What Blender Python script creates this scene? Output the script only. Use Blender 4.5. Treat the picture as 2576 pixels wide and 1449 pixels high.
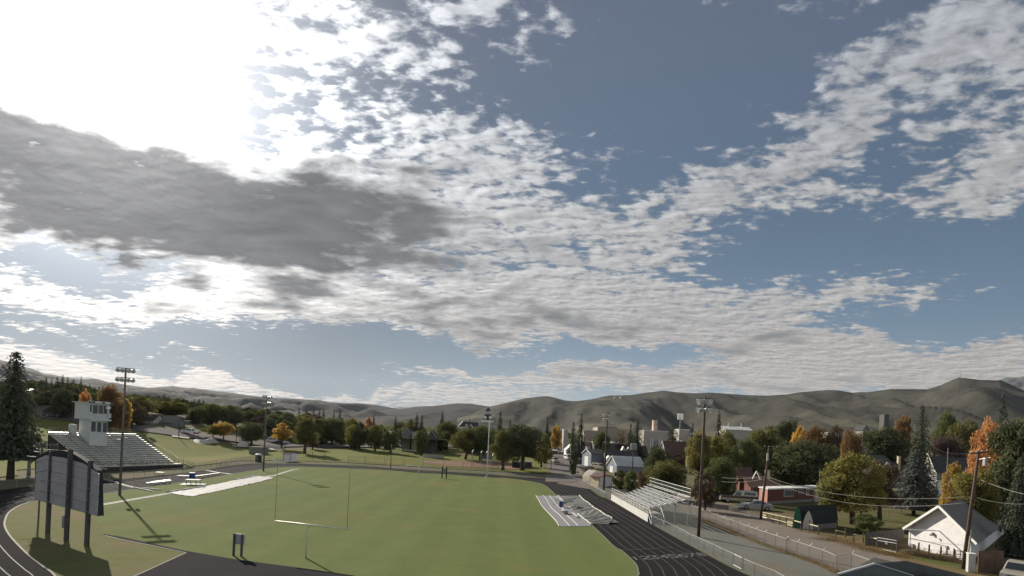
import bpy, bmesh, math, random
import numpy as np
from mathutils import Vector, Matrix
from mathutils import noise as mnoise

for _o in list(bpy.data.objects):
    bpy.data.objects.remove(_o)
SC = bpy.context.scene
COL = SC.collection
R = math.radians

# ------------------------------------------------------------------ camera
# Level camera on a roof 12 m up, rolled 2.8 degrees, lens shifted upwards.
W_, H_ = 2576.0, 1449.0
FPX, CX, HZ, RHO, CAMH = 1450.0, 1288.0, 1097.0, R(2.8), 12.0
CR, SR = math.cos(RHO), math.sin(RHO)
cam = bpy.data.cameras.new('camera')
cam.sensor_width = 36.0
cam.lens = 36.0 * FPX / W_
cam.shift_y = (HZ - H_ / 2) / W_
cam.clip_start, cam.clip_end = 0.5, 60000.0
camo = bpy.data.objects.new('camera', cam)
COL.objects.link(camo)
camo.matrix_world = Matrix(((CR, -SR, 0, 0), (0, 0, -1, 0), (SR, CR, 0, CAMH), (0, 0, 0, 1)))
SC.camera = camo

# ------------------------------------------------------------------ view and sun
SC.view_settings.view_transform = 'Standard'
SC.view_settings.look = 'None'
SC.view_settings.gamma = 1.0
SC.view_settings.use_curve_mapping = False
SC.view_settings.exposure = EXPOSURE = 0.75
SC.render.engine = 'CYCLES'
SC.cycles.use_denoising = True
SC.cycles.max_bounces = 6
SC.cycles.transparent_max_bounces = 24
SC.cycles.volume_bounces = 0
HAZE = 0.000012

SUN_AZ, SUN_EL = R(-39.0), R(25.0)
SUNV = Vector((math.sin(SUN_AZ) * math.cos(SUN_EL), math.cos(SUN_AZ) * math.cos(SUN_EL), math.sin(SUN_EL)))
sl = bpy.data.lights.new('sun', 'SUN')
sl.energy = 4.3
sl.angle = R(0.6)
sl.color = (1.0, 0.93, 0.80)
slo = bpy.data.objects.new('sun', sl)
COL.objects.link(slo)
slo.rotation_euler = SUNV.to_track_quat('Z', 'Y').to_euler()
slo.location = (0, 0, 80)


# ------------------------------------------------------------------ pixel geometry
def ray(u, v):
    x, y = u - CX, -(v - HZ)
    return Vector((x * CR - y * SR, FPX, x * SR + y * CR))


def P(u, v, Y):
    d = ray(u, v)
    return Vector((0, 0, CAMH)) + d * (Y / FPX)


def PX(p):
    x, z = p[0] * FPX / p[1], (p[2] - CAMH) * FPX / p[1]
    return (CX + x * CR + z * SR, HZ - (-x * SR + z * CR))


def G(u, v, z=0.0):
    d = ray(u, v)
    t = (z - CAMH) / d.z
    return Vector((d.x * t, d.y * t, z))


def zz(x0, y0, w, outw=2576.0):
    """a region of the photograph enlarged to outw pixels -> picture pixels"""
    s = w / outw
    return lambda x, y: ((x0 + x * s) * 0.670833, (y0 + y * s) * 0.670833)


R1 = zz(0, 1280, 700, 2305); R2 = zz(0, 1640, 700, 1951); R3 = zz(600, 1400, 800, 2318); R4 = zz(1300, 1400, 800, 2318)
R5 = zz(1900, 1400, 800, 2318); R6 = zz(2500, 1400, 700, 2029); R7 = zz(3100, 1400, 740, 2145); R8 = zz(3140, 1800, 700)
S1 = zz(1900, 1750, 700, 2474); S2 = zz(2500, 1750, 700, 2474); S3 = zz(600, 1700, 800, 2520); S4 = zz(1300, 1700, 700, 2205)
H1 = zz(0, 1280, 480); H2 = zz(220, 1480, 480); H3 = zz(560, 1440, 480); H4 = zz(1000, 1480, 480); H5 = zz(1440, 1480, 480)
H6 = zz(1900, 1480, 400); H7 = zz(2200, 1480, 400); H8 = zz(2100, 1650, 400)
K1 = zz(2480, 1700, 480); K2 = zz(2900, 1700, 480); K3 = zz(3360, 1600, 480); K4 = zz(3360, 1890, 480); K5 = zz(0, 1840, 600)
K6 = zz(2300, 1890, 600); K7 = zz(2860, 1890, 540); L1 = zz(0, 1620, 400); L5 = zz(2000, 1840, 400); L8 = zz(3040, 1640, 400)


# ------------------------------------------------------------------ node shorthand
class E:
    """a socket with arithmetic"""
    T = None

    def __init__(s, k):
        s.k = k

    def _m(a, op, *rest):
        n = E.T.nodes.new('ShaderNodeMath')
        n.operation = op
        for i, q in enumerate((a,) + rest):
            if isinstance(q, E):
                E.T.links.new(q.k, n.inputs[i])
            else:
                n.inputs[i].default_value = q
        return E(n.outputs[0])

    def __add__(a, b): return a._m('ADD', b)
    __radd__ = __add__
    def __mul__(a, b): return a._m('MULTIPLY', b)
    __rmul__ = __mul__
    def __sub__(a, b): return a._m('SUBTRACT', b)
    def __rsub__(a, b): return (a * -1.0)._m('ADD', b)
    def __truediv__(a, b): return a._m('DIVIDE', b)
    def pw(a, b): return a._m('POWER', b)
    def mx(a, b): return a._m('MAXIMUM', b)
    def mn(a, b): return a._m('MINIMUM', b)

    def ss(a, lo, hi, o0=0.0, o1=1.0, kind='SMOOTHSTEP'):
        n = E.T.nodes.new('ShaderNodeMapRange')
        n.interpolation_type = kind
        E.T.links.new(a.k, n.inputs[0])
        for i, q in enumerate((lo, hi, o0, o1)):
            n.inputs[1 + i].default_value = q
        return E(n.outputs[0])

    def lin(a, lo, hi, o0=0.0, o1=1.0): return a.ss(lo, hi, o0, o1, 'LINEAR')


def _in(sock, q):
    if isinstance(q, E):
        E.T.links.new(q.k, sock)
    elif q is not None:
        sock.default_value = q


def combine(x, y, z=0.0):
    n = E.T.nodes.new('ShaderNodeCombineXYZ')
    for i, q in enumerate((x, y, z)):
        _in(n.inputs[i], q)
    return E(n.outputs[0])


def noise_n(vec, scale, detail=4.0, rough=0.5, dist=0.0, col=False, lac=2.0):
    n = E.T.nodes.new('ShaderNodeTexNoise')
    if vec is not None:
        E.T.links.new(vec.k, n.inputs['Vector'])
    for k, q in (('Scale', scale), ('Detail', detail), ('Roughness', rough), ('Distortion', dist), ('Lacunarity', lac)):
        n.inputs[k].default_value = q
    return E(n.outputs['Color' if col else 'Fac'])


def mapping(vec, loc=(0, 0, 0), rot=(0, 0, 0), sc=(1, 1, 1), kind='POINT'):
    n = E.T.nodes.new('ShaderNodeMapping')
    n.vector_type = kind
    E.T.links.new(vec.k, n.inputs[0])
    n.inputs['Location'].default_value = loc
    n.inputs['Rotation'].default_value = rot
    n.inputs['Scale'].default_value = sc
    return E(n.outputs[0])


def vadd(a, b, op='ADD'):
    n = E.T.nodes.new('ShaderNodeVectorMath')
    n.operation = op
    for i, q in enumerate((a, b)):
        _in(n.inputs[i], q)
    return E(n.outputs['Value'] if op in ('DOT_PRODUCT', 'LENGTH') else n.outputs[0])


def vscale(a, s):
    n = E.T.nodes.new('ShaderNodeVectorMath')
    n.operation = 'SCALE'
    _in(n.inputs[0], a)
    _in(n.inputs['Scale'], s)
    return E(n.outputs[0])


def mixc(f, a, b, mode='MIX'):
    n = E.T.nodes.new('ShaderNodeMix')
    n.data_type = 'RGBA'
    n.blend_type = mode
    n.clamp_factor = True
    _in(n.inputs[0], f)
    for i, q in ((6, a), (7, b)):
        if isinstance(q, E):
            E.T.links.new(q.k, n.inputs[i])
        else:
            n.inputs[i].default_value = (q[0], q[1], q[2], 1.0)
    return E(n.outputs[2])


def sepxyz(vec):
    n = E.T.nodes.new('ShaderNodeSeparateXYZ')
    E.T.links.new(vec.k, n.inputs[0])
    return E(n.outputs[0]), E(n.outputs[1]), E(n.outputs[2])


def texco(name):
    n = E.T.nodes.new('ShaderNodeTexCoord')
    return E(n.outputs[name])
# ------------------------------------------------------------------ sky with clouds
wd = bpy.data.worlds.new('World')
SC.world = wd
wd.use_nodes = True
wt = wd.node_tree
wt.nodes.clear()
E.T = wt
direc = texco('Generated')
dx, dy, dz = sepxyz(direc)
az = dx._m('ARCTAN2', dy)
el = dz.mx(-0.999).mn(0.999)._m('ARCSINE')
zc = dz.mx(0.0) + 0.045
plane = combine(dx / zc, dy / zc, 0.0)
zr = dz.mx(0.0) + 0.15
round_ = combine(dx / zr, dy / zr, 0.0)
# slow swirls that make the cloud masses' outlines uneven
wob = noise_n(direc, 5.5, 3.0, 0.6, col=True)
wobv = vadd(wob, (0.5, 0.5, 0.5), 'SUBTRACT')
ae = vadd(combine(az, el, 0.0), vscale(wobv, 0.16))


def azel(u, v):
    d = ray(u, v).normalized()
    return math.atan2(d.x, d.y), math.asin(d.z)


def blob(u, v, ru, rv, rot=0.0):
    """soft ellipse in the sky, given as the photograph shows it"""
    a0, e0 = azel(u, v)
    c, s = math.cos(R(rot)), math.sin(R(rot))
    k = 8.0
    a1, e1 = azel(u + ru * c / k, v + ru * s / k)
    a2, e2 = azel(u - rv * s / k, v + rv * c / k)
    vx = Vector(((a1 - a0) * k, (e1 - e0) * k))
    vy = Vector(((a2 - a0) * k, (e2 - e0) * k))
    ang = math.atan2(vx.y, vx.x)
    m = mapping(ae, (a0, e0, 0), (0, 0, ang), (max(vx.length, 1e-3), max(vy.length, 1e-3), 1), 'TEXTURE')
    g = E.T.nodes.new('ShaderNodeTexGradient')
    g.gradient_type = 'SPHERICAL'
    E.T.links.new(m.k, g.inputs[0])
    return E(g.outputs['Fac'])


def total(base, lst):
    acc = None
    for u, v, ru, rv, rot, w in lst:
        n = E.T.nodes.new('ShaderNodeMath')
        n.operation = 'MULTIPLY_ADD'
        _in(n.inputs[0], blob(u, v, ru, rv, rot))
        n.inputs[1].default_value = w
        _in(n.inputs[2], base if acc is None else acc)
        acc = E(n.outputs[0])
    return acc


# where clouds lie (+) and where the sky is open (-)
COVER = [
    (250, 170, 430, 430, 0, 2.6), (60, 430, 520, 330, 0, 1.4), (480, 520, 800, 250, 4, 2.4), (900, 540, 560, 190, 2, 1.3),
    (1120, 370, 420, 110, 6, 1.2), (980, 140, 560, 300, 0, 0.78), (1330, 20, 300, 110, 10, 0.6), (600, 40, 400, 160, 0, .5),
    (1300, 560, 560, 260, -4, 1.0), (1640, 560, 420, 150, -12, 0.75), (1500, 720, 620, 110, 0, 0.8),
    (1460, 240, 420, 90, -10, -0.5), (1640, 260, 500, 330, 0, -0.85), (1800, 90, 480, 200, 0, -0.6),
    (2000, 420, 520, 130, -33, 0.95), (1700, 470, 420, 110, -20, 0.45), (2200, 220, 420, 130, -38, 0.8), (2480, 60, 320, 170, -40, 0.9), (2450, 250, 300, 140, -30, .6),
    (2420, 470, 420, 100, -14, 1.15), (2560, 400, 260, 150, -25, 0.7), (2250, 390, 200, 70, -20, -0.7),
    (2250, 620, 640, 130, -3, -1.6), (1960, 640, 320, 80, -8, -0.8), (2480, 590, 400, 90, 0, -0.9),
    (250, 680, 330, 70, 6, -2.4), (120, 640, 200, 45, 6, -0.8),
    (300, 750, 640, 85, 5, 1.5), (1000, 790, 780, 130, 4, 1.9), (1600, 770, 760, 100, -4, 1.3), (2050, 770, 420, 60, -7, 1.0),
    (300, 860, 620, 70, 6, -1.1), (900, 885, 560, 70, 8, -2.0), (1480, 888, 460, 34, -2, -1.9), (760, 935, 420, 50, 8, -1.0), (1150, 905, 300, 40, 2, -0.8), (2420, 800, 520, 75, -4, -1.6), (1100, 960, 600, 60, 3, -0.5),
    (120, 830, 260, 16, 9, 1.4), (480, 882, 300, 26, 6, 1.6), (150, 925, 640, 60, 8, 1.3), (420, 965, 520, 36, 7, 1.3),
    (1880, 855, 480, 70, -1, 1.9), (2150, 900, 560, 70, -2, 1.5), (1340, 895, 220, 24, -2, 1.4), (1500, 955, 760, 52, -1, 2.0), (1080, 945, 360, 18, 2, 1.5),
    (1000, 985, 520, 20, 3, 1.3), (1180, 1015, 340, 22, 0, 1.2), (2300, 955, 620, 65, 0, 1.7), (2480, 890, 300, 45, 0, 1.1), (780, 975, 400, 14, 5, .9),
]
# where they are thick enough to be grey underneath
THICK = [
    (300, 520, 660, 230, 4, 2.0), (720, 575, 640, 200, 6, 2.1), (60, 380, 330, 190, 20, 1.3), (1000, 470, 330, 120, 0, .8), (860, 650, 360, 60, 4, .9),
    (1210, 590, 380, 130, 10, .75), (980, 790, 430, 60, -6, 1.15), (1300, 830, 500, 52, -4, 1.15), (760, 735, 200, 60, -20, .9), (450, 755, 330, 40, 4, .6),
    (1880, 850, 330, 40, -2, .9), (1600, 950, 500, 30, 0, .8), (1640, 790, 330, 40, -4, .5), (2150, 960, 600, 40, 0, .4),
]
n1 = noise_n(mapping(round_, (3.1, 1.7, 0), (0, 0, R(18)), (0.80, 1.15, 1)), 12.5, 7.0, 0.60, 0.22)
n2 = noise_n(mapping(plane, (0, 0, 0), (0, 0, R(-16)), (0.55, 1.6, 1)), 2.6, 6.0, 0.55, 0.2)
n4 = noise_n(mapping(round_, (1.3, 5.2, 0), (0, 0, R(12)), (0.85, 1.25, 1)), 25.0, 3.0, 0.55, 0.3)
cover = total(E(wt.nodes.new('ShaderNodeValue').outputs[0]) * 0.0 + (-0.06), COVER + [(1288, 500, 1900, 1500, 0, -0.42)])  # extra cloud out of view, added for fill light; thinned again ahead
thick = total(E(wt.nodes.new('ShaderNodeValue').outputs[0]) * 0.0, THICK)
dens = (n1 - 0.5) * 4.4 + (n4 - 0.5) * 2.5 + (n2 - 0.5) * 1.5 + cover.mn(1.5)
alpha = dens.ss(-0.25, 0.75)
n3 = noise_n(mapping(round_, (9, 4, 0), (0, 0, R(-10)), (0.8, 1.2, 1)), 5.0, 6.0, 0.56, 0.3)
GLV = ray(235, 160).normalized()   # where the light breaks through the clouds
gp = (GLV.x / (GLV.z + 0.15), GLV.y / (GLV.z + 0.15), 0.0)
tosun = vadd(vadd(combine(*gp), round_, 'SUBTRACT'), (0, 0, 0), 'NORMALIZE')
n1b = noise_n(mapping(vadd(round_, vscale(tosun, 0.022)), (3.1, 1.7, 0), (0, 0, R(18)), (0.80, 1.15, 1)), 12.5, 4.0, 0.60, 0.22)
relief = (n1 - n1b) * 1.5
depth = (thick * 0.80 + ((n3 - 0.5) * 3.6 + (n1 - 0.5) * 1.2) * (thick * 2.2).mn(1.0) + dens * 0.10 - 0.30).ss(-0.15, 1.25)
# light: bright round the sun, silver where thin, grey where thick
cosang = vadd(direc, (GLV.x, GLV.y, GLV.z), 'DOT_PRODUCT').mn(1.0).mx(-1.0)
theta = cosang._m('ARCCOSINE')
t2 = theta * theta
near = (t2 * -4.8)._m('EXPONENT')
core = (t2 * -20.0)._m('EXPONENT')
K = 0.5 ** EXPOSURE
back_fill = cosang.lin(0.25, -0.6, 0.0, 1.45)  # unseen clouds behind the view, brightened to fill the shade
white = near * (0.80 * K) + core * (2.6 * K) + back_fill * K + 0.43 * K
puff = (n1 * 0.6 + n4 * 0.4).lin(0.30, 0.68, 0.72, 1.14) + relief.mn(0.35).mx(-0.30)
low = el.ss(0.0, 0.30)
wcol = mixc(low, (1.0, 0.90, 0.80), (1.0, 1.0, 1.0))
wcol = mixc(el.ss(0.25, 0.62) * (1.0 - near), wcol, (0.90, 0.95, 1.04))
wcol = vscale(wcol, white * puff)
grey = vscale(mixc(near, (0.125, 0.13, 0.135), (0.115, 0.115, 0.118)), ((n3 * 0.7 + n2 * 0.3).lin(0.3, 0.7, 0.55, 1.65)) * K)
grey = vadd(grey, vscale(vscale(wcol, 1.0), core * 0.10))
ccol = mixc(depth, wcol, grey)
# clear air
sk = wt.nodes.new('ShaderNodeTexSky')
sk.sky_type = 'NISHITA'
sk.sun_disc = False
sk.sun_elevation = SUN_EL
sk.sun_rotation = SUN_AZ
sk.altitude = 1500
sk.air_density = 1.0
sk.dust_density = 0.6
sk.ozone_density = 1.0
clear = vscale(E(sk.outputs[0]), 0.085)
veil = vscale(mixc(near, mixc(el.ss(0.36, 0.66), mixc(el.ss(0.02, 0.24), (0.78, 1.02, 1.14), (0.52, 0.88, 1.30)), (0.84, 0.93, 1.18)), (1.0, 1.0, 1.02)), el.ss(0.0, 0.42, 0.26 * K, 0.10 * K) + near * (0.05 * K) + core * 0.9)
wd.cycles.sampling_method = 'MANUAL'
wd.cycles.sample_map_resolution = 512
vf = (el.ss(0.0, 0.60, 0.93, 0.72) + near * 0.25).mn(1.0)
clear = mixc(vf, clear, veil)
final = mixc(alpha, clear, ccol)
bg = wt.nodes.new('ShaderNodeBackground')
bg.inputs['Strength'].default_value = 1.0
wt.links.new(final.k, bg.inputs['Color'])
wo = wt.nodes.new('ShaderNodeOutputWorld')
wt.links.new(bg.outputs[0], wo.inputs['Surface'])
# ------------------------------------------------------------------ materials
MATS = {}


def newmat(name):
    m = bpy.data.materials.new(name)
    m.use_nodes = True
    t = m.node_tree
    t.nodes.clear()
    E.T = t
    o = t.nodes.new('ShaderNodeOutputMaterial')
    MATS[name] = m
    return m, t, o


def principled(color, rough=0.8, metal=0.0, spec=0.3, bump=None, bstr=0.3, bdist=0.02, alpha=None):
    t = E.T
    b = t.nodes.new('ShaderNodeBsdfPrincipled')
    if isinstance(color, E):
        t.links.new(color.k, b.inputs['Base Color'])
    else:
        b.inputs['Base Color'].default_value = (*color, 1)
    _in(b.inputs['Roughness'], rough)
    b.inputs['Metallic'].default_value = metal
    b.inputs['Specular IOR Level'].default_value = spec
    if bump is not None:
        n = t.nodes.new('ShaderNodeBump')
        n.inputs['Strength'].default_value = bstr
        n.inputs['Distance'].default_value = bdist
        t.links.new(bump.k, n.inputs['Height'])
        t.links.new(n.outputs[0], b.inputs['Normal'])
    return b


def mat(name, color, rough=0.75, metal=0.0, spec=0.3, var=0.25, scale=1.2, color2=None, bump=0.0, det=5.0, grime=0.0):
    """plain surface with uneven colour: two scales of mottling, wear and fine relief"""
    if name in MATS:
        return MATS[name]
    m, t, o = newmat(name)
    co = texco('Object')
    n = noise_n(co, scale, det, 0.6)
    n2 = noise_n(co, scale * 9.0, 3.0, 0.6)
    f = (n * 0.65 + n2 * 0.35).lin(0.33, 0.67)
    c2 = color2 if color2 else tuple(c * (1 - var) for c in color)
    c1 = color if color2 else tuple(min(1, c * (1 + var * 0.5)) for c in color)
    c = mixc(f, c2, c1)
    if grime > 0:
        g = noise_n(mapping(co, sc=(1, 1, 0.22)), scale * 2.2, 5.0, 0.65).ss(0.52, 0.75)
        c = mixc(g * grime, c, (0.09, 0.075, 0.06))
    b = principled(c, rough, metal, spec, (n2 if bump else None), bump, 0.02)
    t.links.new(b.outputs[0], o.inputs[0])
    return m


def siding(name, color, pitch=0.18, rough=0.7, grime=0.1, vertical=False, depth=0.5):
    """lapped boards: fine relief only, too narrow to tell apart in the picture"""
    if name in MATS:
        return MATS[name]
    m, t, o = newmat(name)
    co = texco('Object')
    x, y, z = sepxyz(co)
    q = (x + y) if vertical else z
    saw = (q / pitch)._m('FRACT')
    n = noise_n(co, 1.3, 5, 0.6).lin(0.3, 0.7)
    c = mixc(n, tuple(k * 0.84 for k in color), color)
    line = saw.ss(0.0, 0.14)
    c = mixc((line * -1.0 + 1.0) * 0.45, c, tuple(k * 0.45 for k in color))
    if grime > 0:
        g = noise_n(mapping(co, sc=(1, 1, 0.25)), 2.0, 5.0, 0.65).ss(0.5, 0.78)
        c = mixc(g * grime, c, (0.12, 0.10, 0.08))
    b = principled(c, rough, 0, 0.25, saw, depth, 0.02)
    t.links.new(b.outputs[0], o.inputs[0])
    return m


def leafmat(name, cols, trans=0.35):
    """foliage: colour varies by clump and by tree, some light passes through"""
    if name in MATS:
        return MATS[name]
    m, t, o = newmat(name)
    co = texco('Object')
    oi = t.nodes.new('ShaderNodeObjectInfo')
    rnd = E(oi.outputs['Random'])
    geo = t.nodes.new('ShaderNodeNewGeometry')
    isl = E(geo.outputs['Random Per Island'])
    n = noise_n(co, 3.2, 3, 0.6)
    f = (n.lin(0.32, 0.68) * 0.6 + isl * 0.4)
    c = mixc(f, cols[0], cols[1])
    if len(cols) > 2:
        n2 = noise_n(co, 1.6, 2, 0.5)
        c = mixc(n2.ss(0.5, 0.66), c, cols[2])
    c = vscale(c, rnd.lin(0, 1, 0.80, 1.2))
    d = t.nodes.new('ShaderNodeBsdfDiffuse')
    t.links.new(c.k, d.inputs[0])
    tr = t.nodes.new('ShaderNodeBsdfTranslucent')
    t.links.new(vscale(c, 1.5).k, tr.inputs[0])
    mx = t.nodes.new('ShaderNodeMixShader')
    mx.inputs[0].default_value = trans
    t.links.new(d.outputs[0], mx.inputs[1])
    t.links.new(tr.outputs[0], mx.inputs[2])
    t.links.new(mx.outputs[0], o.inputs[0])
    return m


def meshwire(name, color, cover=0.28, size=0.055):
    """chain link: diamond wire pattern, open between"""
    if name in MATS:
        return MATS[name]
    m, t, o = newmat(name)
    b = principled(color, 0.8, 0.0, 0.1)
    tp = t.nodes.new('ShaderNodeBsdfTransparent')
    co = texco('UV')
    x, y, z = sepxyz(co)
    a = ((x + y) / (size * 1.9))._m('FRACT')
    c = ((x - y) / (size * 1.9))._m('FRACT')
    w = a._m('LESS_THAN', cover * 0.5)._m('MAXIMUM', c._m('LESS_THAN', cover * 0.5))
    mx = t.nodes.new('ShaderNodeMixShader')
    t.links.new(w.k, mx.inputs[0])
    t.links.new(tp.outputs[0], mx.inputs[1])
    t.links.new(b.outputs[0], mx.inputs[2])
    t.links.new(mx.outputs[0], o.inputs[0])
    return m


def ground_mat(name, cols, scale=0.08, fine=2.2, rough=0.95, stretch=(1, 1, 1), rot=0.0, bump=0.35, patch=None, patch_lo=0.55, patch_hi=0.7, patch_scale=0.03, stripes=None):
    m, t, o = newmat(name)
    co = texco('Object')
    big = noise_n(mapping(co, rot=(0, 0, rot), sc=stretch), scale, 5, 0.6, 0.4)
    mid = noise_n(co, scale * 6, 4, 0.6)
    fin = noise_n(co, fine, 4, 0.7)
    c = mixc((big * 0.5 + mid * 0.5).lin(0.36, 0.64), cols[0], cols[1])
    c = mixc(fin.lin(0.25, 0.75) * 0.55, c, cols[2])
    if patch:
        pn = noise_n(mapping(co, (7, 3, 0)), patch_scale, 5, 0.62, 0.3)
        c = mixc(pn.ss(patch_lo, patch_hi), c, patch)
    if stripes:
        x, y, z = sepxyz(co)
        w = noise_n(co, 0.05, 2, 0.5)
        s = (((x + y * stripes[2] + w * 2.5) / stripes[0])._m('FRACT') - 0.5)._m('ABSOLUTE').ss(0.18, 0.32)
        c = mixc(s * stripes[1], c, tuple(k * 0.72 for k in cols[0]))
    b = principled(c, rough, 0, 0.02, fin, bump, 0.05)
    t.links.new(b.outputs[0], o.inputs[0])
    return m
# ------------------------------------------------------------------ object helpers
def tag(o, label=None, cat=None, group=None, kind=None):
    if label: o['label'] = label
    if cat: o['category'] = cat
    if group: o['group'] = group
    if kind: o['kind'] = kind
    return o


class MB:
    """collects faces and builds them as one mesh object"""

    def __init__(s):
        s.v, s.f, s.m, s.uv = [], [], [], {}
        s.mi = 0

    def add(s, vs, fs):
        o = len(s.v)
        s.v.extend([tuple(q) for q in vs])
        for f in fs:
            s.f.append(tuple(o + i for i in f))
            s.m.append(s.mi)
        return s

    def poly(s, pts):
        return s.add(pts, [tuple(range(len(pts)))])

    def box(s, c, size, rz=0.0, M=None):
        x, y, z = size[0] / 2, size[1] / 2, size[2] / 2
        cs, sn = math.cos(rz), math.sin(rz)
        vs = []
        for dz_ in (-z, z):
            for dx_, dy_ in ((-x, -y), (x, -y), (x, y), (-x, y)):
                vs.append((c[0] + dx_ * cs - dy_ * sn, c[1] + dx_ * sn + dy_ * cs, c[2] + dz_))
        if M is not None:
            vs = [tuple(M @ Vector(q)) for q in vs]
        return s.add(vs, [(3, 2, 1, 0), (4, 5, 6, 7), (0, 1, 5, 4), (1, 2, 6, 5), (2, 3, 7, 6), (3, 0, 4, 7)])

    def bar(s, a, b, w, h=None, up=(0, 0, 1)):
        """square bar from a to b"""
        a, b = Vector(a), Vector(b)
        h = w if h is None else h
        d = (b - a)
        if d.length < 1e-6:
            return s
        d.normalize()
        up = Vector(up)
        if abs(d.dot(up)) > 0.98:
            up = Vector((0, 1, 0))
        sx = d.cross(up).normalized()
        uz = sx.cross(d).normalized()
        vs = []
        for q in (a, b):
            for i, j in ((-1, -1), (1, -1), (1, 1), (-1, 1)):
                vs.append(q + sx * (i * w / 2) + uz * (j * h / 2))
        return s.add(vs, [(3, 2, 1, 0), (4, 5, 6, 7), (0, 1, 5, 4), (1, 2, 6, 5), (2, 3, 7, 6), (3, 0, 4, 7)])

    def tube(s, pts, r, n=8, cap=True):
        pts = [Vector(q) for q in pts]
        rs = r if isinstance(r, (list, tuple)) else [r] * len(pts)
        rings = []
        pu = None
        for i, q in enumerate(pts):
            d = (pts[min(i + 1, len(pts) - 1)] - pts[max(i - 1, 0)]).normalized()
            up = pu if pu is not None else (Vector((0, 0, 1)) if abs(d.z) < 0.9 else Vector((0, 1, 0)))
            sx = d.cross(up).normalized()
            uy = sx.cross(d).normalized()
            pu = uy
            rings.append([q + (sx * math.cos(k * 2 * math.pi / n) + uy * math.sin(k * 2 * math.pi / n)) * rs[i] for k in range(n)])
        vs = [p for ring in rings for p in ring]
        fs = []
        for i in range(len(rings) - 1):
            for k in range(n):
                fs.append((i * n + k, i * n + (k + 1) % n, (i + 1) * n + (k + 1) % n, (i + 1) * n + k))
        if cap:
            fs.append(tuple(range(n - 1, -1, -1)))
            fs.append(tuple((len(rings) - 1) * n + k for k in range(n)))
        return s.add(vs, fs)

    def lathe(s, c, prof, n=12, M=None):
        """profile of (r, z) turned about z at c; M tilts it"""
        vs, fs = [], []
        for r, z in prof:
            for k in range(n):
                a = k * 2 * math.pi / n
                q = Vector((r * math.cos(a), r * math.sin(a), z))
                if M is not None:
                    q = M @ q
                vs.append(Vector(c) + q)
        for i in range(len(prof) - 1):
            for k in range(n):
                fs.append((i * n + k, i * n + (k + 1) % n, (i + 1) * n + (k + 1) % n, (i + 1) * n + k))
        fs.append(tuple(range(n - 1, -1, -1)))
        fs.append(tuple((len(prof) - 1) * n + k for k in range(n)))
        return s.add(vs, fs)

    def prism(s, prof, a, b, ax, up=(0, 0, 1)):
        """profile (x, z) in the plane (ax, up), swept from a to b"""
        a, b, ax, up = Vector(a), Vector(b), Vector(ax), Vector(up)
        n = len(prof)
        vs = [a + ax * x + up * z for x, z in prof] + [b + ax * x + up * z for x, z in prof]
        fs = [tuple(range(n - 1, -1, -1)), tuple(range(n, 2 * n))]
        for i in range(n):
            fs.append((i, (i + 1) % n, n + (i + 1) % n, n + i))
        return s.add(vs, fs)

    def build(s, name, mats, parent=None, smooth=False, loc=None, bevel=0.0, fixn=True):
        me = bpy.data.meshes.new(name)
        vs = s.v
        if loc is not None:
            vs = [(q[0] - loc[0], q[1] - loc[1], q[2] - loc[2]) for q in vs]
        me.from_pydata(vs, [], s.f)
        mats = mats if isinstance(mats, (list, tuple)) else [mats]
        for q in mats:
            me.materials.append(q)
        if len(mats) > 1:
            me.polygons.foreach_set('material_index', s.m)
        if fixn:
            b = bmesh.new(); b.from_mesh(me)
            bmesh.ops.recalc_face_normals(b, faces=b.faces)
            b.to_mesh(me); b.free()
        if smooth:
            me.polygons.foreach_set('use_smooth', [True] * len(me.polygons))
        me.update()
        o = bpy.data.objects.new(name, me)
        COL.objects.link(o)
        if loc is not None:
            o.location = loc
        if parent is not None:
            o.parent = parent
        if bevel > 0:
            md = o.modifiers.new('edge', 'BEVEL'); md.width = bevel; md.segments = 1; md.limit_method = 'ANGLE'
        return o


def empty(name, loc, label=None, cat=None, group=None, rz=0.0):
    o = bpy.data.objects.new(name, None)
    o.empty_display_size = 0.3
    COL.objects.link(o)
    o.location = loc
    o.rotation_euler = (0, 0, rz)
    return tag(o, label, cat, group)


KIDS = {}


def dup(root, loc=None, rz=None, sc=None, label=None, group=None, parent=None, cat=None):
    """copy of a thing with its parts and their sub-parts"""
    def rec(o, par):
        c = o.copy()
        COL.objects.link(c)
        if par is not None:
            c.parent = par
        for ch in o.children:
            rec(ch, c)
        return c
    c = rec(root, parent)
    if loc is not None: c.location = loc
    if rz is not None: c.rotation_euler = (c.rotation_euler[0], c.rotation_euler[1], rz)
    if sc is not None: c.scale = sc
    tag(c, label, cat, group)
    return c


def inst(me, name, parent, loc=(0, 0, 0), rot=(0, 0, 0), sc=(1, 1, 1), material=None):
    o = bpy.data.objects.new(name, me)
    COL.objects.link(o)
    o.parent = parent
    o.location, o.rotation_euler, o.scale = loc, rot, sc
    if material is not None:
        o.material_slots[0].link = 'OBJECT'
        o.material_slots[0].material = material
    return o


# ------------------------------------------------------------------ lie of the land
def T(x, y):
    r = 0.0
    if y > 190: r += 0.031 * (min(y, 300) - 190)
    if y > 300: r += 0.033 * (min(y, 545) - 300)
    s = -x - 103 - max(0, 90 - y) * 0.4
    if s > 0:
        g = 0.42 + 0.78 * min(max((y - 142) / 90.0, 0.0), 1.0)
        fade = min(max((500 - y) / 150.0, 0.0), 1.0)
        r += (0.15 * min(s, 70) * g + 0.085 * min(max(s - 70, 0), 260)) * fade
    return r


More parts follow.
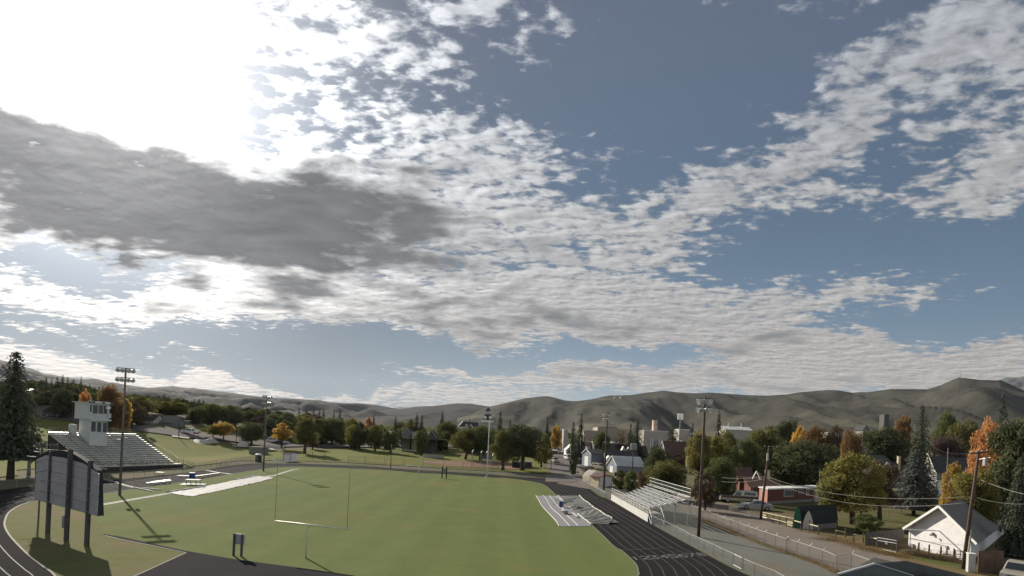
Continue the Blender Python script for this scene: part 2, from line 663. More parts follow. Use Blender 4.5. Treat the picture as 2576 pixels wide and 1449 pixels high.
def GT(u, v):
    """where the line of sight through a pixel meets the land"""
    d = ray(u, v) / FPX
    y, st = 20.0, 4.0
    while y < 1500:
        p = d * y
        if CAMH + p.z < T(p.x, p.y):
            lo, hi = y - st, y
            for _ in range(18):
                m = (lo + hi) / 2
                p = d * m
                if CAMH + p.z < T(p.x, p.y): hi = m
                else: lo = m
            y = hi
            break
        y += st
    p = d * y
    return Vector((p.x, p.y, T(p.x, p.y)))


def at(x, y, dz_=0.0):
    return Vector((x, y, T(x, y) + dz_))


def spline(pts, n=6, closed=False):
    """Catmull-Rom through points"""
    pts = [Vector(q) for q in pts]
    out = []
    N = len(pts)
    for i in range(N if closed else N - 1):
        p0 = pts[(i - 1) % N] if closed or i > 0 else pts[0]
        p1, p2 = pts[i], pts[(i + 1) % N]
        p3 = pts[(i + 2) % N] if closed or i + 2 < N else pts[-1]
        for k in range(n):
            t = k / n
            out.append(0.5 * ((2 * p1) + (p2 - p0) * t + (2 * p0 - 5 * p1 + 4 * p2 - p3) * t * t + (3 * p1 - p0 - 3 * p2 + p3) * t ** 3))
    if not closed:
        out.append(pts[-1])
    return out


def sheet(name, outline, m, z, drape=False, step=6.0, kind='structure', parent=None):
    """flat (or draped) sheet inside an outline"""
    b = bmesh.new()
    vs = [b.verts.new((q[0], q[1], 0)) for q in outline]
    f = b.faces.new(vs)
    bmesh.ops.triangulate(b, faces=[f])
    if drape:
        xs = [q[0] for q in outline]; ys = [q[1] for q in outline]
        for axis, lo, hi in ((0, min(xs), max(xs)), (1, min(ys), max(ys))):
            k = math.floor(lo / step) + 1
            while k * step < hi:
                co = [0, 0, 0]; no = [0, 0, 0]
                co[axis] = k * step; no[axis] = 1
                bmesh.ops.bisect_plane(b, geom=b.verts[:] + b.edges[:] + b.faces[:], plane_co=co, plane_no=no)
                k += 1
    for q in b.verts:
        q.co.z = z + (T(q.co.x, q.co.y) if drape else 0.0)
    bmesh.ops.recalc_face_normals(b, faces=b.faces)
    if sum(f.normal.z for f in b.faces) < 0:
        bmesh.ops.reverse_faces(b, faces=b.faces)
    me = bpy.data.meshes.new(name)
    b.to_mesh(me); b.free()
    me.materials.append(m)
    o = bpy.data.objects.new(name, me)
    COL.objects.link(o)
    if kind: o['kind'] = kind
    if parent is not None: o.parent = parent
    return o


def ribbon(name, pts, w, m, z, parent=None, drape=False, kind=None, closed=False):
    mb = MB()
    L, Rr = [], []
    N = len(pts)
    for i, q in enumerate(pts):
        a = pts[(i - 1) % N] if closed else pts[max(i - 1, 0)]
        c = pts[(i + 1) % N] if closed else pts[min(i + 1, N - 1)]
        d = Vector((c[0] - a[0], c[1] - a[1], 0)).normalized()
        n = Vector((-d.y, d.x, 0)) * (w / 2)
        for S, sg in ((L, 1), (Rr, -1)):
            x, y = q[0] + n.x * sg, q[1] + n.y * sg
            S.append((x, y, z + (T(x, y) if drape else 0.0)))
    mb.v = L + Rr
    for i in range(N if closed else N - 1):
        j = (i + 1) % N
        mb.f.append((i, j, N + j, N + i)); mb.m.append(0)
    o = mb.build(name, m, parent)
    if kind: o['kind'] = kind
    return o


# ------------------------------------------------------------------ ground
m_dirt = ground_mat('dry_ground', [(0.13, 0.105, 0.07), (0.17, 0.14, 0.09), (0.11, 0.10, 0.06)], 0.06, 1.4, patch=(0.10, 0.12, 0.045), patch_lo=0.45, patch_hi=0.62, patch_scale=0.04)
xs = np.unique(np.concatenate([np.arange(-900, -340, 40), np.arange(-340, 340, 7.0), np.arange(340, 1000, 40)]))
ys = np.unique(np.concatenate([np.arange(-30, 20, 10), np.arange(20, 420, 6.0), np.arange(420, 1700, 40)]))
gv, gf = [], []
for y in ys:
    for x in xs:
        gv.append((x, y, T(x, y)))
nx = len(xs)
for j in range(len(ys) - 1):
    for i in range(nx - 1):
        gf.append((j * nx + i, j * nx + i + 1, (j + 1) * nx + i + 1, (j + 1) * nx + i))
mb = MB(); mb.v, mb.f, mb.m = gv, gf, [0] * len(gf)
o = mb.build('ground', m_dirt, smooth=True, fixn=False); o['kind'] = 'structure'


# ------------------------------------------------------------------ hills
def hill_mat(name, c1, c2, c3, sc):
    m, t, o = newmat(name)
    co = texco('Object')
    n = noise_n(co, sc, 7, 0.62, 0.5)
    n2 = noise_n(co, sc * 7, 5, 0.65)
    n3 = noise_n(mapping(co, (500, 90, 0)), sc * 0.6, 4, 0.55)
    c = mixc((n * 0.5 + n2 * 0.5).lin(0.41, 0.59), c1, c2)
    x, y, z = sepxyz(co)
    lowz = z.lin(20, 150, 1.0, 0.0)
    c = mixc(n3.ss(0.46, 0.66) * (lowz * 0.85 + 0.12), c, c3)
    b = principled(c, 0.95, 0, 0.05, n2, 0.6, 8.0)
    t.links.new(b.outputs[0], o.inputs[0])
    return m


def hill(name, crest, Yc, Y0, m, amp, seed, z0=10.0, rows=64, ustep=5, shape=1.25, back=1.25):
    us = np.arange(crest[0][0], crest[-1][0] + 1, ustep)
    cu = [c[0] for c in crest]; cv = [c[1] for c in crest]
    n = len(us)
    V = []
    tt = list(np.linspace(0, 1, rows)) + [1.03, 1.08, 1.16, back]
    for j, u in enumerate(us):
        v = float(np.interp(u, cu, cv))
        p = P(u, v, Yc)
        k = p.x / p.y
        zc = p.z
        zs = np.interp(np.clip(u + np.linspace(-90, 90, 13), crest[0][0], crest[-1][0]), cu, cv)
        zb = P(u, float(np.mean(zs)), Yc).z
        ang = (zc - CAMH) / Yc
        for t in tt:
            y = Y0 + (Yc - Y0) * t if t <= 1 else Yc * t
            x = k * y
            if t <= 1:
                s = t ** shape
                s = s * (1.1 - 0.1 * s)
                e = 4 * t * (1 - t)
                q = Vector((x / 430.0 + seed, y / 1300.0, seed))
                rn = 0.0; a_ = 1.0; fq = 1.0
                for _ in range(4):
                    rn += a_ * (1 - math.sqrt(mnoise.noise(q * fq) ** 2 + 0.012) * 2.2)
                    a_ *= 0.40; fq *= 2.05
                w_ = max(0.0, (t - 0.55) / 0.45) ** 2
                ze = zb + (zc - zb) * w_
                z = z0 + (ze - z0) * s + amp * (ze - z0) * (rn - 0.75) * (e ** 0.8) * 0.5
                if t < 0.985:
                    z = min(z, CAMH + ang * y * (0.985 if t > 0.9 else 0.97) - 0.3 * (1 - t))
                z = max(z, z0 - 4)
            else:
                z = zc * (1 - (t - 1) * 2.2)
            V.append((x, y, z))
    mrow = len(tt)
    F = []
    for j in range(n - 1):
        for i in range(mrow - 1):
            F.append((j * mrow + i, (j + 1) * mrow + i, (j + 1) * mrow + i + 1, j * mrow + i + 1))
    mb = MB(); mb.v, mb.f, mb.m = V, F, [0] * len(F)
    o = mb.build(name, m, smooth=True, fixn=False)
    o['kind'] = 'structure'
    return o


m_hillR = hill_mat('sage_hill', (0.045, 0.042, 0.037), (0.070, 0.066, 0.053), (0.145, 0.134, 0.092), 0.004)
m_hillL = hill_mat('dark_hill', (0.026, 0.023, 0.025), (0.038, 0.034, 0.033), (0.056, 0.050, 0.042), 0.003)
m_far = hill_mat('far_mountain', (0.07, 0.075, 0.07), (0.10, 0.10, 0.09), (0.12, 0.12, 0.1), 0.002)
RIDGE_R = [(1150, 1052), (1190, 1040), (1226, 1024), (1274.6, 1012.8), (1321, 1001.7), (1371.8, 996.4), (1385.7, 998), (1422.8, 1007.5), (1446, 1009.4), (1483, 1005.2), (1529, 995.5), (1587, 993.6), (1633.5, 986.7), (1668, 982.7), (1703, 986.7), (1749, 989.4), (1784, 988.3), (1811, 990), (1873.7, 993.6), (1929, 995.4), (1978, 992.4), (2012.6, 986.6), (2082, 980.9), (2109.8, 982), (2146.6, 989), (2163, 986.2), (2179, 987), (2241.6, 978.5), (2331.9, 979.2), (2369, 969.3), (2399, 954.2), (2412.8, 949.6), (2436, 952), (2461.5, 955.4), (2505.4, 956.6), (2517, 955.4), (2542.5, 967), (2576, 983), (2640, 1005), (2900, 1020), (3300, 1030)]
RIDGE_C = [(900, 1045), (960, 1034), (1003, 1029), (1031, 1026), (1043.5, 1022.6), (1091, 1021), (1151, 1014.3), (1184.8, 1015.3), (1226, 1022), (1288, 1024), (1400, 1040)]
RIDGE_L = [(-700, 900), (-300, 890), (-60, 900), (0, 905), (37.5, 913.7), (55, 922.5), (80, 926.8), (110, 940), (131, 941.8), (170, 950), (206, 954), (237.5, 951.8), (256, 956), (275, 961.8), (287.5, 961.8), (322, 968.7), (375.7, 975.4), (400.7, 973.5), (432, 971), (475.7, 976.6), (483, 975.4), (525.7, 981.6), (588, 989), (663, 999), (697.7, 1001), (770.8, 1004.7), (802, 1006), (830.8, 1011.6), (864.6, 1014), (902, 1014), (945.8, 1018.4), (992.8, 1027), (1050, 1040), (1120, 1050)]
RIDGE_F = [(2440, 985), (2500, 965), (2517, 955), (2533, 948.5), (2556, 949.6), (2566, 949), (2576, 945), (2640, 930), (2800, 950), (3200, 980)]
RIDGE_W = [(960, 1040), (990, 1025.5), (1008, 1023.5), (1020, 1025), (1036, 1024.5), (1060, 1040)]
hillR = hill('sage_hills', RIDGE_R, 3000, 900, m_hillR, 0.85, 3.3, rows=110, ustep=3, shape=1.5)
hill('middle_ridge', RIDGE_C, 4600, 1300, m_hillL, 0.45, 8.1, rows=50)
hillL = hill('west_ridge', RIDGE_L, 5600, 1100, m_hillL, 0.75, 5.7, rows=70, shape=1.5)
hill('blue_mountain', RIDGE_F, 10000, 4000, m_far, 0.4, 1.9, rows=40, ustep=8)
hill('distant_range', RIDGE_W, 12000, 6000, m_far, 0.3, 4.4, rows=20, ustep=6)
# ------------------------------------------------------------------ stadium ground
m_field = ground_mat('field_turf', [(0.108, 0.138, 0.050), (0.150, 0.165, 0.062), (0.100, 0.122, 0.048)], 0.045, 1.6, stretch=(1, 0.5, 1), rot=0.5, patch=(0.17, 0.145, 0.062), patch_lo=0.52, patch_hi=0.74, patch_scale=0.05, stripes=(6.0, 0.16, 0.02))
m_lawn = ground_mat('park_lawn', [(0.115, 0.135, 0.042), (0.18, 0.175, 0.056), (0.125, 0.135, 0.046)], 0.03, 0.8, stretch=(0.4, 1, 1), patch=(0.19, 0.15, 0.06), patch_lo=0.5, patch_hi=0.7, patch_scale=0.02)
m_dryl = ground_mat('worn_turf', [(0.118, 0.128, 0.050), (0.165, 0.155, 0.068), (0.105, 0.11, 0.045)], 0.08, 1.8, patch=(0.18, 0.13, 0.085), patch_lo=0.48, patch_hi=0.66, patch_scale=0.09)
m_track = ground_mat('black_track', [(0.018, 0.017, 0.018), (0.024, 0.0215, 0.023), (0.020, 0.019, 0.020)], 0.15, 6.0, 1.0, bump=0.15, patch=(0.031, 0.025, 0.026), patch_lo=0.5, patch_hi=0.75, patch_scale=0.12)
m_apron = ground_mat('dark_asphalt', [(0.026, 0.024, 0.027), (0.036, 0.033, 0.036), (0.030, 0.028, 0.030)], 0.2, 6.0, 1.0, bump=0.2)
m_paint = mat('track_paint', (0.068, 0.063, 0.062), 0.8, var=0.45, scale=0.9)
m_paintw = mat('white_paint_line', (0.55, 0.54, 0.50), 0.8, var=0.3, scale=1.5)
m_conc = mat('concrete', (0.36, 0.33, 0.28), 0.9, var=0.3, scale=0.7, bump=0.2, grime=0.3)
m_gravel = ground_mat('gravel_lot', [(0.135, 0.135, 0.118), (0.175, 0.172, 0.15), (0.115, 0.112, 0.10)], 0.07, 3.2, patch=(0.16, 0.125, 0.09), patch_lo=0.56, patch_hi=0.75, patch_scale=0.05, bump=0.5)
m_road = ground_mat('alley_dirt', [(0.165, 0.138, 0.115), (0.205, 0.175, 0.148), (0.15, 0.128, 0.108)], 0.1, 2.2, patch=(0.21, 0.18, 0.15), patch_lo=0.5, patch_hi=0.7, patch_scale=0.08)
m_asph = ground_mat('street_asphalt', [(0.15, 0.135, 0.125), (0.19, 0.17, 0.16), (0.16, 0.145, 0.135)], 0.06, 1.5)
m_clay = ground_mat('infield_clay', [(0.20, 0.125, 0.085), (0.25, 0.165, 0.115), (0.19, 0.12, 0.085)], 0.06, 1.0)
m_weed = ground_mat('dry_weeds', [(0.13, 0.095, 0.05), (0.19, 0.14, 0.075), (0.11, 0.085, 0.045)], 0.2, 2.5, patch=(0.085, 0.10, 0.035), patch_lo=0.5, patch_hi=0.66, patch_scale=0.1)

inner_px = [R5(560, 1345), S1(680, 385), S1(1130, 780), S1(1400, 1040), S1(1520, 1115), S1(1640, 1220), S1(1720, 1310), S1(1742, 1400), S1(1736, 1449)]
inner = [G(*q) for q in inner_px]
inner += [Vector((9.0, 45.5, 0)), Vector((3.5, 39.5, 0)), Vector((-6, 34.5, 0)), Vector((-17, 33, 0)), Vector((-27, 36.2, 0))]
inner += [G(*q) for q in [K5(880, 1374), K5(700, 1230), K5(480, 1060), K5(300, 890), K5(150, 720), K5(80, 590), K5(75, 500), K5(130, 370), K5(250, 275), K5(420, 205), K5(610, 165), R2(1000, 600), R2(1380, 545), S3(140, 360), S3(500, 308), S3(850, 245), S3(1200, 190), S3(1400, 166), S3(1700, 160), S3(2240, 180), R4(20, 1038), R4(430, 1052), R4(780, 1085), R4(1030, 1094), R4(1520, 1130), R4(1740, 1140), R4(1950, 1166), R4(2080, 1190), R4(2150, 1215), R4(2230, 1280)]]
inner = spline(inner, 5, closed=True)
outer_px = [(1506, 1247), (1536.5, 1259.4), (1631.4, 1314.4), (1744, 1377), (1871, 1443)]
outer = [G(*q) for q in outer_px] + [Vector((25, 44, 0)), Vector((18, 33, 0)), Vector((5, 25, 0)), Vector((-10, 21.5, 0)), Vector((-27, 24, 0)), Vector((-44, 32, 0)), Vector((-60, 45, 0)), Vector((-72, 62, 0)), Vector((-76, 78, 0))]
outer += [G(*q) for q in [(2, 1233), (87, 1223), (240.7, 1209.7), (301, 1206), (469.6, 1189), (502, 1184.6), (587.7, 1170.7), (645.6, 1166), (692, 1166), (773, 1167), (865.5, 1170.5), (939, 1174), (971.6, 1177), (1052.7, 1182.3), (1124, 1187), (1224, 1192.7), (1300, 1199.7), (1351, 1202), (1425, 1207.8), (1459.8, 1214.7), (1478, 1226)]]
outer = spline(outer, 4, closed=True)
track = sheet('running_track', outer, m_track, 0.010)
sheet('football_field', inner, m_field, 0.022)


def offset(loop, d):
    N = len(loop)
    out = []
    for i in range(N):
        t = (loop[(i + 1) % N] - loop[(i - 1) % N]).normalized()
        out.append(loop[i] + Vector((-t.y, t.x, 0)) * d)
    return out


A_ = sum((inner[i].x * inner[(i + 1) % len(inner)].y - inner[(i + 1) % len(inner)].x * inner[i].y) for i in range(len(inner)))
sgn = -1 if A_ > 0 else 1
m_curb = mat('pale_curb', (0.17, 0.16, 0.13), 0.85, var=0.3, scale=1.5)
ribbon('track_curb', offset(inner, 0.0), 0.16, m_curb, 0.05, track, closed=True)
for k in range(1, 8):
    ribbon('lane_line', offset(inner, sgn * 1.16 * k), 0.085 if k < 7 else 0.11, m_paint, 0.016, track, closed=True)
# worn corner beside the near end and the runways
corner = [G(*q) for q in [(259, 1346), (300, 1358), (380, 1375), (462, 1394), (342, 1449), (300, 1470), (200, 1470), K5(880, 1374), K5(700, 1230), K5(480, 1060), K5(300, 890), K5(150, 720), K5(80, 590), K5(75, 500), K5(130, 370), K5(250, 275), K5(420, 205), K5(610, 168), K5(1500, 440), K5(1640, 560)]]
sheet('worn_turf_corner', corner, m_dryl, 0.028)
apron = [G(*q) for q in [(258, 1343.5), (300, 1350), (465, 1386), (600, 1409), (768, 1431), (880, 1447.5)]] + [Vector((-8, 45.2, 0)), Vector((1.5, 42.6, 0)), Vector((-2, 36.8, 0)), Vector((-16, 33.4, 0)), Vector((-25.5, 36.0, 0))] + [G(*q) for q in [(342, 1449), (468, 1391.5), (380, 1372), (300, 1356), (264, 1347)]]
sheet('jump_apron', apron, m_apron, 0.034)
ribbon('apron_curb', [G(*q) for q in [(264, 1348), (300, 1357), (380, 1373), (468, 1391.5), (342, 1449), (300, 1469)]], 0.14, m_curb, 0.05, kind='structure')
# the white edged runway strip on the far side line
ribbon('sideline_curb', [G(*q) for q in [(225, 1276.5), (242, 1273.5), (431, 1241), (560, 1220.5), (690, 1196.5), (736, 1182.5), (752, 1180)]], 0.75, m_conc, 0.045, kind='structure')
ribbon('sideline_edge', [G(*q) for q in [(225, 1274), (242, 1271.3), (431, 1239), (560, 1218.7), (690, 1195.2), (736, 1181.5)]], 0.16, m_paintw, 0.06, kind='structure')
# bright strip of the concrete path across the asphalt on the left
ribbon('sand_pit_edge', [G(*q) for q in [R2(1100, 447), R2(1200, 468), R2(1320, 505), R2(1400, 525), R2(1500, 540), R2(1580, 565)]], 0.7, m_conc, 0.03, kind='structure')
ribbon('path_strip', [G(*q) for q in [R3(500, 1052), R3(610, 1075), R3(700, 1085), R3(780, 1098)]], 1.0, m_conc, 0.03, kind='structure')
# start line, finish line and lane numbers
ribbon('start_line', [G(*S1(1500, 1107)), G(*S1(1850, 1092)), G(*S1(2195, 1070))], 0.10, m_paint, 0.019, track)
ribbon('finish_line', [G(*R5(448, 1222)), G(*R5(640, 1222)), G(*R5(822, 1227))], 0.14, m_paint, 0.019, track)
ribbon('finish_line', [G(*R5(520, 1328)), G(*R5(560, 1330))], 0.14, m_paint, 0.019, track)
SEG = {1: [[(.5, 0), (.5, 1)], [(.25, .8), (.5, 1)]], 2: [[(0, .8), (.2, 1), (.8, 1), (1, .75), (0, 0), (1, 0)]], 3: [[(0, 1), (1, 1), (.4, .58), (1, .4), (.8, 0), (0, .05)]], 4: [[(.75, 0), (.75, 1), (0, .3), (1, .3)]], 5: [[(1, 1), (.1, 1), (.05, .55), (.8, .6), (1, .3), (.75, 0), (0, .05)]], 6: [[(.9, 1), (.3, .8), (0, .35), (.2, 0), (.8, 0), (1, .3), (.7, .55), (.1, .45)]], 7: [[(0, 1), (1, 1), (.35, 0)]], 8: [[(.5, .52), (.1, .75), (.3, 1), (.7, 1), (.9, .75), (.5, .52), (0, .25), (.25, 0), (.75, 0), (1, .25), (.5, .52)]]}
m_num = mat('number_paint', (0.17, 0.165, 0.155), 0.8, var=0.35, scale=3)
for k, q in enumerate([(355, 878), (520, 868), (655, 858), (818, 848), (960, 842), (1110, 832), (1250, 822), (1410, 811)]):
    c = G(*K6(*q))
    mb = MB()
    for line in SEG[k + 1]:
        pts = [Vector((c.x - 0.42 + 0.84 * a, c.y - 0.75 + 1.5 * b_, 0.021)) for a, b_ in line]
        for a, b_ in zip(pts[:-1], pts[1:]):
            mb.bar(a, b_, 0.16, 0.004)
    mb.build('lane_number', m_num, track)

# other ground around
park = [G(*q) for q in [(470, 1190.5)]]
lawn_px = [(240, 1060), (300, 1075), (345, 1085), (420, 1097), (480, 1106), (560, 1116), (620, 1128), (700, 1132), (800, 1131), (900, 1130), (1000, 1128), (1100, 1130), (1200, 1135), (1290, 1143), (1330, 1150)]
lawn = [GT(*q) for q in lawn_px]
lawn_near = [(1395, 1193), (1335, 1191), (1200, 1185), (1000, 1172), (860, 1164), (700, 1158), (600, 1160), (470, 1176)]
lawn += [GT(*q) for q in lawn_near]
lawn += [Vector((-84, 146, 0)), Vector((-97, 150, 0)), Vector((-101, 146, 0)), Vector((-101, 118, 0)), Vector((-92, 108, 0)), Vector((-90, 70, 0)), Vector((-190, 60, 0)), Vector((-230, 110, 0)), Vector((-215, 185, 0)), Vector((-196, 214, 0))]
sheet('park_lawn', lawn, m_lawn, 0.16, drape=True)
gravel = [G(*q) for q in [R5(880, 1235), R5(960, 1200), R5(1050, 1170), R5(1300, 1150), R5(1500, 1165), S1(1880, 175), S1(2400, 440)]] + [G(*q) for q in [S2(480, 735), S2(745, 830), S2(1060, 960), S2(1435, 1100), S2(1890, 1260), S2(2250, 1415)]] + [Vector((46, 40, 0)), Vector((32, 26, 0)), Vector((19, 33, 0)), Vector((26, 44, 0))] + [G(*q) for q in [(1875, 1443), (1745, 1376.5), (1632, 1313.5), (1538, 1258.5)]]
sheet('gravel_lot', gravel, m_gravel, 0.006)
alley = [(1400, 1216), (1437, 1200), (1500, 1196), (1560, 1206), (1640, 1226), (1790, 1262), (1830, 1266), (1930, 1298), (2010, 1330), (2130, 1357), (2236, 1390), (2330, 1430), (2420, 1480)]
alley_r = [G(*q) for q in alley]
alley_l = [G(*q) for q in [(2330, 1560), (2130, 1452), (2035, 1417), (1950, 1383), (1850, 1346), (1770, 1312), (1720, 1280), (1660, 1246), (1560, 1226), (1480, 1230)]]
sheet('alley_road', alley_r + alley_l, m_road, 0.012)
weeds = [G(*S2(*q)) for q in [(400, 690), (560, 745), (745, 815), (950, 900), (1175, 985), (1435, 1085), (1725, 1185), (1890, 1245), (2060, 1305), (2250, 1395), (2400, 1470)]]
ribbon('weed_strip', spline(weeds, 4), 1.3, m_weed, 0.03, kind='structure')
yard = [G(*q) for q in [(1835, 1262), (1900, 1278), (1960, 1305), (2040, 1326), (2150, 1352), (2240, 1384), (2290, 1400), (2290, 1300), (2420, 1250), (2300, 1236), (2050, 1235), (1900, 1238)]]
m_yard = ground_mat('yard_grass', [(0.085, 0.095, 0.038), (0.13, 0.115, 0.055), (0.09, 0.085, 0.04)], 0.1, 2.0, patch=(0.15, 0.115, 0.075), patch_lo=0.45, patch_hi=0.65, patch_scale=0.07)
sheet('yard_grass', yard, m_yard, 0.018)
verge = [G(*q) for q in [(1860, 1276), (1935, 1305), (2010, 1335), (2130, 1362), (2236, 1396), (2330, 1437), (2420, 1485), (2560, 1460), (2420, 1420), (2290, 1390), (2150, 1352), (2040, 1326), (1960, 1303), (1890, 1280)]]
sheet('weedy_verge', verge, m_weed, 0.024)
# town street and the streets beyond the park
street = [GT(*q) for q in [(1372, 1212), (1375, 1180), (1384, 1160), (1388, 1146), (1382, 1138), (1420, 1133), (1445, 1146), (1475, 1160), (1490, 1175), (1500, 1192), (1470, 1205), (1440, 1214)]]
sheet('town_street', street, m_asph, 0.10, drape=True)
ribbon('park_street', spline([GT(*q) for q in [(40, 1040), (110, 1046), (190, 1052), (260, 1068), (330, 1077), (400, 1085), (480, 1096), (560, 1103), (660, 1118), (760, 1122), (860, 1124), (1000, 1123), (1120, 1124), (1250, 1131), (1340, 1140)]], 5), 14.0, m_asph, 0.45, drape=True, kind='structure')
clay = [GT(*q) for q in [R4(780, 962), R4(1000, 955), R4(1300, 958), R4(1560, 960), R4(1760, 975), R4(2010, 1000), R4(2010, 1040), R4(1800, 1050), R4(1500, 1035), R4(1100, 1018), R4(860, 985)]]
sheet('ball_infield', clay, m_clay, 0.24, drape=True, step=8)
sheet('warning_track', [GT(*q) for q in [R4(1160, 880), R4(1300, 868), R4(1480, 872), R4(1600, 880), R4(1600, 895), R4(1400, 897), R4(1200, 895)]], m_clay, 0.24, drape=True, step=8)
ribbon('chalk_line', [GT(*q) for q in [R4(780, 962), R4(1100, 985), R4(1400, 1005), R4(1560, 1012)]], 0.7, m_conc, 0.30, drape=True, kind='structure')
ribbon('perimeter_path', spline([G(*q) for q in [(560, 1166), (645, 1159), (760, 1161), (860, 1166), (970, 1172), (1124, 1181.5), (1224, 1187.5), (1330, 1195), (1440, 1202)]], 4), 5.5, m_asph, 0.014, drape=True, kind='structure')
# ------------------------------------------------------------------ stadium furniture
m_wood = mat('pole_wood', (0.10, 0.066, 0.050), 0.85, var=0.4, scale=2.0, bump=0.3)
m_wood2 = mat('grey_pole_wood', (0.15, 0.135, 0.12), 0.85, var=0.35, scale=2.0, bump=0.3)
m_steel = mat('dark_steel', (0.105, 0.10, 0.102), 0.65, 0.1, 0.4, var=0.3)
m_galv = mat('galvanised', (0.30, 0.31, 0.31), 0.5, 0.3, 0.5, var=0.25, scale=3)
m_alu = mat('aluminium', (0.80, 0.79, 0.76), 0.42, 0.75, 0.5, var=0.18, scale=1.5)
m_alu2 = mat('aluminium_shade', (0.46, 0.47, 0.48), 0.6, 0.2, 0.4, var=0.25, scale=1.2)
m_lens = mat('lamp_glass', (0.42, 0.45, 0.46), 0.2, 0.0, 0.6, var=0.1)
m_black = mat('black_metal', (0.018, 0.018, 0.02), 0.55, 0.1, 0.4)
m_white = mat('white_paint', (0.72, 0.71, 0.68), 0.6, var=0.12, scale=1.2, grime=0.25)
m_cream = mat('yellow_white_paint', (0.68, 0.66, 0.45), 0.5, var=0.15, scale=2)
m_blue = mat('blue_plastic', (0.03, 0.075, 0.22), 0.45, var=0.2)
m_greyp = mat('grey_panel', (0.43, 0.405, 0.41), 0.7, 0.0, 0.3, var=0.16, scale=0.5, grime=0.15)
m_greyb = mat('grey_steel_paint', (0.32, 0.31, 0.315), 0.6, 0.2, 0.3, var=0.2)
m_wire = meshwire('chain_link', (0.16, 0.165, 0.16), 0.12)
m_wire2 = meshwire('chain_link_fine', (0.20, 0.205, 0.20), 0.20)

# ---- floodlight masts
lampme = MB().lathe((0, 0, 0), [(0.06, -0.62), (0.13, -0.50), (0.17, -0.38), (0.30, -0.14), (0.34, 0.0), (0.325, 0.0), (0.16, -0.30)], 12)
LAMP = lampme.build('floodlight', m_alu, smooth=True)
lm = MB().lathe((0, 0, 0), [(0.31, -0.03), (0.31, -0.015)], 12).build('lens', m_lens)
LAMPME, LENSME = LAMP.data, lm.data
for o in (LAMP, lm):
    bpy.data.objects.remove(o)


def aim(o, d):
    o.rotation_euler = Vector(d).to_track_quat('Z', 'Y').to_euler()


def light_pole(base_px, top_px, label, arms, wood, r0=0.2, boxes=(), aimd=(0.55, -0.83), s=1.0):
    b = G(*base_px)
    z = P(top_px[0], top_px[1], b.y).z
    root = empty('light_pole', b, label, 'light pole', 'floodlight masts round the football field')
    MB().tube([(0, 0, 0), (0, 0, z * 0.5), (0, 0, z)], [r0, r0 * 0.86, r0 * 0.68], 12).build('pole', wood, root, smooth=True)
    to = Vector((aimd[0], aimd[1], 0)).normalized()
    side = Vector((-to.y, to.x, 0))
    for zz_, half, offs in arms:
        zc_ = z - zz_
        c = Vector((0, 0, zc_)) + to * (r0 + 0.06)
        MB().bar(c - side * half, c + side * half, 0.09, 0.12).build('crossarm', m_steel, root)
        for k, (q, sw, dn) in enumerate(offs):
            p = c + side * q - Vector((0, 0, 0.42)) + to * 0.28
            o = inst(LAMPME, 'floodlight', root, p, sc=(s, s, s))
            aim(o, to * 1.0 + side * sw + Vector((0, 0, -dn)))
            inst(LENSME, 'lens', o)
            MB().bar(c + side * q, p - Vector(to) * 0.1, 0.05).build('lamp_bracket', m_steel, root)
    for bx, sz, sd in boxes:
        MB().box(side * sd[0] + to * sd[1] + Vector((0, 0, bx)), sz, math.atan2(to.y, to.x)).build('control_box', m_greyb, root, bevel=0.01)
    return root


A8 = [(0.12, 1.15, [(-1.0, -.5, .55), (-0.42, -.2, .5), (0.42, .2, .5), (1.0, .55, .55)]), (1.55, 1.15, [(-1.0, -.5, .55), (-0.42, -.2, .5), (0.42, .2, .5), (1.0, .55, .55)])]
A9 = [(0.35, 0.85, [(-.8, -.9, .4), (-0.42, -.4, .7), (0.0, 0.2, .9), (0.42, .4, .5), (.8, 1.2, .3)]), (1.45, 0.85, [(-.8, -1.0, .5), (-0.35, -.3, .9), (0.35, .5, .9), (.8, 1.3, .3)])]
light_pole((300.9, 1245.8), (301.3, 924.3), 'grey wooden floodlight mast on the grass in front of the press box stand', A8, m_wood2, 0.185, [(8.1, (0.55, 0.45, 1.0), (-0.45, 0)), (8.3, (0.5, 0.4, 1.15), (0.5, 0))])
light_pole((662.5, 1185.7), (668.7, 994.7), 'dark floodlight mast at the far left corner of the field by the yellow tree', A8, m_wood2, 0.2)
light_pole((1757, 1351.5), (1775, 997), 'brown wooden floodlight mast standing on gravel beside the small bleachers', A9, m_wood, 0.215, [(1.2, (0.25, 0.2, 0.5), (0.0, -0.3))], (-0.45, -0.9))
light_pole((1518.9, 1232), (1528, 1036.4), 'reddish wooden floodlight mast in front of the white equipment shed', A9, m_wood, 0.24, (), (-0.5, -0.87))

# ---- flagpole and thin poles
def simple_pole(name, base, top_px, r, m, label, cat, cap=None, group=None):
    z = P(top_px[0], top_px[1], base.y).z - base.z
    root = empty(name, base, label, cat, group)
    MB().tube([(0, 0, 0), (0, 0, z)], [r, r * 0.6], 8).build('pole', m, root, smooth=True)
    if cap:
        MB().lathe((0, 0, z), [(0.02, 0), (0.14, 0.06), (0.15, 0.14), (0.09, 0.24), (0.01, 0.28)], 10).build('finial', cap, root, smooth=True)
    return root, z


fp, fz = simple_pole('flagpole', G(1224.7, 1200.8), (1230.5, 1060), 0.13, m_white, 'tall white flagpole at the far edge of the football field', 'flagpole', m_cream)
MB().lathe((-0.3, -0.3, 0), [(0.28, 0), (0.3, 0.12), (0.22, 0.2)], 10).build('base', m_white, fp)
simple_pole('thin_pole', G(982.5, 1177.7), (987, 1117.5), 0.11, m_black, 'plain black pole standing by the far side of the track', 'pole')

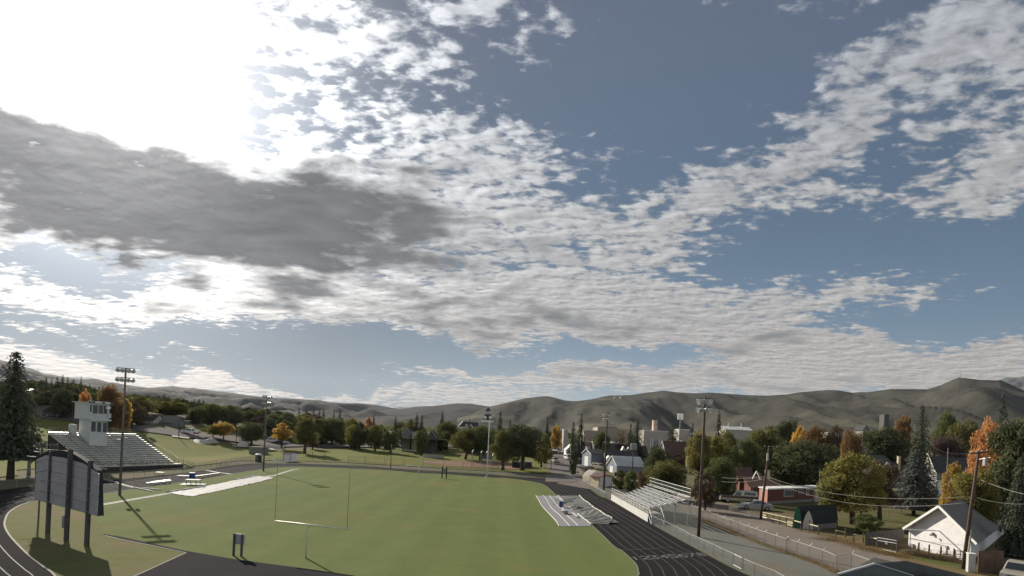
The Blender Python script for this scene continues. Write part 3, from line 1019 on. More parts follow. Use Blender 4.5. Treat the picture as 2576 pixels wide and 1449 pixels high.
# ---- goalposts
m_upr = mat('dull_yellow_paint', (0.20, 0.205, 0.09), 0.6, var=0.1)
def goal(base, L, Rr, zL, zR, label, r=0.085, ribbon_=True, post=m_cream, up=0.045):
    mid = (L + Rr) / 2
    root = empty('goalpost', base, label, 'goalpost', 'goalposts on the football field')
    rel = lambda p: Vector(p) - base
    h = mid.z
    cmid = Vector((mid.x, mid.y, h))
    dirn = Vector((mid.x - base.x, mid.y - base.y, 0))
    pts = [Vector((0, 0, 0)), Vector((0, 0, h * 0.72)), dirn * 0.05 + Vector((0, 0, h * 0.82)), dirn * 0.25 + Vector((0, 0, h * 0.92)), dirn * 0.6 + Vector((0, 0, h * 0.975)), dirn + Vector((0, 0, h))]
    MB().tube(pts, r * 1.15, 10).build('gooseneck', post, root, smooth=True)
    MB().tube([rel(L), rel(Rr)], r, 10).build('crossbar', post, root, smooth=True)
    for q, zt in ((L, zL), (Rr, zR)):
        u = MB().tube([rel(q), rel(q) + Vector((0, 0, zt - q.z))], up, 8).build('upright', m_upr, root, smooth=True)
        if ribbon_:
            mb = MB()
            t = rel(q) + Vector((0, 0, zt - q.z))
            mb.add([t, t + Vector((0.35, -0.05, 0.28)), t + Vector((0.45, -0.05, 0.18)), t + Vector((0.05, 0, -0.1))], [(0, 1, 2, 3)])
            mb.add([t, t + Vector((-0.4, 0.1, 0.36)), t + Vector((-0.6, 0.1, 0.3)), t + Vector((-0.05, 0, -0.1))], [(0, 1, 2, 3)])
            mb.build('wind_ribbon', m_white, u)
            ribbon_ = False
    return root


gb = G(769.2, 1404.5)
goal(gb, P(691.7, 1310.8, 53.4), P(873, 1331, 51.2), P(690, 1164, 53.4).z, P(877, 1172, 51.2).z, 'near pale yellow goalpost with its gooseneck bent over the close end of the field', up=0.022)
gf_ = G(1052.2, 1202)
goal(gf_, P(1020, 1170, gf_.y + 0.6), P(1086, 1174.5, gf_.y + 0.6), 9.0, 9.0, 'distant pale goalpost at the far end of the football field', r=0.05, ribbon_=False, up=0.015)

# ---- small timing boards
def sign_board(b1, b2, top_v, pt, pb, over, label, m_post=m_steel, m_panel=m_greyp, w=0.16):
    p1, p2 = G(*b1), G(*b2)
    p2 = Vector((p2.x, p2.y, 0))
    c = (p1 + p2) / 2
    root = empty('timing_board', c, label, 'sign board', 'timing boards behind the goalposts')
    d = (p2 - p1).normalized()
    n = Vector((-d.y, d.x, 0))
    zt, z1, z0 = (P(b1[0], q, c.y).z for q in (top_v, pt, pb))
    for p in (p1, p2):
        q = p - c
        MB().box((q.x, q.y, zt / 2), (w, w, zt), math.atan2(d.y, d.x)).build('post', m_post, root)
    hw = (p2 - p1).length / 2 + over
    pc = n * 0.16
    ang = math.atan2(d.y, d.x)
    MB().box((pc.x, pc.y, (z0 + z1) / 2), (hw * 2, 0.16, z1 - z0), ang).build('panel', m_panel, root, bevel=0.02)
    for zb in (z0 + 0.1, z1 - 0.1):
        q = n * 0.03
        MB().box((q.x, q.y, zb), (hw * 1.9, 0.08, 0.07), ang).build('batten', m_galv, root)


sign_board((587.4, 1398), (606.9, 1400.6), 1341.7, 1343, 1369, 0.14, 'grey timing board seen from behind on two dark posts near the runway')
sign_board((1111.7, 1203.5), (1122.6, 1204.4), 1174, 1178, 1189, 0.08, 'small black timing board on two posts at the far end of the field', m_black, m_greyb, 0.22)

# ---- scoreboard seen from behind
sb1, sb2, sb3 = G(*R2(498, 998)), G(*R2(692, 1078)), G(*R2(905, 1132))
sbd = Vector((sb3.x - sb1.x, sb3.y - sb1.y, 0)).normalized()
sbn = Vector((-sbd.y, sbd.x, 0))
if sbn.y < 0: sbn = -sbn
sbo = Vector((sb2.x, sb2.y, 0))
ROOT = empty('scoreboard', sbo, 'large arched scoreboard seen from behind on three dark posts, left of the field', 'scoreboard')


def PV(u, v, p0, dirv):
    """line of sight meets the vertical plane through p0 along dirv"""
    n = Vector((-dirv.y, dirv.x, 0))
    d = ray(u, v)
    o_ = Vector((0, 0, CAMH))
    t = (Vector(p0) - o_).dot(n) / d.dot(n)
    return o_ + d * t


pl0 = sbo + sbn * 0.30
outl = [R2(358, 650), R2(358, 226), R2(398, 188), R2(470, 152), R2(560, 134), R2(640, 136), R2(725, 152), R2(800, 196), R2(900, 262), R2(1000, 345), R2(1014, 824)]
pts = [PV(u, v, pl0, sbd) - sbo for u, v in outl]
sx = [(p.dot(sbd), p.z) for p in pts]
th = 0.55


def sb_at(x, z, y): return sbd * x + sbn * (0.30 + y) + Vector((0, 0, z))


def clip_top(x):
    for (x0, z0), (x1, z1) in zip(sx[1:-2], sx[2:-1]):
        if x0 <= x <= x1:
            return z0 + (z1 - z0) * (x - x0) / (x1 - x0)
    return sx[1][1] if x < sx[1][0] else sx[-2][1]


xl, xr = sx[0][0], sx[-1][0]
zb_at = lambda x: sx[0][1] + (sx[-1][1] - sx[0][1]) * (x - xl) / (xr - xl)
zside = min(sx[1][1], sx[-2][1])
mb = MB()
n_ = len(sx)
mb.add([sb_at(x, z, 0.06) for x, z in sx] + [sb_at(x, z, th) for x, z in sx], [tuple(range(n_)), tuple(range(2 * n_ - 1, n_ - 1, -1))] + [(i, (i + 1) % n_, n_ + (i + 1) % n_, n_ + i) for i in range(n_)])
mb.build('cabinet', mat('dark_cabinet', (0.05, 0.048, 0.05), 0.85, 0, 0.05), ROOT)
rowsz = [0.0, 0.21, 0.45, 0.67, 0.90, 1.0]
colsx = [xl + 0.05, sx[0][0] + (xr - xl) * 0.17, xl + (xr - xl) * 0.455, xl + (xr - xl) * 0.775, xr - 0.05]
for i in range(4):
    for j in range(5):
        a, b_ = colsx[i] + 0.025, colsx[i + 1] - 0.025
        q = []
        for x, f in ((a, rowsz[j]), (b_, rowsz[j]), (b_, rowsz[j + 1]), (a, rowsz[j + 1])):
            z0 = zb_at(x); z1 = min(clip_top(x) - 0.22, zside + 0.75)
            q.append((x, z0 + 0.03 + (z1 - z0 - 0.06) * f))
        q = [(x, z + (0.02 if k < 2 else -0.02)) for k, (x, z) in enumerate(q)]
        pb = MB().add([sb_at(x, z, 0.0) for x, z in q] + [sb_at(x, z, 0.08) for x, z in q], [(0, 1, 2, 3), (7, 6, 5, 4), (0, 4, 5, 1), (1, 5, 6, 2), (2, 6, 7, 3), (3, 7, 4, 0)])
        pb.build('back_panel', m_greyp, ROOT)
for j in (0, 1, 2, 3, 4):
    mb = MB()
    xa, xb = xl + 0.1, xr - 0.1
    f = rowsz[j] + (0.03 if j == 0 else 0)
    za = zb_at(xa) + (min(clip_top(xa), zside + .75) - zb_at(xa)) * f
    zb_ = zb_at(xb) + (min(clip_top(xb), zside + .75) - zb_at(xb)) * f
    mb.bar(sb_at(xa, za, -0.03), sb_at(xb, zb_, -0.03), 0.05, 0.08)
    mb.build('batten', m_greyp, ROOT)
for b_, t_ in ((sb1, R2(465, 148)), (sb2, R2(650, 118)), (sb3, R2(862, 236))):
    h = P(*t_, b_.y).z
    q = b_ - sbo
    mb = MB()
    for oy in (-0.16, 0.16):
        c = q + sbn * oy
        mb.box((c.x, c.y, h / 2), (0.27, 0.035, h), math.atan2(sbd.y, sbd.x))
    mb.box((q.x, q.y, h / 2), (0.04, 0.30, h), math.atan2(sbd.y, sbd.x))
    mb.build('post', m_steel, ROOT)
    for k in range(4):
        c = q + sbd * 0.2 + sbn * (-0.16)
        MB().box((c.x, c.y, 3.2 + k * 1.05), (0.08, 0.06, 0.08)).build('bolt', m_galv, ROOT)
c = sb2 - sbo - sbd * 0.38
cb = MB().box((c.x, c.y - 0.1, P(*R2(660, 885), sb2.y).z), (0.34, 0.34, 1.15), math.atan2(sbd.y, sbd.x)).build('control_box', m_greyb, ROOT, bevel=0.02)
MB().box((c.x, c.y - 0.1, P(*R2(650, 838), sb2.y).z + 0.04), (0.40, 0.40, 0.06), math.atan2(sbd.y, sbd.x)).build('lid', m_alu, cb)
# rack of lamps rising behind the scoreboard
rb = G(*L1(1000, 1550)); rb = Vector((rb.x, 66.0, 0))
rx = P(*L1(1010, 450), 66.0)
rack = empty('lamp_rack', (rx.x, 66.0, 0), 'rack of six dark club shaped lamps on a white bar above the scoreboard', 'lamp rack')
MB().tube([(0, 0, 0), (0, 0, rx.z + 0.3)], 0.09, 8).build('post', m_wood2, rack)
ca, cbp = P(*L1(880, 402), 66.0), P(*L1(1440, 448), 66.0)
o0 = Vector((rx.x, 66.0, 0))
MB().bar(ca - o0, cbp - o0, 0.05, 0.07).build('crossbar', m_white, rack)
MB().bar(P(*L1(820, 470), 66) - o0, P(*L1(945, 482), 66) - o0, 0.06, 0.07).build('crossbar', m_white, rack)
MB().bar(P(*L1(660, 583), 66) - o0, P(*L1(865, 600), 66) - o0, 0.05, 0.08).build('crossbar', m_white, rack)
MB().bar(P(*L1(960, 400), 66) - o0, P(*L1(985, 540), 66) - o0, 0.05).build('brace', m_cream, rack)
for a, b_ in (((895, 258), (938, 408)), ((1003, 262), (1045, 416)), ((1078, 268), (1115, 424)), ((1208, 288), (1250, 434)), ((1308, 300), (1332, 436)), ((1385, 284), (1400, 436))):
    p, q = P(*L1(*a), 66) - o0, P(*L1(*b_), 66) - o0
    MB().tube([p + (p - q) * 0.02, p, p + (q - p) * 0.15, p + (q - p) * 0.32, p + (q - p) * 0.55, p + (q - p) * 0.9, q], [0.05, 0.12, 0.16, 0.155, 0.11, 0.07, 0.05], 10).build('lamp', m_steel, rack, smooth=True)
rail = G(*L1(730, 1090))
mb = MB(); a, b_ = P(*L1(622, 1078), rail.y), P(*L1(840, 1078), rail.y)
tr = empty('low_rail', Vector((rail.x, rail.y, 0)), 'low white rail at the foot of the pale trunk left of the scoreboard', 'rail')
q0 = Vector((rail.x, rail.y, 0))
MB().bar(a - q0, b_ - q0, 0.14, 0.16).build('beam', m_white, tr)
for k in (0.1, 0.9):
    p = a + (b_ - a) * k - q0
    MB().bar((p.x, p.y, 0), (p.x, p.y, p.z - 0.05), 0.1).build('leg', m_wood2, tr)
# ------------------------------------------------------------------ bleachers
m_press = siding('press_box_panels', (0.62, 0.63, 0.61), 0.6, 0.6, 0.25, vertical=True, depth=0.2)
m_presst = mat('press_box_trim', (0.60, 0.66, 0.63), 0.6, var=0.12, scale=1)
m_glassd = mat('dark_glass', (0.035, 0.04, 0.045), 0.12, 0.0, 0.6, var=0.3, scale=0.6)
m_glassg = mat('grey_glass', (0.10, 0.11, 0.115), 0.12, 0.0, 0.6, var=0.3, scale=0.6)
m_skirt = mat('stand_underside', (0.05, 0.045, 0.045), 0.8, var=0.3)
m_deck = mat('deck_edge', (0.60, 0.58, 0.50), 0.6, var=0.2, scale=1)
m_rail = mat('rail_tube', (0.30, 0.30, 0.27), 0.6, 0.0, 0.4, var=0.2)

FL, FR = G(236, 1188), G(450, 1179)
BLt = P(123, 1088, 122.5); BRt = P(342, 1096, 141.5)
big = empty('bleachers', (FL + FR) / 2, 'large silver bleachers with rows of bench seats below the press box', 'bleachers')
B0 = (FL + FR) / 2
ZF, ZB, NR = 1.35, min(BLt.z, BRt.z), 15


def bl(s, t, z=None):
    """s along the rows, t from front to back"""
    f = FL + (FR - FL) * s
    b = Vector((BLt.x, BLt.y, 0)) + (Vector((BRt.x, BRt.y, 0)) - Vector((BLt.x, BLt.y, 0))) * s
    p = f + (b - f) * (0.14 + 0.86 * t)
    p.z = (ZF + (ZB - ZF) * t) if z is None else z
    return p - B0


UPT = Vector((0.20, -0.06, 1)).normalized()
segs = [(0.0, 0.30), (0.318, 0.66), (0.678, 1.0)]
for i in range(NR):
    t = i / (NR - 1)
    for a, b_ in segs:
        up = Vector((0, 0, 0.42))
        MB().bar(bl(a, t) + up, bl(b_, t) + up, 0.40, 0.05, UPT).build('seat_plank', m_alu, big)
        tf = t - 0.035
        MB().bar(bl(a, tf, bl(a, t).z - 0.0), bl(b_, tf, bl(b_, t).z), 0.30, 0.04).build('foot_plank', m_alu2, big)
    rz0 = bl(0, t).z
    q0, q1 = bl(0, t + 0.012, rz0 + 0.05), bl(1, t + 0.012, rz0 + 0.05)
    dz_ = (ZB - ZF) / (NR - 1)
    MB().add([q0, q1, q1 + Vector((0, 0, dz_ - 0.12)), q0 + Vector((0, 0, dz_ - 0.12))], [(0, 1, 2, 3)]).build('riser', m_alu2, big)
    if i % 1 == 0:
        mb = MB()
        for k in range(9):
            s = 0.03 + k * 0.1175
            p = bl(s, t)
            mb.bar(p, p + Vector((0, 0, 0.4)), 0.05)
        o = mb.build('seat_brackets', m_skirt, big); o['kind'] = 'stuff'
# stringers and legs below
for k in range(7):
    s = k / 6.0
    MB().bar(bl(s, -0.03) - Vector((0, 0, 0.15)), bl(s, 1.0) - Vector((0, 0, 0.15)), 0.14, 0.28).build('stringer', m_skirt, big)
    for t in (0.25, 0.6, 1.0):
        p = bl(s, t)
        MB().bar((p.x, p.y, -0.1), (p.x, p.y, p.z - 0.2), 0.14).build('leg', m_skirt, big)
# front walkway
w0, w1 = bl(-0.02, -0.16, ZF - 0.1), bl(1.06, -0.16, ZF - 0.1)
v0, v1 = bl(-0.02, -0.03, ZF - 0.1), bl(1.06, -0.03, ZF - 0.1)
mb = MB().add([w0, w1, v1, v0] + [q - Vector((0, 0, 0.22)) for q in (w0, w1, v1, v0)], [(0, 1, 2, 3), (7, 6, 5, 4), (0, 4, 5, 1), (1, 5, 6, 2), (2, 6, 7, 3), (3, 7, 4, 0)])
mb.build('walkway', m_deck, big)
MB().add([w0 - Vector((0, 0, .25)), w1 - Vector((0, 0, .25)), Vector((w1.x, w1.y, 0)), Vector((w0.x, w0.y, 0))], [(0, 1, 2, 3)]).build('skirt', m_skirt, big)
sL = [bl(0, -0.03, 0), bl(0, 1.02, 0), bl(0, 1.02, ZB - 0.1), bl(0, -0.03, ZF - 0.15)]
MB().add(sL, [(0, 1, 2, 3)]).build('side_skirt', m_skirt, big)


def railing(parent, pts, h, n, rails=(1.0, 0.55), r=0.035, m=m_rail, mesh=None, name='guard_rail', mp=m_steel):
    for k in range(len(pts) - 1):
        a, b_ = Vector(pts[k]), Vector(pts[k + 1])
        for f in rails:
            z = Vector((0, 0, h * f))
            MB().tube([a + z, b_ + z], r, 6).build(name, m, parent)
        for i in range(n + 1):
            p = a + (b_ - a) * (i / n)
            MB().tube([p, p + Vector((0, 0, h))], r, 6).build('rail_post', mp, parent)
        if mesh:
            wire_panel(a, b_, h * 0.96, mesh, parent)


def wire_panel(a, b_, h, m, parent, name='mesh_panel', z0=0.05):
    L = (Vector(b_) - Vector(a)).length
    me = bpy.data.meshes.new(name)
    up = Vector((0, 0, 1))
    me.from_pydata([tuple(Vector(a) + up * z0), tuple(Vector(b_) + up * z0), tuple(Vector(b_) + up * h), tuple(Vector(a) + up * h)], [], [(0, 1, 2, 3)])
    uv = me.uv_layers.new(name='UVMap')
    for k, q in enumerate(((0, z0), (L, z0), (L, h), (0, h))):
        uv.data[k].uv = q
    me.materials.append(m)
    o = bpy.data.objects.new(name, me)
    COL.objects.link(o)
    o.parent = parent
    return o


railing(big, [w0, w1], 1.05, 16, mesh=m_wire)
railing(big, [bl(0, 1.03), bl(1, 1.03)], 1.25, 9, mesh=m_wire)
railing(big, [bl(1.06, -0.16, ZF - 0.1), bl(1.06, -0.03, ZF - 0.1)], 1.05, 2)
railing(big, [bl(1.015, 0.0), bl(1.015, 1.0)], 0.95, 7, rails=(1.0,))
# ramp and stair at the right end of the walkway
ra, rb_ = bl(1.06, -0.10, ZF - 0.1), bl(1.22, -0.10, 0.05)
MB().bar(ra, rb_, 1.3, 0.15).build('ramp', m_deck, big)
railing(big, [ra + (w1 - v1).normalized() * 0.6, rb_ + (w1 - v1).normalized() * 0.6], 1.0, 3)

# ---- press box
ad = (FR - FL).normalized()
nd = Vector((-ad.y, ad.x, 0))
if nd.x > 0: nd = -nd          # away from the field
press = empty('press_box', bl(0.4, 0.6) + B0, 'two storey white press box standing on the big bleachers', 'press box')
PB0 = press.location.copy()


def pb_quad(name, corners_px, plane, m, depth=0.0, parent=press):
    ps = [PV(*q, plane, ad) - PB0 for q in corners_px]
    if depth:
        n = len(ps)
        bk = [p + nd * depth for p in ps]
        mb = MB().add(ps + bk, [tuple(range(n)), tuple(range(2 * n - 1, n - 1, -1))] + [(i, (i + 1) % n, n + (i + 1) % n, n + i) for i in range(n)])
    else:
        mb = MB().poly(ps)
    return mb.build(name, m, parent)


def pb_box(name, x0, x1, z0, z1, plane, depth, m, fwd=0.0, parent=press):
    """box whose front lies in the plane, spanning pixel columns x0..x1 (measured at mid height)"""
    a = PV(x0[0], x0[1], plane, ad); b_ = PV(x1[0], x1[1], plane, ad)
    a.z = b_.z = 0
    a, b_ = a - nd * fwd, b_ - nd * fwd
    ps = [a, b_, b_ + nd * depth, a + nd * depth]
    mb = MB().add([q + Vector((0, 0, z0)) - PB0 for q in ps] + [q + Vector((0, 0, z1)) - PB0 for q in ps], [(3, 2, 1, 0), (4, 5, 6, 7), (0, 1, 5, 4), (1, 2, 6, 5), (2, 3, 7, 6), (3, 0, 4, 7)])
    return mb.build(name, m, parent)


pl1 = bl(0.4, 0.60) + B0
pl2 = bl(0.4, 0.62) + B0
zlo = PV(*H2(800, 885), pl1, ad).z
zmid = PV(*H2(800, 505), pl1, ad).z
ztop = PV(*H2(800, 175), pl2, ad).z
pb_box('lower_storey', H2(633, 700), H2(975, 700), zlo - 2.5, zmid, pl1, 3.6, m_press)
pb_box('upper_storey', H2(590, 300), H2(1000, 300), zmid + 0.05, ztop, pl2, 4.6, m_press, fwd=0.35)
pb_box('band', H2(622, 500), H2(1028, 500), zmid - 0.22, zmid + 0.08, pl1, 3.2, m_presst, fwd=0.55)
pb_box('roof', H2(560, 160), H2(1050, 160), ztop, ztop + 0.16, pl2, 5.6, m_presst, fwd=0.9)
pb_box('parapet', H2(560, 160), H2(1000, 160), ztop + 0.162, ztop + 0.42, pl2, 0.12, m_white, fwd=0.55)
for a, b_, tp, bt in ((652, 742, 545, 742), (772, 856, 552, 750), (886, 968, 560, 756)):
    w = pb_box('window', H2(a - 8, 640), H2(b_ + 8, 640), PV(*H2(a, bt + 8), pl1, ad).z, PV(*H2(a, tp - 8), pl1, ad).z, pl1, 0.1, m_presst, fwd=0.05)
    pb_box('pane', H2(a, 640), H2(b_, 640), PV(*H2(a, bt), pl1, ad).z, PV(*H2(a, tp), pl1, ad).z, pl1, 0.1, m_glassg, fwd=0.08, parent=w)
for a, b_, tp, bt in ((602, 640, 205, 340), (662, 758, 205, 375), (776, 865, 212, 378), (880, 950, 216, 380)):
    w = pb_box('window', H2(a - 6, 300), H2(b_ + 6, 300), PV(*H2(a, bt + 6), pl2, ad).z, PV(*H2(a, tp - 6), pl2, ad).z, pl2, 0.1, m_presst, fwd=0.40)
    pb_box('pane', H2(a, 300), H2(b_, 300), PV(*H2(a, bt), pl2, ad).z, PV(*H2(a, tp), pl2, ad).z, pl2, 0.1, m_glassg, fwd=0.43, parent=w)
pb_box('balcony', H2(950, 400), H2(1012, 400), PV(*H2(980, 470), pl2, ad).z, PV(*H2(980, 378), pl2, ad).z, pl2, 1.6, m_press, fwd=0.75)
for a in (575, 650, 845, 1025):
    pb_box('speaker', H2(a - 18, 140), H2(a + 18, 140), ztop + 0.02, ztop + 0.34, pl2, 0.4, m_steel, fwd=1.15)
pb_box('floodlight', H2(900, 260), H2(985, 260), PV(*H2(940, 290), pl2, ad).z, PV(*H2(940, 235), pl2, ad).z, pl2, 0.4, m_alu, fwd=1.0)
# back stair shelter left of the press box
pb_box('stair_hatch', H2(284, 650), H2(372, 650), PV(*H2(300, 750), pl2, ad).z - 1.0, PV(*H2(300, 600), pl2, ad).z, bl(0.3, 0.98) + B0, 1.4, m_press)
mp_ = PV(*H2(290, 190), bl(0.3, 1.05) + B0, ad)
mast = MB().tube([Vector((mp_.x, mp_.y, 3)) - PB0, mp_ - PB0], 0.05, 6).build('mast', m_steel, press)

# ---- small bleachers on the right
def Gz(q, z): return G(q[0], q[1], z)


f0, f1 = G(*S1(1385, 442)), G(*S1(1868, 735))
small = empty('bleachers', (f0 + f1) / 2, 'small sunlit aluminium bleachers with a raised walkway beside the black track', 'bleachers')
S0 = small.location.copy()
ZD = 1.35
sd = (f1 - f0).normalized()
sn = Vector((-sd.y, sd.x, 0))
if sn.x < 0: sn = -sn
e0, e1 = f0 - sd * 0.2, f1 + sd * 0.0
wk = [e0, e1, e1 + sn * 1.9, e0 + sn * 1.9]
mb = MB().add([q + Vector((0, 0, ZD)) - S0 for q in wk] + [q + Vector((0, 0, ZD - 0.15)) - S0 for q in wk], [(0, 1, 2, 3), (7, 6, 5, 4), (0, 4, 5, 1), (1, 5, 6, 2), (2, 6, 7, 3), (3, 7, 4, 0)])
mb.build('walkway', m_conc, small)
m_skw = mat('pale_metal_skirt', (0.55, 0.53, 0.50), 0.7, var=0.12, scale=0.5, grime=0.35)
MB().add([e0 - S0 + Vector((0, 0, 0)), e1 - S0, e1 - S0 + Vector((0, 0, ZD - 0.002)), e0 - S0 + Vector((0, 0, ZD - 0.002))], [(0, 1, 2, 3)]).build('skirt', m_skw, small)
# seat rows: front and back rows from their ends in the picture
r0a, r0b = Gz(S1(1545, 372), ZD + 0.42), Gz(S1(1850, 528), ZD + 0.42)
zt = ZD + 0.42 + 7 * 0.36
r7a, r7b = Gz(S1(1868, 236), zt), Gz(S1(2408, 408), zt)
r0a = r0b + (r0a - r0b) * 1.0
for i in range(8):
    t = i / 7.0
    a = r0a + (r7a - r0a) * t
    b_ = r0b + (r7b - r0b) * t
    z = ZD + 0.42 + 0.36 * i
    a.z = b_.z = z
    d = b_ - a
    n = Vector((d.y, -d.x, 0)).normalized()
    if n.x > 0: n = -n
    for s0, s1 in ((0.0, 0.135), (0.175, 0.455), (0.46, 0.735), (0.775, 1.0)):
        p, q = a + d * s0 - S0, a + d * s1 - S0
        MB().bar(p, q, 0.30, 0.05).build('seat_plank', m_alu, small)
        lo = Vector((0, 0, -0.40))
        MB().bar(p + n * 0.42 + lo, q + n * 0.42 + lo, 0.34, 0.04).build('foot_plank', m_alu, small)
        if i < 7:
            hi = Vector((0, 0, -0.20))
            MB().add([p - n * 0.2 + lo, q - n * 0.2 + lo, q - n * 0.2 - Vector((0, 0, 0.06)), p - n * 0.2 - Vector((0, 0, .06))], [(0, 1, 2, 3)]).build('riser', m_alu2, small)
    for s in (0.0, 0.13, 0.18, 0.36, 0.55, 0.73, 0.78, 1.0):
        p = a + d * s - S0
        MB().bar(p - Vector((0, 0, 0.02)), p - Vector((0, 0, 0.42)), 0.05).build('seat_bracket', m_alu2, small)
    for s in (0.0, 0.15, 0.45, 0.75, 1.0):
        p = a + d * s - S0
        if i in (2, 5, 7):
            MB().bar((p.x, p.y, 0), (p.x, p.y, p.z - 0.45), 0.08).build('leg', m_galv, small)
for s in (0.0, 0.15, 0.45, 0.75, 1.0):
    p, q = r0a + (r0b - r0a) * s - S0, r7a + (r7b - r7a) * s - S0
    MB().bar(Vector((p.x, p.y, ZD - 0.15)), Vector((q.x, q.y, zt - 0.65)), 0.1, 0.16).build('stringer', m_galv, small)
    MB().bar(Vector((p.x, p.y, 0.05)), Vector((q.x, q.y, zt - 0.8)), 0.06).build('cross_brace', m_galv, small)
back = [r7a + (r7a - r0a).normalized() * 0.45 - S0 - Vector((0, 0, 0.4)), r7b + (r7b - r0b).normalized() * 0.45 - S0 - Vector((0, 0, 0.4))]
railing(small, back, 1.55, 6, rails=(1.0, 0.62, 0.25), m=m_galv, mp=m_galv, mesh=m_wire)
railing(small, [e0 + sn * 0.05 + Vector((0, 0, ZD)) - S0, e1 + sn * 0.05 + Vector((0, 0, ZD)) - S0], 1.05, 14, rails=(1.0, 0.55), m=m_galv, mp=m_galv, mesh=m_wire)
for k in (0.155, 0.755):
    for i in (2, 4, 6):
        t = i / 7.0
        p = r0a + (r7a - r0a) * t; q = r0b + (r7b - r0b) * t
        c = p + (q - p) * k - S0; c.z = ZD + 0.36 * i
        MB().tube([c, c + Vector((0, 0, 0.95)), c + Vector((0, 0, 0.95)) + (r7a - r0a).normalized() * 0.75 + Vector((0, 0, .3)), c + (r7a - r0a).normalized() * 0.75 + Vector((0, 0, 0.36))], 0.025, 6).build('aisle_rail', m_galv, small)
# stair at the near end
nst = 7
for i in range(nst):
    c0 = e1 + sn * 0.05 + sd * (0.15 + 0.30 * i)
    z = ZD - (i + 1) * ZD / (nst + 0.5)
    a, b_ = c0 - S0 + Vector((0, 0, z)), c0 + sn * 1.8 - S0 + Vector((0, 0, z))
    MB().bar(a, b_, 0.28, 0.05).build('stair_tread', m_alu2, small)
for k in (0.02, 1.88):
    a = e1 + sn * k - S0
    b_ = e1 + sn * k + sd * 2.2 - S0
    MB().tube([a + Vector((0, 0, ZD)), a + Vector((0, 0, ZD + 1.0)), b_ + Vector((0, 0, 1.0)), b_ + Vector((0, 0, 0))], 0.04, 8).build('hand_rail', m_alu, small)
    MB().bar(a + Vector((0, 0, ZD - 0.1)), b_ + Vector((0, 0, 0.02)), 0.06, 0.22).build('stringer', m_alu2, small)


# ------------------------------------------------------------------ fences
def fence(name, pts, h, label, m_post, mesh, rail_r=0.03, post_r=0.035, arms=False, skip=(), rails=True, group=None, lower=False, mr=None):
    c = pts[len(pts) // 2]
    root = empty(name, c, label, 'fence', group)
    rel = [q - c for q in pts]
    up = Vector((0, 0, 1))
    for i, p in enumerate(rel):
        mb = MB().tube([p, p + up * h], post_r, 6)
        o = mb.build('post', m_post, root)
        if arms:
            j = min(i + 1, len(rel) - 1)
            d = (rel[j] - rel[max(j - 1, 0)]).normalized()
            n = Vector((-d.y, d.x, 0))
            MB().bar(p + up * (h - 0.02), p + up * (h + 0.3) + n * 0.26, 0.05).build('barb_arm', m_post, o)
        if i + 1 < len(rel) and i not in skip:
            q = rel[i + 1]
            if rails:
                MB().tube([p + up * h, q + up * h], rail_r, 6).build('top_rail', mr or m_rail, root)
            if lower:
                MB().tube([p + up * 0.08, q + up * 0.08], rail_r, 6).build('bottom_rail', mr or m_rail, root)
            if mesh:
                wire_panel(p, q, h, mesh, root)
    return root


def along(pts, step):
    """points evenly spaced along a line"""
    pts = [Vector(q) for q in pts]
    out = [pts[0].copy()]
    need = step
    for a, b_ in zip(pts[:-1], pts[1:]):
        L = (b_ - a).length
        s = need
        while s <= L:
            out.append(a + (b_ - a) * (s / L)); s += step
        need = s - L
    return out


tf = [G(*q) for q in [R5(0, 1122), R5(245, 1137), R5(420, 1152), R5(640, 1168), R5(780, 1192), R5(860, 1228), R5(960, 1290), R5(1080, 1362)]] + [G(*S1(1375, 432))]
fence('track_fence', along(spline(tf, 4), 3.0), 1.2, 'low chain link fence round the far right bend of the track', m_galv, m_wire2)
tf2 = [G(*q) for q in [S1(1890, 733), K6(740, 380), K6(822, 416), K6(905, 460), K6(1010, 520), K6(1120, 580), K6(1225, 645), K6(1360, 705), K6(1455, 755), K6(1610, 830), K6(1760, 912), K6(1925, 992)]]
fence('track_fence', tf2, 1.22, 'low chain link fence between the track and the gravel, in front of the brown mast', m_galv, m_wire2, 0.026, 0.03)
g0, g1 = G(*K6(1930, 994)), G(*K6(2062, 1064))
gate = empty('fence_gate', g0, 'short chain link gate left open in the trackside fence', 'gate')
gr = g1 - g0
for a, b_ in (((0, 0.12), (0, 1.2)), ((1, 0.12), (1, 1.2)), ((0, 0.12), (1, 0.12)), ((0, 1.2), (1, 1.2))):
    MB().tube([gr * a[0] + Vector((0, 0, a[1])), gr * b_[0] + Vector((0, 0, b_[1]))], 0.03, 6).build('gate_frame', m_galv, gate)
wire_panel(Vector((0, 0, 0)), gr, 1.2, m_wire2, gate, z0=0.14)
tf3 = [G(*q) for q in [K6(2092, 1082), K6(2265, 1165)]] + [G(1946, 1470), G(1990, 1497), G(2040, 1527), Vector((24, 36, 0))]
fence('track_fence', tf3, 1.22, 'low chain link fence by the track at the bottom edge, past the open gate', m_galv, m_wire2, 0.026, 0.03)
af = [G(*S2(*q)) for q in [(315, 640), (395, 668), (470, 720), (558, 742), (648, 785), (745, 832), (848, 868), (948, 908), (1060, 958), (1175, 1002), (1295, 1052), (1435, 1102), (1578, 1152), (1725, 1198), (1888, 1262), (2060, 1322), (2245, 1412)]] + [G(*K7(1580, 1185)), Vector((34.5, 41.5, 0))]
fence('alley_fence', af, 1.72, 'tall chain link fence with barbed wire arms beside the dirt alley', m_galv, m_wire, 0.03, 0.035, arms=True)
ef = [G(*H8(*q)) for q in [(1330, 1010), (1500, 1075), (1640, 1125), (1780, 1170), (1900, 1215), (1960, 1240)]]
fence('yard_fence', ef, 1.6, 'chain link fence running from the white equipment shed towards the small bleachers', m_galv, m_wire2)
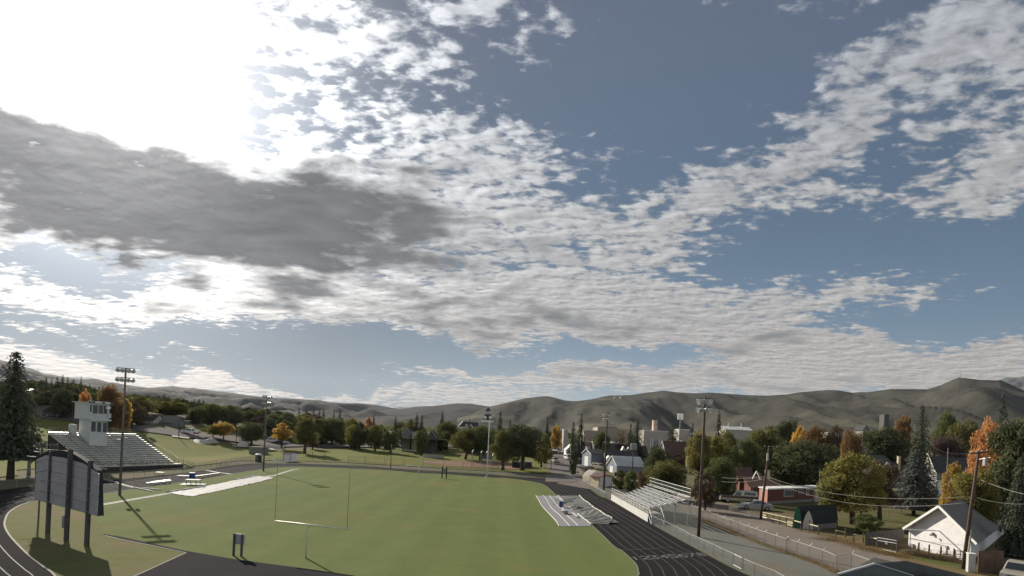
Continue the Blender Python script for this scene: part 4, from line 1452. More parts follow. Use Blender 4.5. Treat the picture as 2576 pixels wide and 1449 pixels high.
ff = [G(*q) for q in [(545, 1176), (587, 1165), (640, 1160), (700, 1158), (760, 1159), (830, 1163), (900, 1168), (972, 1174.5), (1052, 1180), (1124, 1185), (1224, 1190.5), (1300, 1197), (1345, 1200)]]
fence('track_fence', along(spline(ff, 4), 4.5), 1.15, 'low chain link fence along the far end of the track', m_galv, m_wire)
pf = [GT(*q) for q in [(875, 1168), (950, 1166), (1040, 1172), (1130, 1177), (1240, 1184), (1310, 1190)]]
fence('park_fence', along(spline(pf, 4), 7.0), 2.6, 'tall chain link fence between the track and the ball field', m_wood2, m_wire, 0.03, 0.05)
lf = [G(*q) for q in [R3(250, 1076), R3(430, 1056), R3(560, 1034), R3(700, 1010), R3(830, 990), R3(980, 972), R3(1100, 962)]]
fence('stand_fence', along(spline(lf, 3), 3.6), 2.0, 'chain link fence between the end of the big bleachers and the dark hut', m_galv, m_wire2)
lf2 = [G(*q) for q in [R2(1005, 462), R2(1230, 440), R2(1480, 415), R2(1700, 392), R2(1951, 368)]] + [G(*R3(240, 1078))]
fence('stand_fence', along(spline(lf2, 3), 3.2), 1.15, 'low chain link fence in front of the big bleachers', m_galv, m_wire)
lf3 = [G(*q) for q in [(-20, 1229), (40, 1226), (90, 1221), (200, 1211)]]
fence('stand_fence', along(lf3, 3.2), 1.15, 'low chain link fence under the big spruce left of the scoreboard', m_galv, m_wire2)
bf = [at(q.x, q.y) for q in along([GT(*R1(1690, 1200)), GT(*R1(1860, 1300)), GT(*R1(2110, 1450)), GT(*R3(200, 1010))], 4.0)]
fence('stand_fence', bf, 2.0, 'chain link fence on the grass slope right of the big bleachers', m_galv, None, 0.025, 0.035)
# backstop
bs = [GT(*q) for q in [R4(1358, 1035), R4(1455, 1010), R4(1515, 1012), R4(1578, 1045), R4(1650, 1050)]]
bk = empty('backstop', bs[2], 'tall curved backstop of mesh on bent posts behind the ball field plate', 'backstop')
for i, p in enumerate(bs):
    q = p - bs[2]
    n = Vector((0.3, 1.0, 0)).normalized()
    h = 10.5 if i in (0, 4) else 9.0
    h *= 0.62
    MB().tube([q, q + Vector((0, 0, h * 0.86)), q + n * 0.5 + Vector((0, 0, h * 0.95)), q + n * 1.3 + Vector((0, 0, h))], 0.11, 6).build('post', m_galv, bk)
    if i < 4:
        wire_panel(q, bs[i + 1] - bs[2], h * 0.86, m_wire, bk)
# ------------------------------------------------------------------ trees
rng = np.random.default_rng(11)


def quads(cen, nrm, size, asp=1.0):
    """leaf faces: centre, facing, half size"""
    n = len(cen)
    a = rng.normal(size=(n, 3))
    t = np.cross(nrm, a); t /= (np.linalg.norm(t, axis=1, keepdims=True) + 1e-9)
    b = np.cross(nrm, t); b /= (np.linalg.norm(b, axis=1, keepdims=True) + 1e-9)
    s = size[:, None]
    q = np.stack([cen - t * s, cen - b * s * asp, cen + t * s, cen + b * s * asp], axis=1).reshape(-1, 3)
    return q


def leafmesh(name, q):
    n = len(q) // 4
    me = bpy.data.meshes.new(name)
    me.vertices.add(len(q)); me.vertices.foreach_set('co', q.astype(np.float32).ravel())
    me.loops.add(len(q)); me.loops.foreach_set('vertex_index', np.arange(len(q), dtype=np.int32))
    me.polygons.add(n); me.polygons.foreach_set('loop_start', np.arange(0, len(q), 4, dtype=np.int32))
    me.update(calc_edges=True)
    me.materials.append(None)
    return me


def crown_decid(name, nb=46, per=120, leaf=0.030, flat=1.0, ragged=0.5, low=0.0, lean=0.0, gap=0.12):
    """unit crown: height 1 (z 0..1), radius .5; lumps of leaves on an uneven outline"""
    cs, rs = [], []
    ph = rng.uniform(0, 6.28, 6)
    k = 0
    while len(cs) < nb and k < 6000:
        k += 1
        p = rng.uniform(-1, 1, 3)
        r = np.linalg.norm(p)
        if r > 1 or r < 0.30: continue
        th = math.atan2(p[1], p[0])
        z = p[2]
        prof = (1 - abs(z) ** 2.4) ** 0.5 if z > 0 else (1 - abs(z) ** 4) ** 0.5
        lim = 0.74 + ragged * 0.24 * (math.sin(2 * th + ph[0]) + math.sin(3 * th + ph[1] + z * 2.5) + math.sin(5 * th + ph[2] - z * 4)) / 1.6
        rho = math.hypot(p[0], p[1])
        if rho > lim * prof: continue
        cs.append((p[0] * 0.5 + lean * z * 0.5, p[1] * 0.5, 0.5 + z * 0.43))
        rs.append(rng.uniform(0.085, 0.165) * (1.15 - 0.35 * max(z, 0)))
    cen, nr = [], []
    for c, r in zip(cs, rs):
        m = int(per * (r / 0.12) ** 2 * rng.uniform(0.7, 1.2))
        d = rng.normal(size=(m, 3)); d /= np.linalg.norm(d, axis=1, keepdims=True)
        d = d[d[:, 2] > -0.75]
        rr = r * rng.uniform(0.55, 1.12, (len(d), 1))
        cen.append(np.array(c) + d * rr * np.array([1.0, 1.0, 0.78 * flat]))
        nr.append(d * 0.75 + rng.normal(size=d.shape) * 0.55 + np.array([0, 0, 0.35]))
    cen = np.concatenate(cen); nr = np.concatenate(nr)
    nr /= np.linalg.norm(nr, axis=1, keepdims=True)
    keep = rng.uniform(size=len(cen)) > gap
    cen, nr = cen[keep], nr[keep]
    return leafmesh(name, quads(cen, nr, rng.uniform(0.6, 1.25, len(cen)) * leaf, 0.8))


def crown_conifer(name, levels=30, br=9, r=0.5, leaf=0.026, droop=0.25, power=0.85, ragged=0.25, top=0.0):
    cen, nr, sz = [], [], []
    for i in range(levels):
        h = (i + rng.uniform(-0.3, 0.3)) / levels
        h = min(max(h, 0.0), 0.995)
        L = r * ((1 - h) ** (power * 0.8)) * rng.uniform(1 - ragged, 1 + ragged * 0.4) + 0.035
        if h < 0.1: L *= 0.75 + 2.5 * h
        n = max(4, int(br * (0.55 + 0.7 * (1 - h))))
        a0 = rng.uniform(0, 6.28)
        for k in range(n):
            a = a0 + k * 2 * math.pi / n + rng.uniform(-0.25, 0.25)
            Lk = L * rng.uniform(0.65, 1.12)
            m = max(4, int(Lk * 46))
            for j in range(m):
                t = (j + 0.6) / m
                rad = Lk * t
                zz_ = h - droop * Lk * t * t + 0.04 * Lk * t + rng.normal() * 0.006
                w = rng.normal() * 0.05 * Lk * (1.1 - 0.5 * t)
                cen.append((math.cos(a) * rad - math.sin(a) * w, math.sin(a) * rad + math.cos(a) * w, max(zz_, 0.0)))
                nr.append((math.cos(a) * 0.35 + rng.normal() * .35, math.sin(a) * 0.35 + rng.normal() * .35, 0.8))
                sz.append(leaf * rng.uniform(0.6, 1.3) * (0.80 + 0.4 * (1 - h)))
    cen, nr, sz = np.array(cen), np.array(nr), np.array(sz)
    nr /= np.linalg.norm(nr, axis=1, keepdims=True)
    return leafmesh(name, quads(cen, nr, sz, 0.7))


DEC = [crown_decid('crown', 52, 125, 0.027, 1.0, 0.5), crown_decid('crown', 44, 130, 0.030, 1.0, 0.75), crown_decid('crown', 60, 110, 0.026, 0.95, 0.35), crown_decid('crown', 36, 120, 0.032, 1.1, 0.9, gap=0.2), crown_decid('crown', 56, 120, 0.026, 1.0, 0.6, lean=0.12)]
BIG = [crown_decid('crown', 84, 190, 0.017, 0.95, 0.55), crown_decid('crown', 74, 200, 0.018, 1.0, 0.8), crown_decid('crown', 92, 180, 0.017, 1.0, 0.45)]
SPARSE = [crown_decid('crown', 26, 75, 0.024, 1.1, 0.9, gap=0.4)]
CON = [crown_conifer('crown', 34, 10, 0.5, 0.028), crown_conifer('crown', 30, 9, 0.5, 0.030, 0.35, 1.0, 0.35), crown_conifer('crown', 38, 9, 0.5, 0.027, 0.2, 0.7, 0.3)]
CBIG = [crown_conifer('crown', 50, 15, 0.5, 0.023, 0.32, 0.72, 0.35), crown_conifer('crown', 50, 12, 0.5, 0.019, 0.25, 0.9, 0.28)]


def trunkmesh(name, limbs=6, split=0.45, r=0.06, lean=0.0, seed=1):
    rr = random.Random(seed)
    mb = MB()
    mb.tube([(0, 0, -0.02), (lean * 0.2, 0, 0.15), (lean * 0.6, 0, 0.45), (lean, 0, 0.8)], [r * 1.25, r, r * 0.75, r * 0.2], 8)
    for i in range(limbs):
        a = i * 2.4 + rr.uniform(-.4, .4)
        h = split * rr.uniform(0.75, 1.25)
        L = rr.uniform(0.18, 0.34)
        q = Vector((lean * h, 0, h))
        mb.tube([q, q + Vector((math.cos(a) * L * .5, math.sin(a) * L * .5, L * 0.5)), q + Vector((math.cos(a) * L, math.sin(a) * L, L * 1.2))], [r * 0.5, r * 0.33, r * 0.1], 5)
    me = mb.build(name, m_bark, smooth=True)
    d = me.data
    bpy.data.objects.remove(me)
    return d


m_bark = mat('bark', (0.075, 0.058, 0.045), 0.9, var=0.4, scale=4, bump=0.4)
m_barkp = mat('pale_bark', (0.30, 0.28, 0.25), 0.85, var=0.4, scale=3, bump=0.3)
TR = [trunkmesh('trunk', 6, 0.35, 0.035, 0.0, 1), trunkmesh('trunk', 7, 0.30, 0.04, 0.06, 2)]
TRC = trunkmesh('trunk', 0, 0.4, 0.022, 0.0, 3)
TRL = trunkmesh('trunk', 7, 0.32, 0.04, 0.16, 5)

LEAF = {
    'dark': leafmat('leaves_dark', [(0.084, 0.095, 0.050), (0.116, 0.119, 0.062)], 0.22),
    'green': leafmat('leaves_green', [(0.089, 0.108, 0.044), (0.137, 0.143, 0.058)], 0.30),
    'olive': leafmat('leaves_olive', [(0.105, 0.111, 0.042), (0.169, 0.156, 0.061)], 0.34),
    'ygreen': leafmat('leaves_yellow_green', [(0.142, 0.142, 0.045), (0.241, 0.200, 0.066), (0.105, 0.109, 0.045)], 0.40),
    'yellow': leafmat('leaves_yellow', [(0.432, 0.285, 0.069), (0.290, 0.216, 0.062), (0.154, 0.133, 0.048)], 0.45),
    'gold': leafmat('leaves_gold', [(0.489, 0.302, 0.081), (0.347, 0.240, 0.073), (0.189, 0.149, 0.055)], 0.45),
    'orange': leafmat('leaves_orange', [(0.486, 0.212, 0.092), (0.375, 0.228, 0.095), (0.287, 0.133, 0.080)], 0.42),
    'russet': leafmat('leaves_russet', [(0.180, 0.108, 0.053), (0.240, 0.159, 0.072), (0.122, 0.106, 0.052)], 0.35),
    'brown': leafmat('leaves_brown', [(0.122, 0.086, 0.061), (0.147, 0.113, 0.069), (0.095, 0.084, 0.054)], 0.28),
    'plum': leafmat('leaves_plum', [(0.083, 0.061, 0.057), (0.105, 0.076, 0.064)], 0.25),
    'fir': leafmat('needles_dark', [(0.056, 0.067, 0.048), (0.094, 0.099, 0.066)], 0.14),
    'spruce': leafmat('needles_spruce', [(0.051, 0.062, 0.047), (0.097, 0.101, 0.071)], 0.12),
    'bluespruce': leafmat('needles_grey', [(0.086, 0.095, 0.090), (0.126, 0.128, 0.113)], 0.12),
}
NT = [0]


def tree(u, vb, vt, w, col, label, Y=None, kind='d', var=None, cb=None, group=None, trunk=None, bark=None, cat='tree', name=None):
    """a tree whose foot, top and width are seen at these pixels; Y gives its depth when the foot is hidden"""
    NT[0] += 1
    if Y is None:
        b = GT(u, vb)
    else:
        p = P(u, vb, Y)
        b = at(p.x, Y)
    h = max(P(u, vt, b.y).z - b.z, 0.8)
    wd = w * b.y / FPX
    rz = (NT[0] * 1.7) % 6.28
    con = kind in ('c', 'C')
    lst = {'d': DEC, 'D': BIG, 'c': CON, 'C': CBIG, 's': SPARSE}[kind]
    cm = lst[(NT[0] if var is None else var) % len(lst)]
    nm = name or ('conifer' if con else 'leafy_tree')
    root = empty(nm, b, label, cat, group)
    if cb is None: cb = 0.03 if con else 0.09
    tm = trunk or (TRC if con else TR[NT[0] % 2])
    k = min(h, wd * 1.6)
    inst(tm, 'trunk', root, sc=(k if not con else h, k if not con else h, h), rot=(0, 0, rz if trunk is None else 0.0), material=bark or m_bark)
    inst(cm, 'crown', root, (0, 0, h * cb), (0, 0, rz), (wd * 1.0, wd * 1.0, h * (1 - cb) * 1.02), LEAF[col])
    return root


t = tree
MARKS = [(15, 'tall left spruce'), (130, 'left skyline conifers'), (232, 'press box'), (300, 'near left mast'), (380, 'cream bungalow'), (430, 'grey bungalow'), (550, 'pair of yellow trees'), (632, 'rounded dark tree'), (668, 'far left mast'), (708, 'bright yellow tree'), (766, 'tall olive tree'), (835, 'big dark park tree'), (905, 'dark park tree'), (985, 'thin black pole'), (1053, 'paired dark conifers'), (1110, 'pointed spruce'), (1171, 'leaning park tree'), (1229, 'clock tower'), (1313, 'huge dark tree'), (1375, 'town street'), (1460, 'spiked conifer'), (1526, 'far right mast'), (1602, 'large dark spruce'), (1646, 'church tower'), (1772, 'near right mast'), (1930, 'leaning utility pole'), (2018, 'huge grey green tree'), (2146, 'large yellow green tree'), (2313, 'very tall conifer'), (2460, 'right utility pole'), (2540, 'right edge trees')]


def place_label(u, word, hgt, what):
    m, nm = min(MARKS, key=lambda k: abs(k[0] - u))
    rel = 'behind' if abs(u - m) < 9 else ('just left of' if -26 < u - m < 0 else ('just right of' if 0 < u - m < 26 else ('left of' if u < m else 'right of')))
    return ('tall ' if hgt > 10.2 else ('low ' if hgt < 8.2 else '')) + word + ' ' + what + ' ' + rel + ' the ' + nm


# left edge and hillside
t(26, 1204, 884, 150, 'fir', 'tall dark spruce at the left edge behind the scoreboard', kind='C', var=0, cb=0.16)
t(72, 1197, 1085, 76, 'dark', 'dark leafy tree with a pale trunk beside the tall left spruce', kind='d', cb=0.34, bark=m_barkp)
HC = 'dark conifers along the left skyline'
for u, vt, w in ((60, 952, 16), (77, 957, 14), (98, 955, 22), (112, 949, 24), (126, 951, 24), (140, 948, 26), (153, 944, 28), (166, 948, 26), (181, 954, 28), (200, 948, 20), (222, 966, 22), (246, 972, 20), (232, 985, 26)):
    t(u, 1045, vt, w, 'fir', 'dark skyline conifer, ' + ('first', 'second', 'third', 'fourth', 'fifth', 'sixth', 'seventh', 'eighth', 'ninth', 'tenth', 'eleventh', 'twelfth', 'thirteenth')[sum(q < u for q in (60, 77, 98, 112, 126, 140, 153, 166, 181, 200, 222, 232, 246))] + ' from the left in the row above the press box', Y=225 + (u * 7) % 40, kind='c', group=HC)
t(48, 1040, 975, 60, 'brown', 'brownish leafy tree on the left slope just right of the tall spruce', Y=205)
t(82, 1042, 992, 52, 'olive', 'olive tree on the left slope above the parked blue car', Y=215)
t(118, 1046, 985, 60, 'dark', 'broad dark tree under the left row of conifers', Y=214)
t(160, 1050, 978, 66, 'dark', 'dark spreading tree on the slope left of the press box', Y=212)
t(212, 1040, 974, 30, 'orange', 'small orange tree showing above the press box roof', Y=200)
t(276, 1062, 964, 84, 'russet', 'large golden brown tree right behind the near left mast', Y=195, kind='D', var=1)
t(312, 1066, 1000, 40, 'yellow', 'yellow edged tree just right of the near left mast', Y=200)
for u, vt, w, c in ((334, 990, 44, 'fir'), (352, 1003, 40, 'dark'), (372, 996, 40, 'fir'), (395, 995, 26, 'fir'), (409, 993, 26, 'fir'), (422, 998, 26, 'fir'), (434, 1003, 26, 'fir'), (468, 1005, 26, 'fir'), (486, 1007, 22, 'fir'), (498, 1004, 24, 'fir'), (509, 1006, 24, 'fir')):
    t(u, 1075, vt, w, c, place_label(u, 'dark', 9, 'conifer in the stand'), Y=300 + (u * 3) % 40, kind='c', group='dark conifers left of the far mast')
t(396, 1080, 1008, 50, 'olive', 'olive tree among the conifers above the grey houses', Y=285)
t(450, 1080, 998, 30, 'green', 'rounded green tree topping the conifer stand', Y=310)
t(360, 1082, 1020, 60, 'dark', 'dark tree behind the white roofed house', Y=280)
t(436, 1085, 1030, 44, 'dark', 'dark tree behind the grey bungalow', Y=280)
t(429, 1083, 1045, 36, 'russet', 'small russet tree in front of the grey bungalow', Y=262)
t(482, 1090, 1034, 32, 'fir', 'dense dark fir behind the white pickup', Y=268, kind='c')
t(525, 1088, 1014, 68, 'green', 'broad dark green tree above the pair of yellow trees', Y=290, kind='D')
t(563, 1088, 1020, 30, 'orange', 'orange tree rising over the pair of yellow trees', Y=315)
t(590, 1092, 1030, 60, 'green', 'green tree right of the orange one above the skate ramps', Y=295)
t(536, 1104, 1069, 48, 'ygreen', 'yellow green tree, left one of the yellow pair by the skate park', kind='d', cb=0.22)
t(562, 1107, 1061, 60, 'yellow', 'bright yellow tree, right one of the pair by the skate park', kind='d', cb=0.22)
t(632, 1119, 1059, 76, 'dark', 'rounded dark green tree left of the far mast', kind='D', cb=0.08)
t(655, 1100, 1045, 60, 'plum', 'dusky tree behind the far left mast', Y=285)
t(690, 1100, 1040, 66, 'green', 'green tree behind the yellow tree by the far mast', Y=300)
t(708, 1131, 1065, 56, 'gold', 'bright yellow tree just right of the far left mast', kind='d', cb=0.26)
t(766, 1142, 1048, 62, 'olive', 'tall olive green tree with a double trunk at the park edge', kind='D', cb=0.18)
t(786, 1126, 1082, 34, 'brown', 'small brownish tree right of the tall olive tree', Y=250)
t(835, 1121, 1047, 84, 'green', 'big dark green tree at the middle of the park edge', kind='D', cb=0.16)
t(884, 1114, 1066, 40, 'ygreen', 'yellow tinted tree right of the big dark park tree', Y=262)
t(905, 1118, 1064, 42, 'dark', 'dark tree between two yellow tinted trees at the park edge', Y=258)
t(944, 1119, 1068, 56, 'olive', 'olive tree with yellow tips behind the parked white cars', Y=258)
t(983, 1124, 1077, 46, 'green', 'low dark tree behind the thin black pole', Y=250)
for u, vt, w, c in ((750, 1027, 16, 'fir'), (768, 1032, 18, 'fir'), (787, 1028, 16, 'fir'), (801, 1029, 16, 'fir'), (812, 1032, 20, 'fir'), (838, 1029, 14, 'fir'), (853, 1029, 14, 'fir'), (939, 1044, 18, 'fir'), (1180, 1050, 16, 'fir')):
    t(u, 1085, vt, w, c, place_label(u, 'small far', 9, 'conifer'), Y=430, kind='c', group='far conifers in the middle tree belt')
t(705, 1080, 1036, 16, 'gold', 'tiny far yellow tree over the middle tree belt', Y=400)
t(926, 1085, 1047, 22, 'orange', 'small far orange tree beside a dark conifer', Y=380)
t(993, 1108, 1046, 32, 'fir', 'tall dark conifer behind the thin black pole', Y=300, kind='c')
t(1030, 1105, 1056, 44, 'olive', 'olive tree left of the paired dark conifers', Y=310)
t(1046, 1105, 1041, 36, 'fir', 'left one of two dark conifers in front of the middle ridge', Y=305, kind='c')
t(1059, 1105, 1044, 34, 'fir', 'right one of two dark conifers in front of the middle ridge', Y=302, kind='c')
t(1110, 1100, 1034, 40, 'spruce', 'pointed spruce standing out against the middle ridge', Y=300, kind='c', var=1)
t(1060, 1117, 1082, 42, 'green', 'grey green tree in front of the house with the pale gable', Y=245)
t(1124, 1132, 1058, 72, 'olive', 'large olive tree with its trunk by the white wall', kind='D', cb=0.2)
t(1170, 1156, 1077, 92, 'olive', 'park tree with a leaning trunk and wide olive crown', kind='D', var=1, cb=0.26, trunk=TRL)
t(1210, 1132, 1066, 74, 'green', 'green tree below the clock tower, left of the flagpole', Y=235, kind='D')
t(1266, 1162, 1076, 70, 'olive', 'olive tree right of the flagpole, lit along its left side', Y=195, kind='D', cb=0.1)
t(1313, 1184, 1062, 112, 'dark', 'huge dark round tree beside the dugout', kind='D', var=2, cb=0.13)
t(1363, 1142, 1108, 42, 'ygreen', 'small hedge like tree with a yellow top right of the huge dark tree', Y=215, cb=0.05)
t(1370, 1130, 1088, 46, 'olive', 'olive tree behind the hedge like yellow topped tree', Y=240)
for u, vt, w, lab in ((1256, 1034, 32, 'tall conifer just right of the clock tower'), (1281, 1054, 28, 'shorter conifer right of the clock tower'), (1375, 1049, 32, 'dark conifer above the small yellow topped tree'), (1441, 1061, 32, 'dark conifer left of the spiked one by the tan theatre')):
    t(u, 1110, vt, w, 'fir', lab, Y=285, kind='c')
t(1460, 1112, 1041, 48, 'fir', 'dark conifer with a spiked top left of the tan theatre', Y=272, kind='c', var=1)
t(1398, 1110, 1064, 30, 'gold', 'small orange yellow tree near the town centre', Y=330)
t(1515, 1112, 1084, 50, 'green', 'round green tree in front of the tan theatre wall', Y=262)
t(1560, 1112, 1072, 30, 'brown', 'sparse brownish tree against the tan theatre', Y=255, kind='s')
t(1602, 1122, 1054, 64, 'fir', 'large dark spruce between the theatre and the church', Y=245, kind='C', var=1)
t(1585, 1115, 1066, 26, 'fir', 'slim conifer tucked behind the large dark spruce', Y=262, kind='c')
t(1691, 1125, 1063, 64, 'fir', 'broad dark conifer in front of the church', Y=236, kind='c', var=2)
t(1740, 1124, 1065, 48, 'spruce', 'pale tipped conifer just left of the near right mast', Y=230, kind='c', var=1)
t(1443, 1148, 1129, 24, 'dark', 'clipped dark bush beside the white garage', Y=190, cb=0.0, name='shrub', cat='bush')
t(1656, 1180, 1122, 80, 'dark', 'dark tree behind the big rounded bush', Y=150, kind='D')
t(1676, 1218, 1152, 124, 'olive', 'large rounded olive bush behind the small bleachers', Y=124, kind='D', var=2, cb=0.0, name='shrub', cat='bush')
t(1620, 1204, 1176, 46, 'brown', 'brown bush left of the large rounded bush', Y=134, cb=0.0, name='shrub', cat='bush')
t(1562, 1200, 1180, 40, 'olive', 'grey green bush beside the metal roofed garage', Y=142, cb=0.0, name='shrub', cat='bush')
t(1588, 1204, 1182, 44, 'green', 'dark bush below the metal roofed garage', Y=138, cb=0.0, name='shrub', cat='bush')
# right side
t(1806, 1110, 1035, 42, 'fir', 'pointed dark conifer behind the near right mast', Y=250, kind='c', var=0)
t(1757, 1178, 1078, 66, 'ygreen', 'yellow green tree right behind the near right mast', Y=158, kind='D', var=1)
t(1822, 1165, 1079, 92, 'olive', 'wide olive tree right of the near right mast', Y=168, kind='D')
t(1795, 1170, 1092, 60, 'ygreen', 'yellow tipped tree between the mast and the wide brown tree', Y=164)
t(1812, 1218, 1143, 86, 'green', 'round dark tree with light top branches behind the old garage', Y=128, kind='D', var=0, cb=0.05)
t(1872, 1200, 1100, 86, 'green', 'deep dark tree behind the brown roofed house', Y=150, kind='D')
t(1922, 1160, 1063, 90, 'olive', 'olive brown tree with a yellow patch above the brown roofed house', Y=180, kind='D')
t(1983, 1130, 1047, 70, 'dark', 'dark green tree rising behind the olive brown trees', Y=215, kind='D')
t(2010, 1120, 1066, 50, 'gold', 'yellow orange tree beside the dark green one', Y=205)
t(2050, 1130, 1066, 92, 'russet', 'orange brown tree above the huge grey green one', Y=195, kind='D')
t(2018, 1230, 1100, 176, 'dark', 'huge grey green tree behind the red mobile home', Y=152, kind='D', var=0, cb=0.04)
t(2100, 1150, 1068, 50, 'brown', 'brown tree left of the far white roof', Y=190)
t(2142, 1160, 1074, 60, 'russet', 'reddish tree in front of the far white roof', Y=170, kind='D')
t(2216, 1170, 1068, 128, 'dark', 'wide dark tree behind the green roofed house', Y=240, kind='D', var=2)
t(2146, 1264, 1136, 150, 'ygreen', 'large yellow green tree at the right end of the red mobile home', Y=97, kind='D', var=1, cb=0.06)
t(2215, 1240, 1150, 90, 'brown', 'brownish tree between the large yellow green tree and the grey gabled house', Y=105, kind='D')
t(2313, 1200, 1021, 100, 'fir', 'very tall narrow dark conifer behind the grey gabled house', Y=150, kind='C', var=1)
t(2298, 1296, 1132, 122, 'bluespruce', 'grey green spruce standing in the right hand yard', kind='C', var=0, cb=0.1)
t(2272, 1100, 1042, 64, 'russet', 'russet tree left of the very tall narrow conifer', Y=250)
t(2231, 1080, 1041, 14, 'fir', 'slim far conifer left of the russet tree', Y=330, kind='c')
t(2378, 1110, 1031, 74, 'green', 'round green tree right of the very tall narrow conifer', Y=235, kind='D')
t(2424, 1120, 1048, 80, 'olive', 'olive brown tree left of the bright orange tree', Y=225, kind='D')
t(2380, 1180, 1090, 100, 'plum', 'dark purplish tree behind the two tone house', Y=212, kind='D')
t(2519, 1100, 994, 66, 'fir', 'dark conifer above the bright orange tree', Y=150, kind='c', var=0)
t(2483, 1170, 1050, 104, 'orange', 'bright orange tree behind the right utility pole', Y=105, kind='D', var=1)
t(2566, 1290, 1030, 150, 'dark', 'massive dark tree at the right edge of the picture', Y=88, kind='D', var=0, cb=0.02)
t(2560, 1330, 1150, 90, 'spruce', 'dark conifer at the right edge behind the white house roof', Y=72, kind='C', var=0)
t(2397, 1262, 1160, 58, 'yellow', 'yellow tree in front of the two tone house', Y=92, kind='D', var=1, cb=0.05)
t(2448, 1282, 1168, 104, 'ygreen', 'yellow olive tree behind the right utility pole', Y=84, kind='D', var=2, cb=0.04)
t(2183, 1344, 1292, 76, 'green', 'round bush in the yard beside the grey board fence', kind='d', cb=0.02, name='shrub', cat='bush')
t(1775, 1225, 1188, 60, 'brown', 'brownish bush over the roof of the old garage', Y=106, cb=0.0, name='shrub', cat='bush')
# the belt of town trees below the hills
rr = random.Random(5)
BELT = []
for i in range(95): BELT.append((rr.uniform(300, 1330), rr.uniform(268, 380), rr.uniform(6.5, 10.5)))
for i in range(60): BELT.append((rr.uniform(310, 900), rr.uniform(275, 390), rr.uniform(9.5, 14.0)))
for i in range(60): BELT.append((rr.uniform(300, 2600), rr.uniform(380, 600), rr.uniform(7.0, 11.0)))
for i in range(34): BELT.append((rr.uniform(1650, 2600), rr.uniform(215, 330), rr.uniform(6.5, 10.5)))
for u, Y, hgt in BELT:
    c = rr.choice(['dark', 'dark', 'green', 'green', 'olive', 'olive', 'green', 'brown', 'dark', 'olive', 'ygreen', 'fir', 'fir', 'dark'])
    p = P(u, 1080, Y)
    b = at(p.x, Y)
    vt = PX((p.x, Y, b.z + hgt))[1]
    lim = np.interp(u, [300, 420, 560, 700, 900, 1250, 1500, 1700, 2100, 2600], [990, 1000, 1016, 1030, 1045, 1052, 1082, 1080, 1060, 1040])
    if vt < lim: vt = lim + rr.uniform(0, 12)
    word = {'dark': 'dark green', 'green': 'green', 'olive': 'olive', 'brown': 'brownish', 'russet': 'russet', 'ygreen': 'yellow green', 'fir': 'dark coniferous'}[c]
    side = 'west' if u < 860 else ('middle' if u < 1600 else 'east')
    t(u, 1080, vt, hgt * rr.uniform(0.8, 1.25) * FPX / Y, c, place_label(u, word, hgt, 'tree in the town belt'), Y=Y, kind='c' if c == 'fir' else 'd', group='belt of town trees, ' + word + ', ' + side)
for i in range(120):
    u = rr.uniform(-30, 420)
    Y = rr.uniform(215, 400)
    c = rr.choice(['dark', 'dark', 'dark', 'green', 'brown', 'fir', 'fir', 'olive'])
    p = P(u, 1000, Y)
    hgt = rr.uniform(8.0, 13.0)
    b = at(p.x, Y)
    vt = PX((p.x, Y, b.z + hgt))[1]
    lim = np.interp(u, [0, 100, 200, 300, 400, 520], [955, 958, 966, 992, 1000, 1015])
    vb_ = PX((p.x, Y, b.z))[1]
    if vb_ - lim < 25: continue
    vt = max(vt, lim)
    word = {'dark': 'dark', 'green': 'green', 'brown': 'brownish', 'fir': 'coniferous', 'olive': 'olive'}[c]
    t(u, 1000, vt, hgt * rr.uniform(0.8, 1.1) * FPX / Y, c, place_label(u, word, hgt - 1, 'tree on the left hillside'), Y=Y, kind='c' if c == 'fir' else 'd', group='dark wood on the left hillside, ' + word)
# far off woods that read as one mass
cen, nr, sz = [], [], []
for i in range(5200):
    Y = rr.uniform(640, 1150); u = rr.uniform(-200, 2750)
    p = P(u, 1090, Y)
    b = at(p.x, Y)
    for k in range(5):
        cen.append((b.x + rr.gauss(0, 2.4), b.y + rr.gauss(0, 2.4), b.z + abs(rr.gauss(3.2, 2.2)))); nr.append((rr.gauss(0, 1), rr.gauss(0, 1) - .4, rr.gauss(0.5, 1))); sz.append(rr.uniform(0.8, 1.7))
nr = np.array(nr); nr /= np.linalg.norm(nr, axis=1, keepdims=True)
me = leafmesh('far_woods', quads(np.array(cen), nr, np.array(sz), 0.8))
me.materials[0] = LEAF['green']
o = bpy.data.objects.new('far_woods', me); COL.objects.link(o)
tag(o, 'far off band of woods and scrub at the foot of the hills', 'woods', kind='stuff')
# ------------------------------------------------------------------ buildings
def shingles(name, color, pitch=0.25, var=0.25):
    m, t_, o = newmat(name)
    co = texco('Object')
    x, y, z = sepxyz(co)
    n = noise_n(co, 0.8, 5, 0.6).lin(0.3, 0.7)
    n2 = noise_n(mapping(co, sc=(2.2, 2.2, 5.0)), 1.6, 2, 0.5).lin(0.3, 0.7)
    c = mixc(n * 0.6 + n2 * 0.4, tuple(k * (1 - var) for k in color), color)
    saw = (z / pitch)._m('FRACT')
    c = mixc((saw.ss(0, 0.18) * -1.0 + 1.0) * 0.35, c, tuple(k * 0.5 for k in color))
    b = principled(c, 0.9, 0, 0.1, n2, 0.4, 0.03)
    t_.links.new(b.outputs[0], o.inputs[0])
    return m


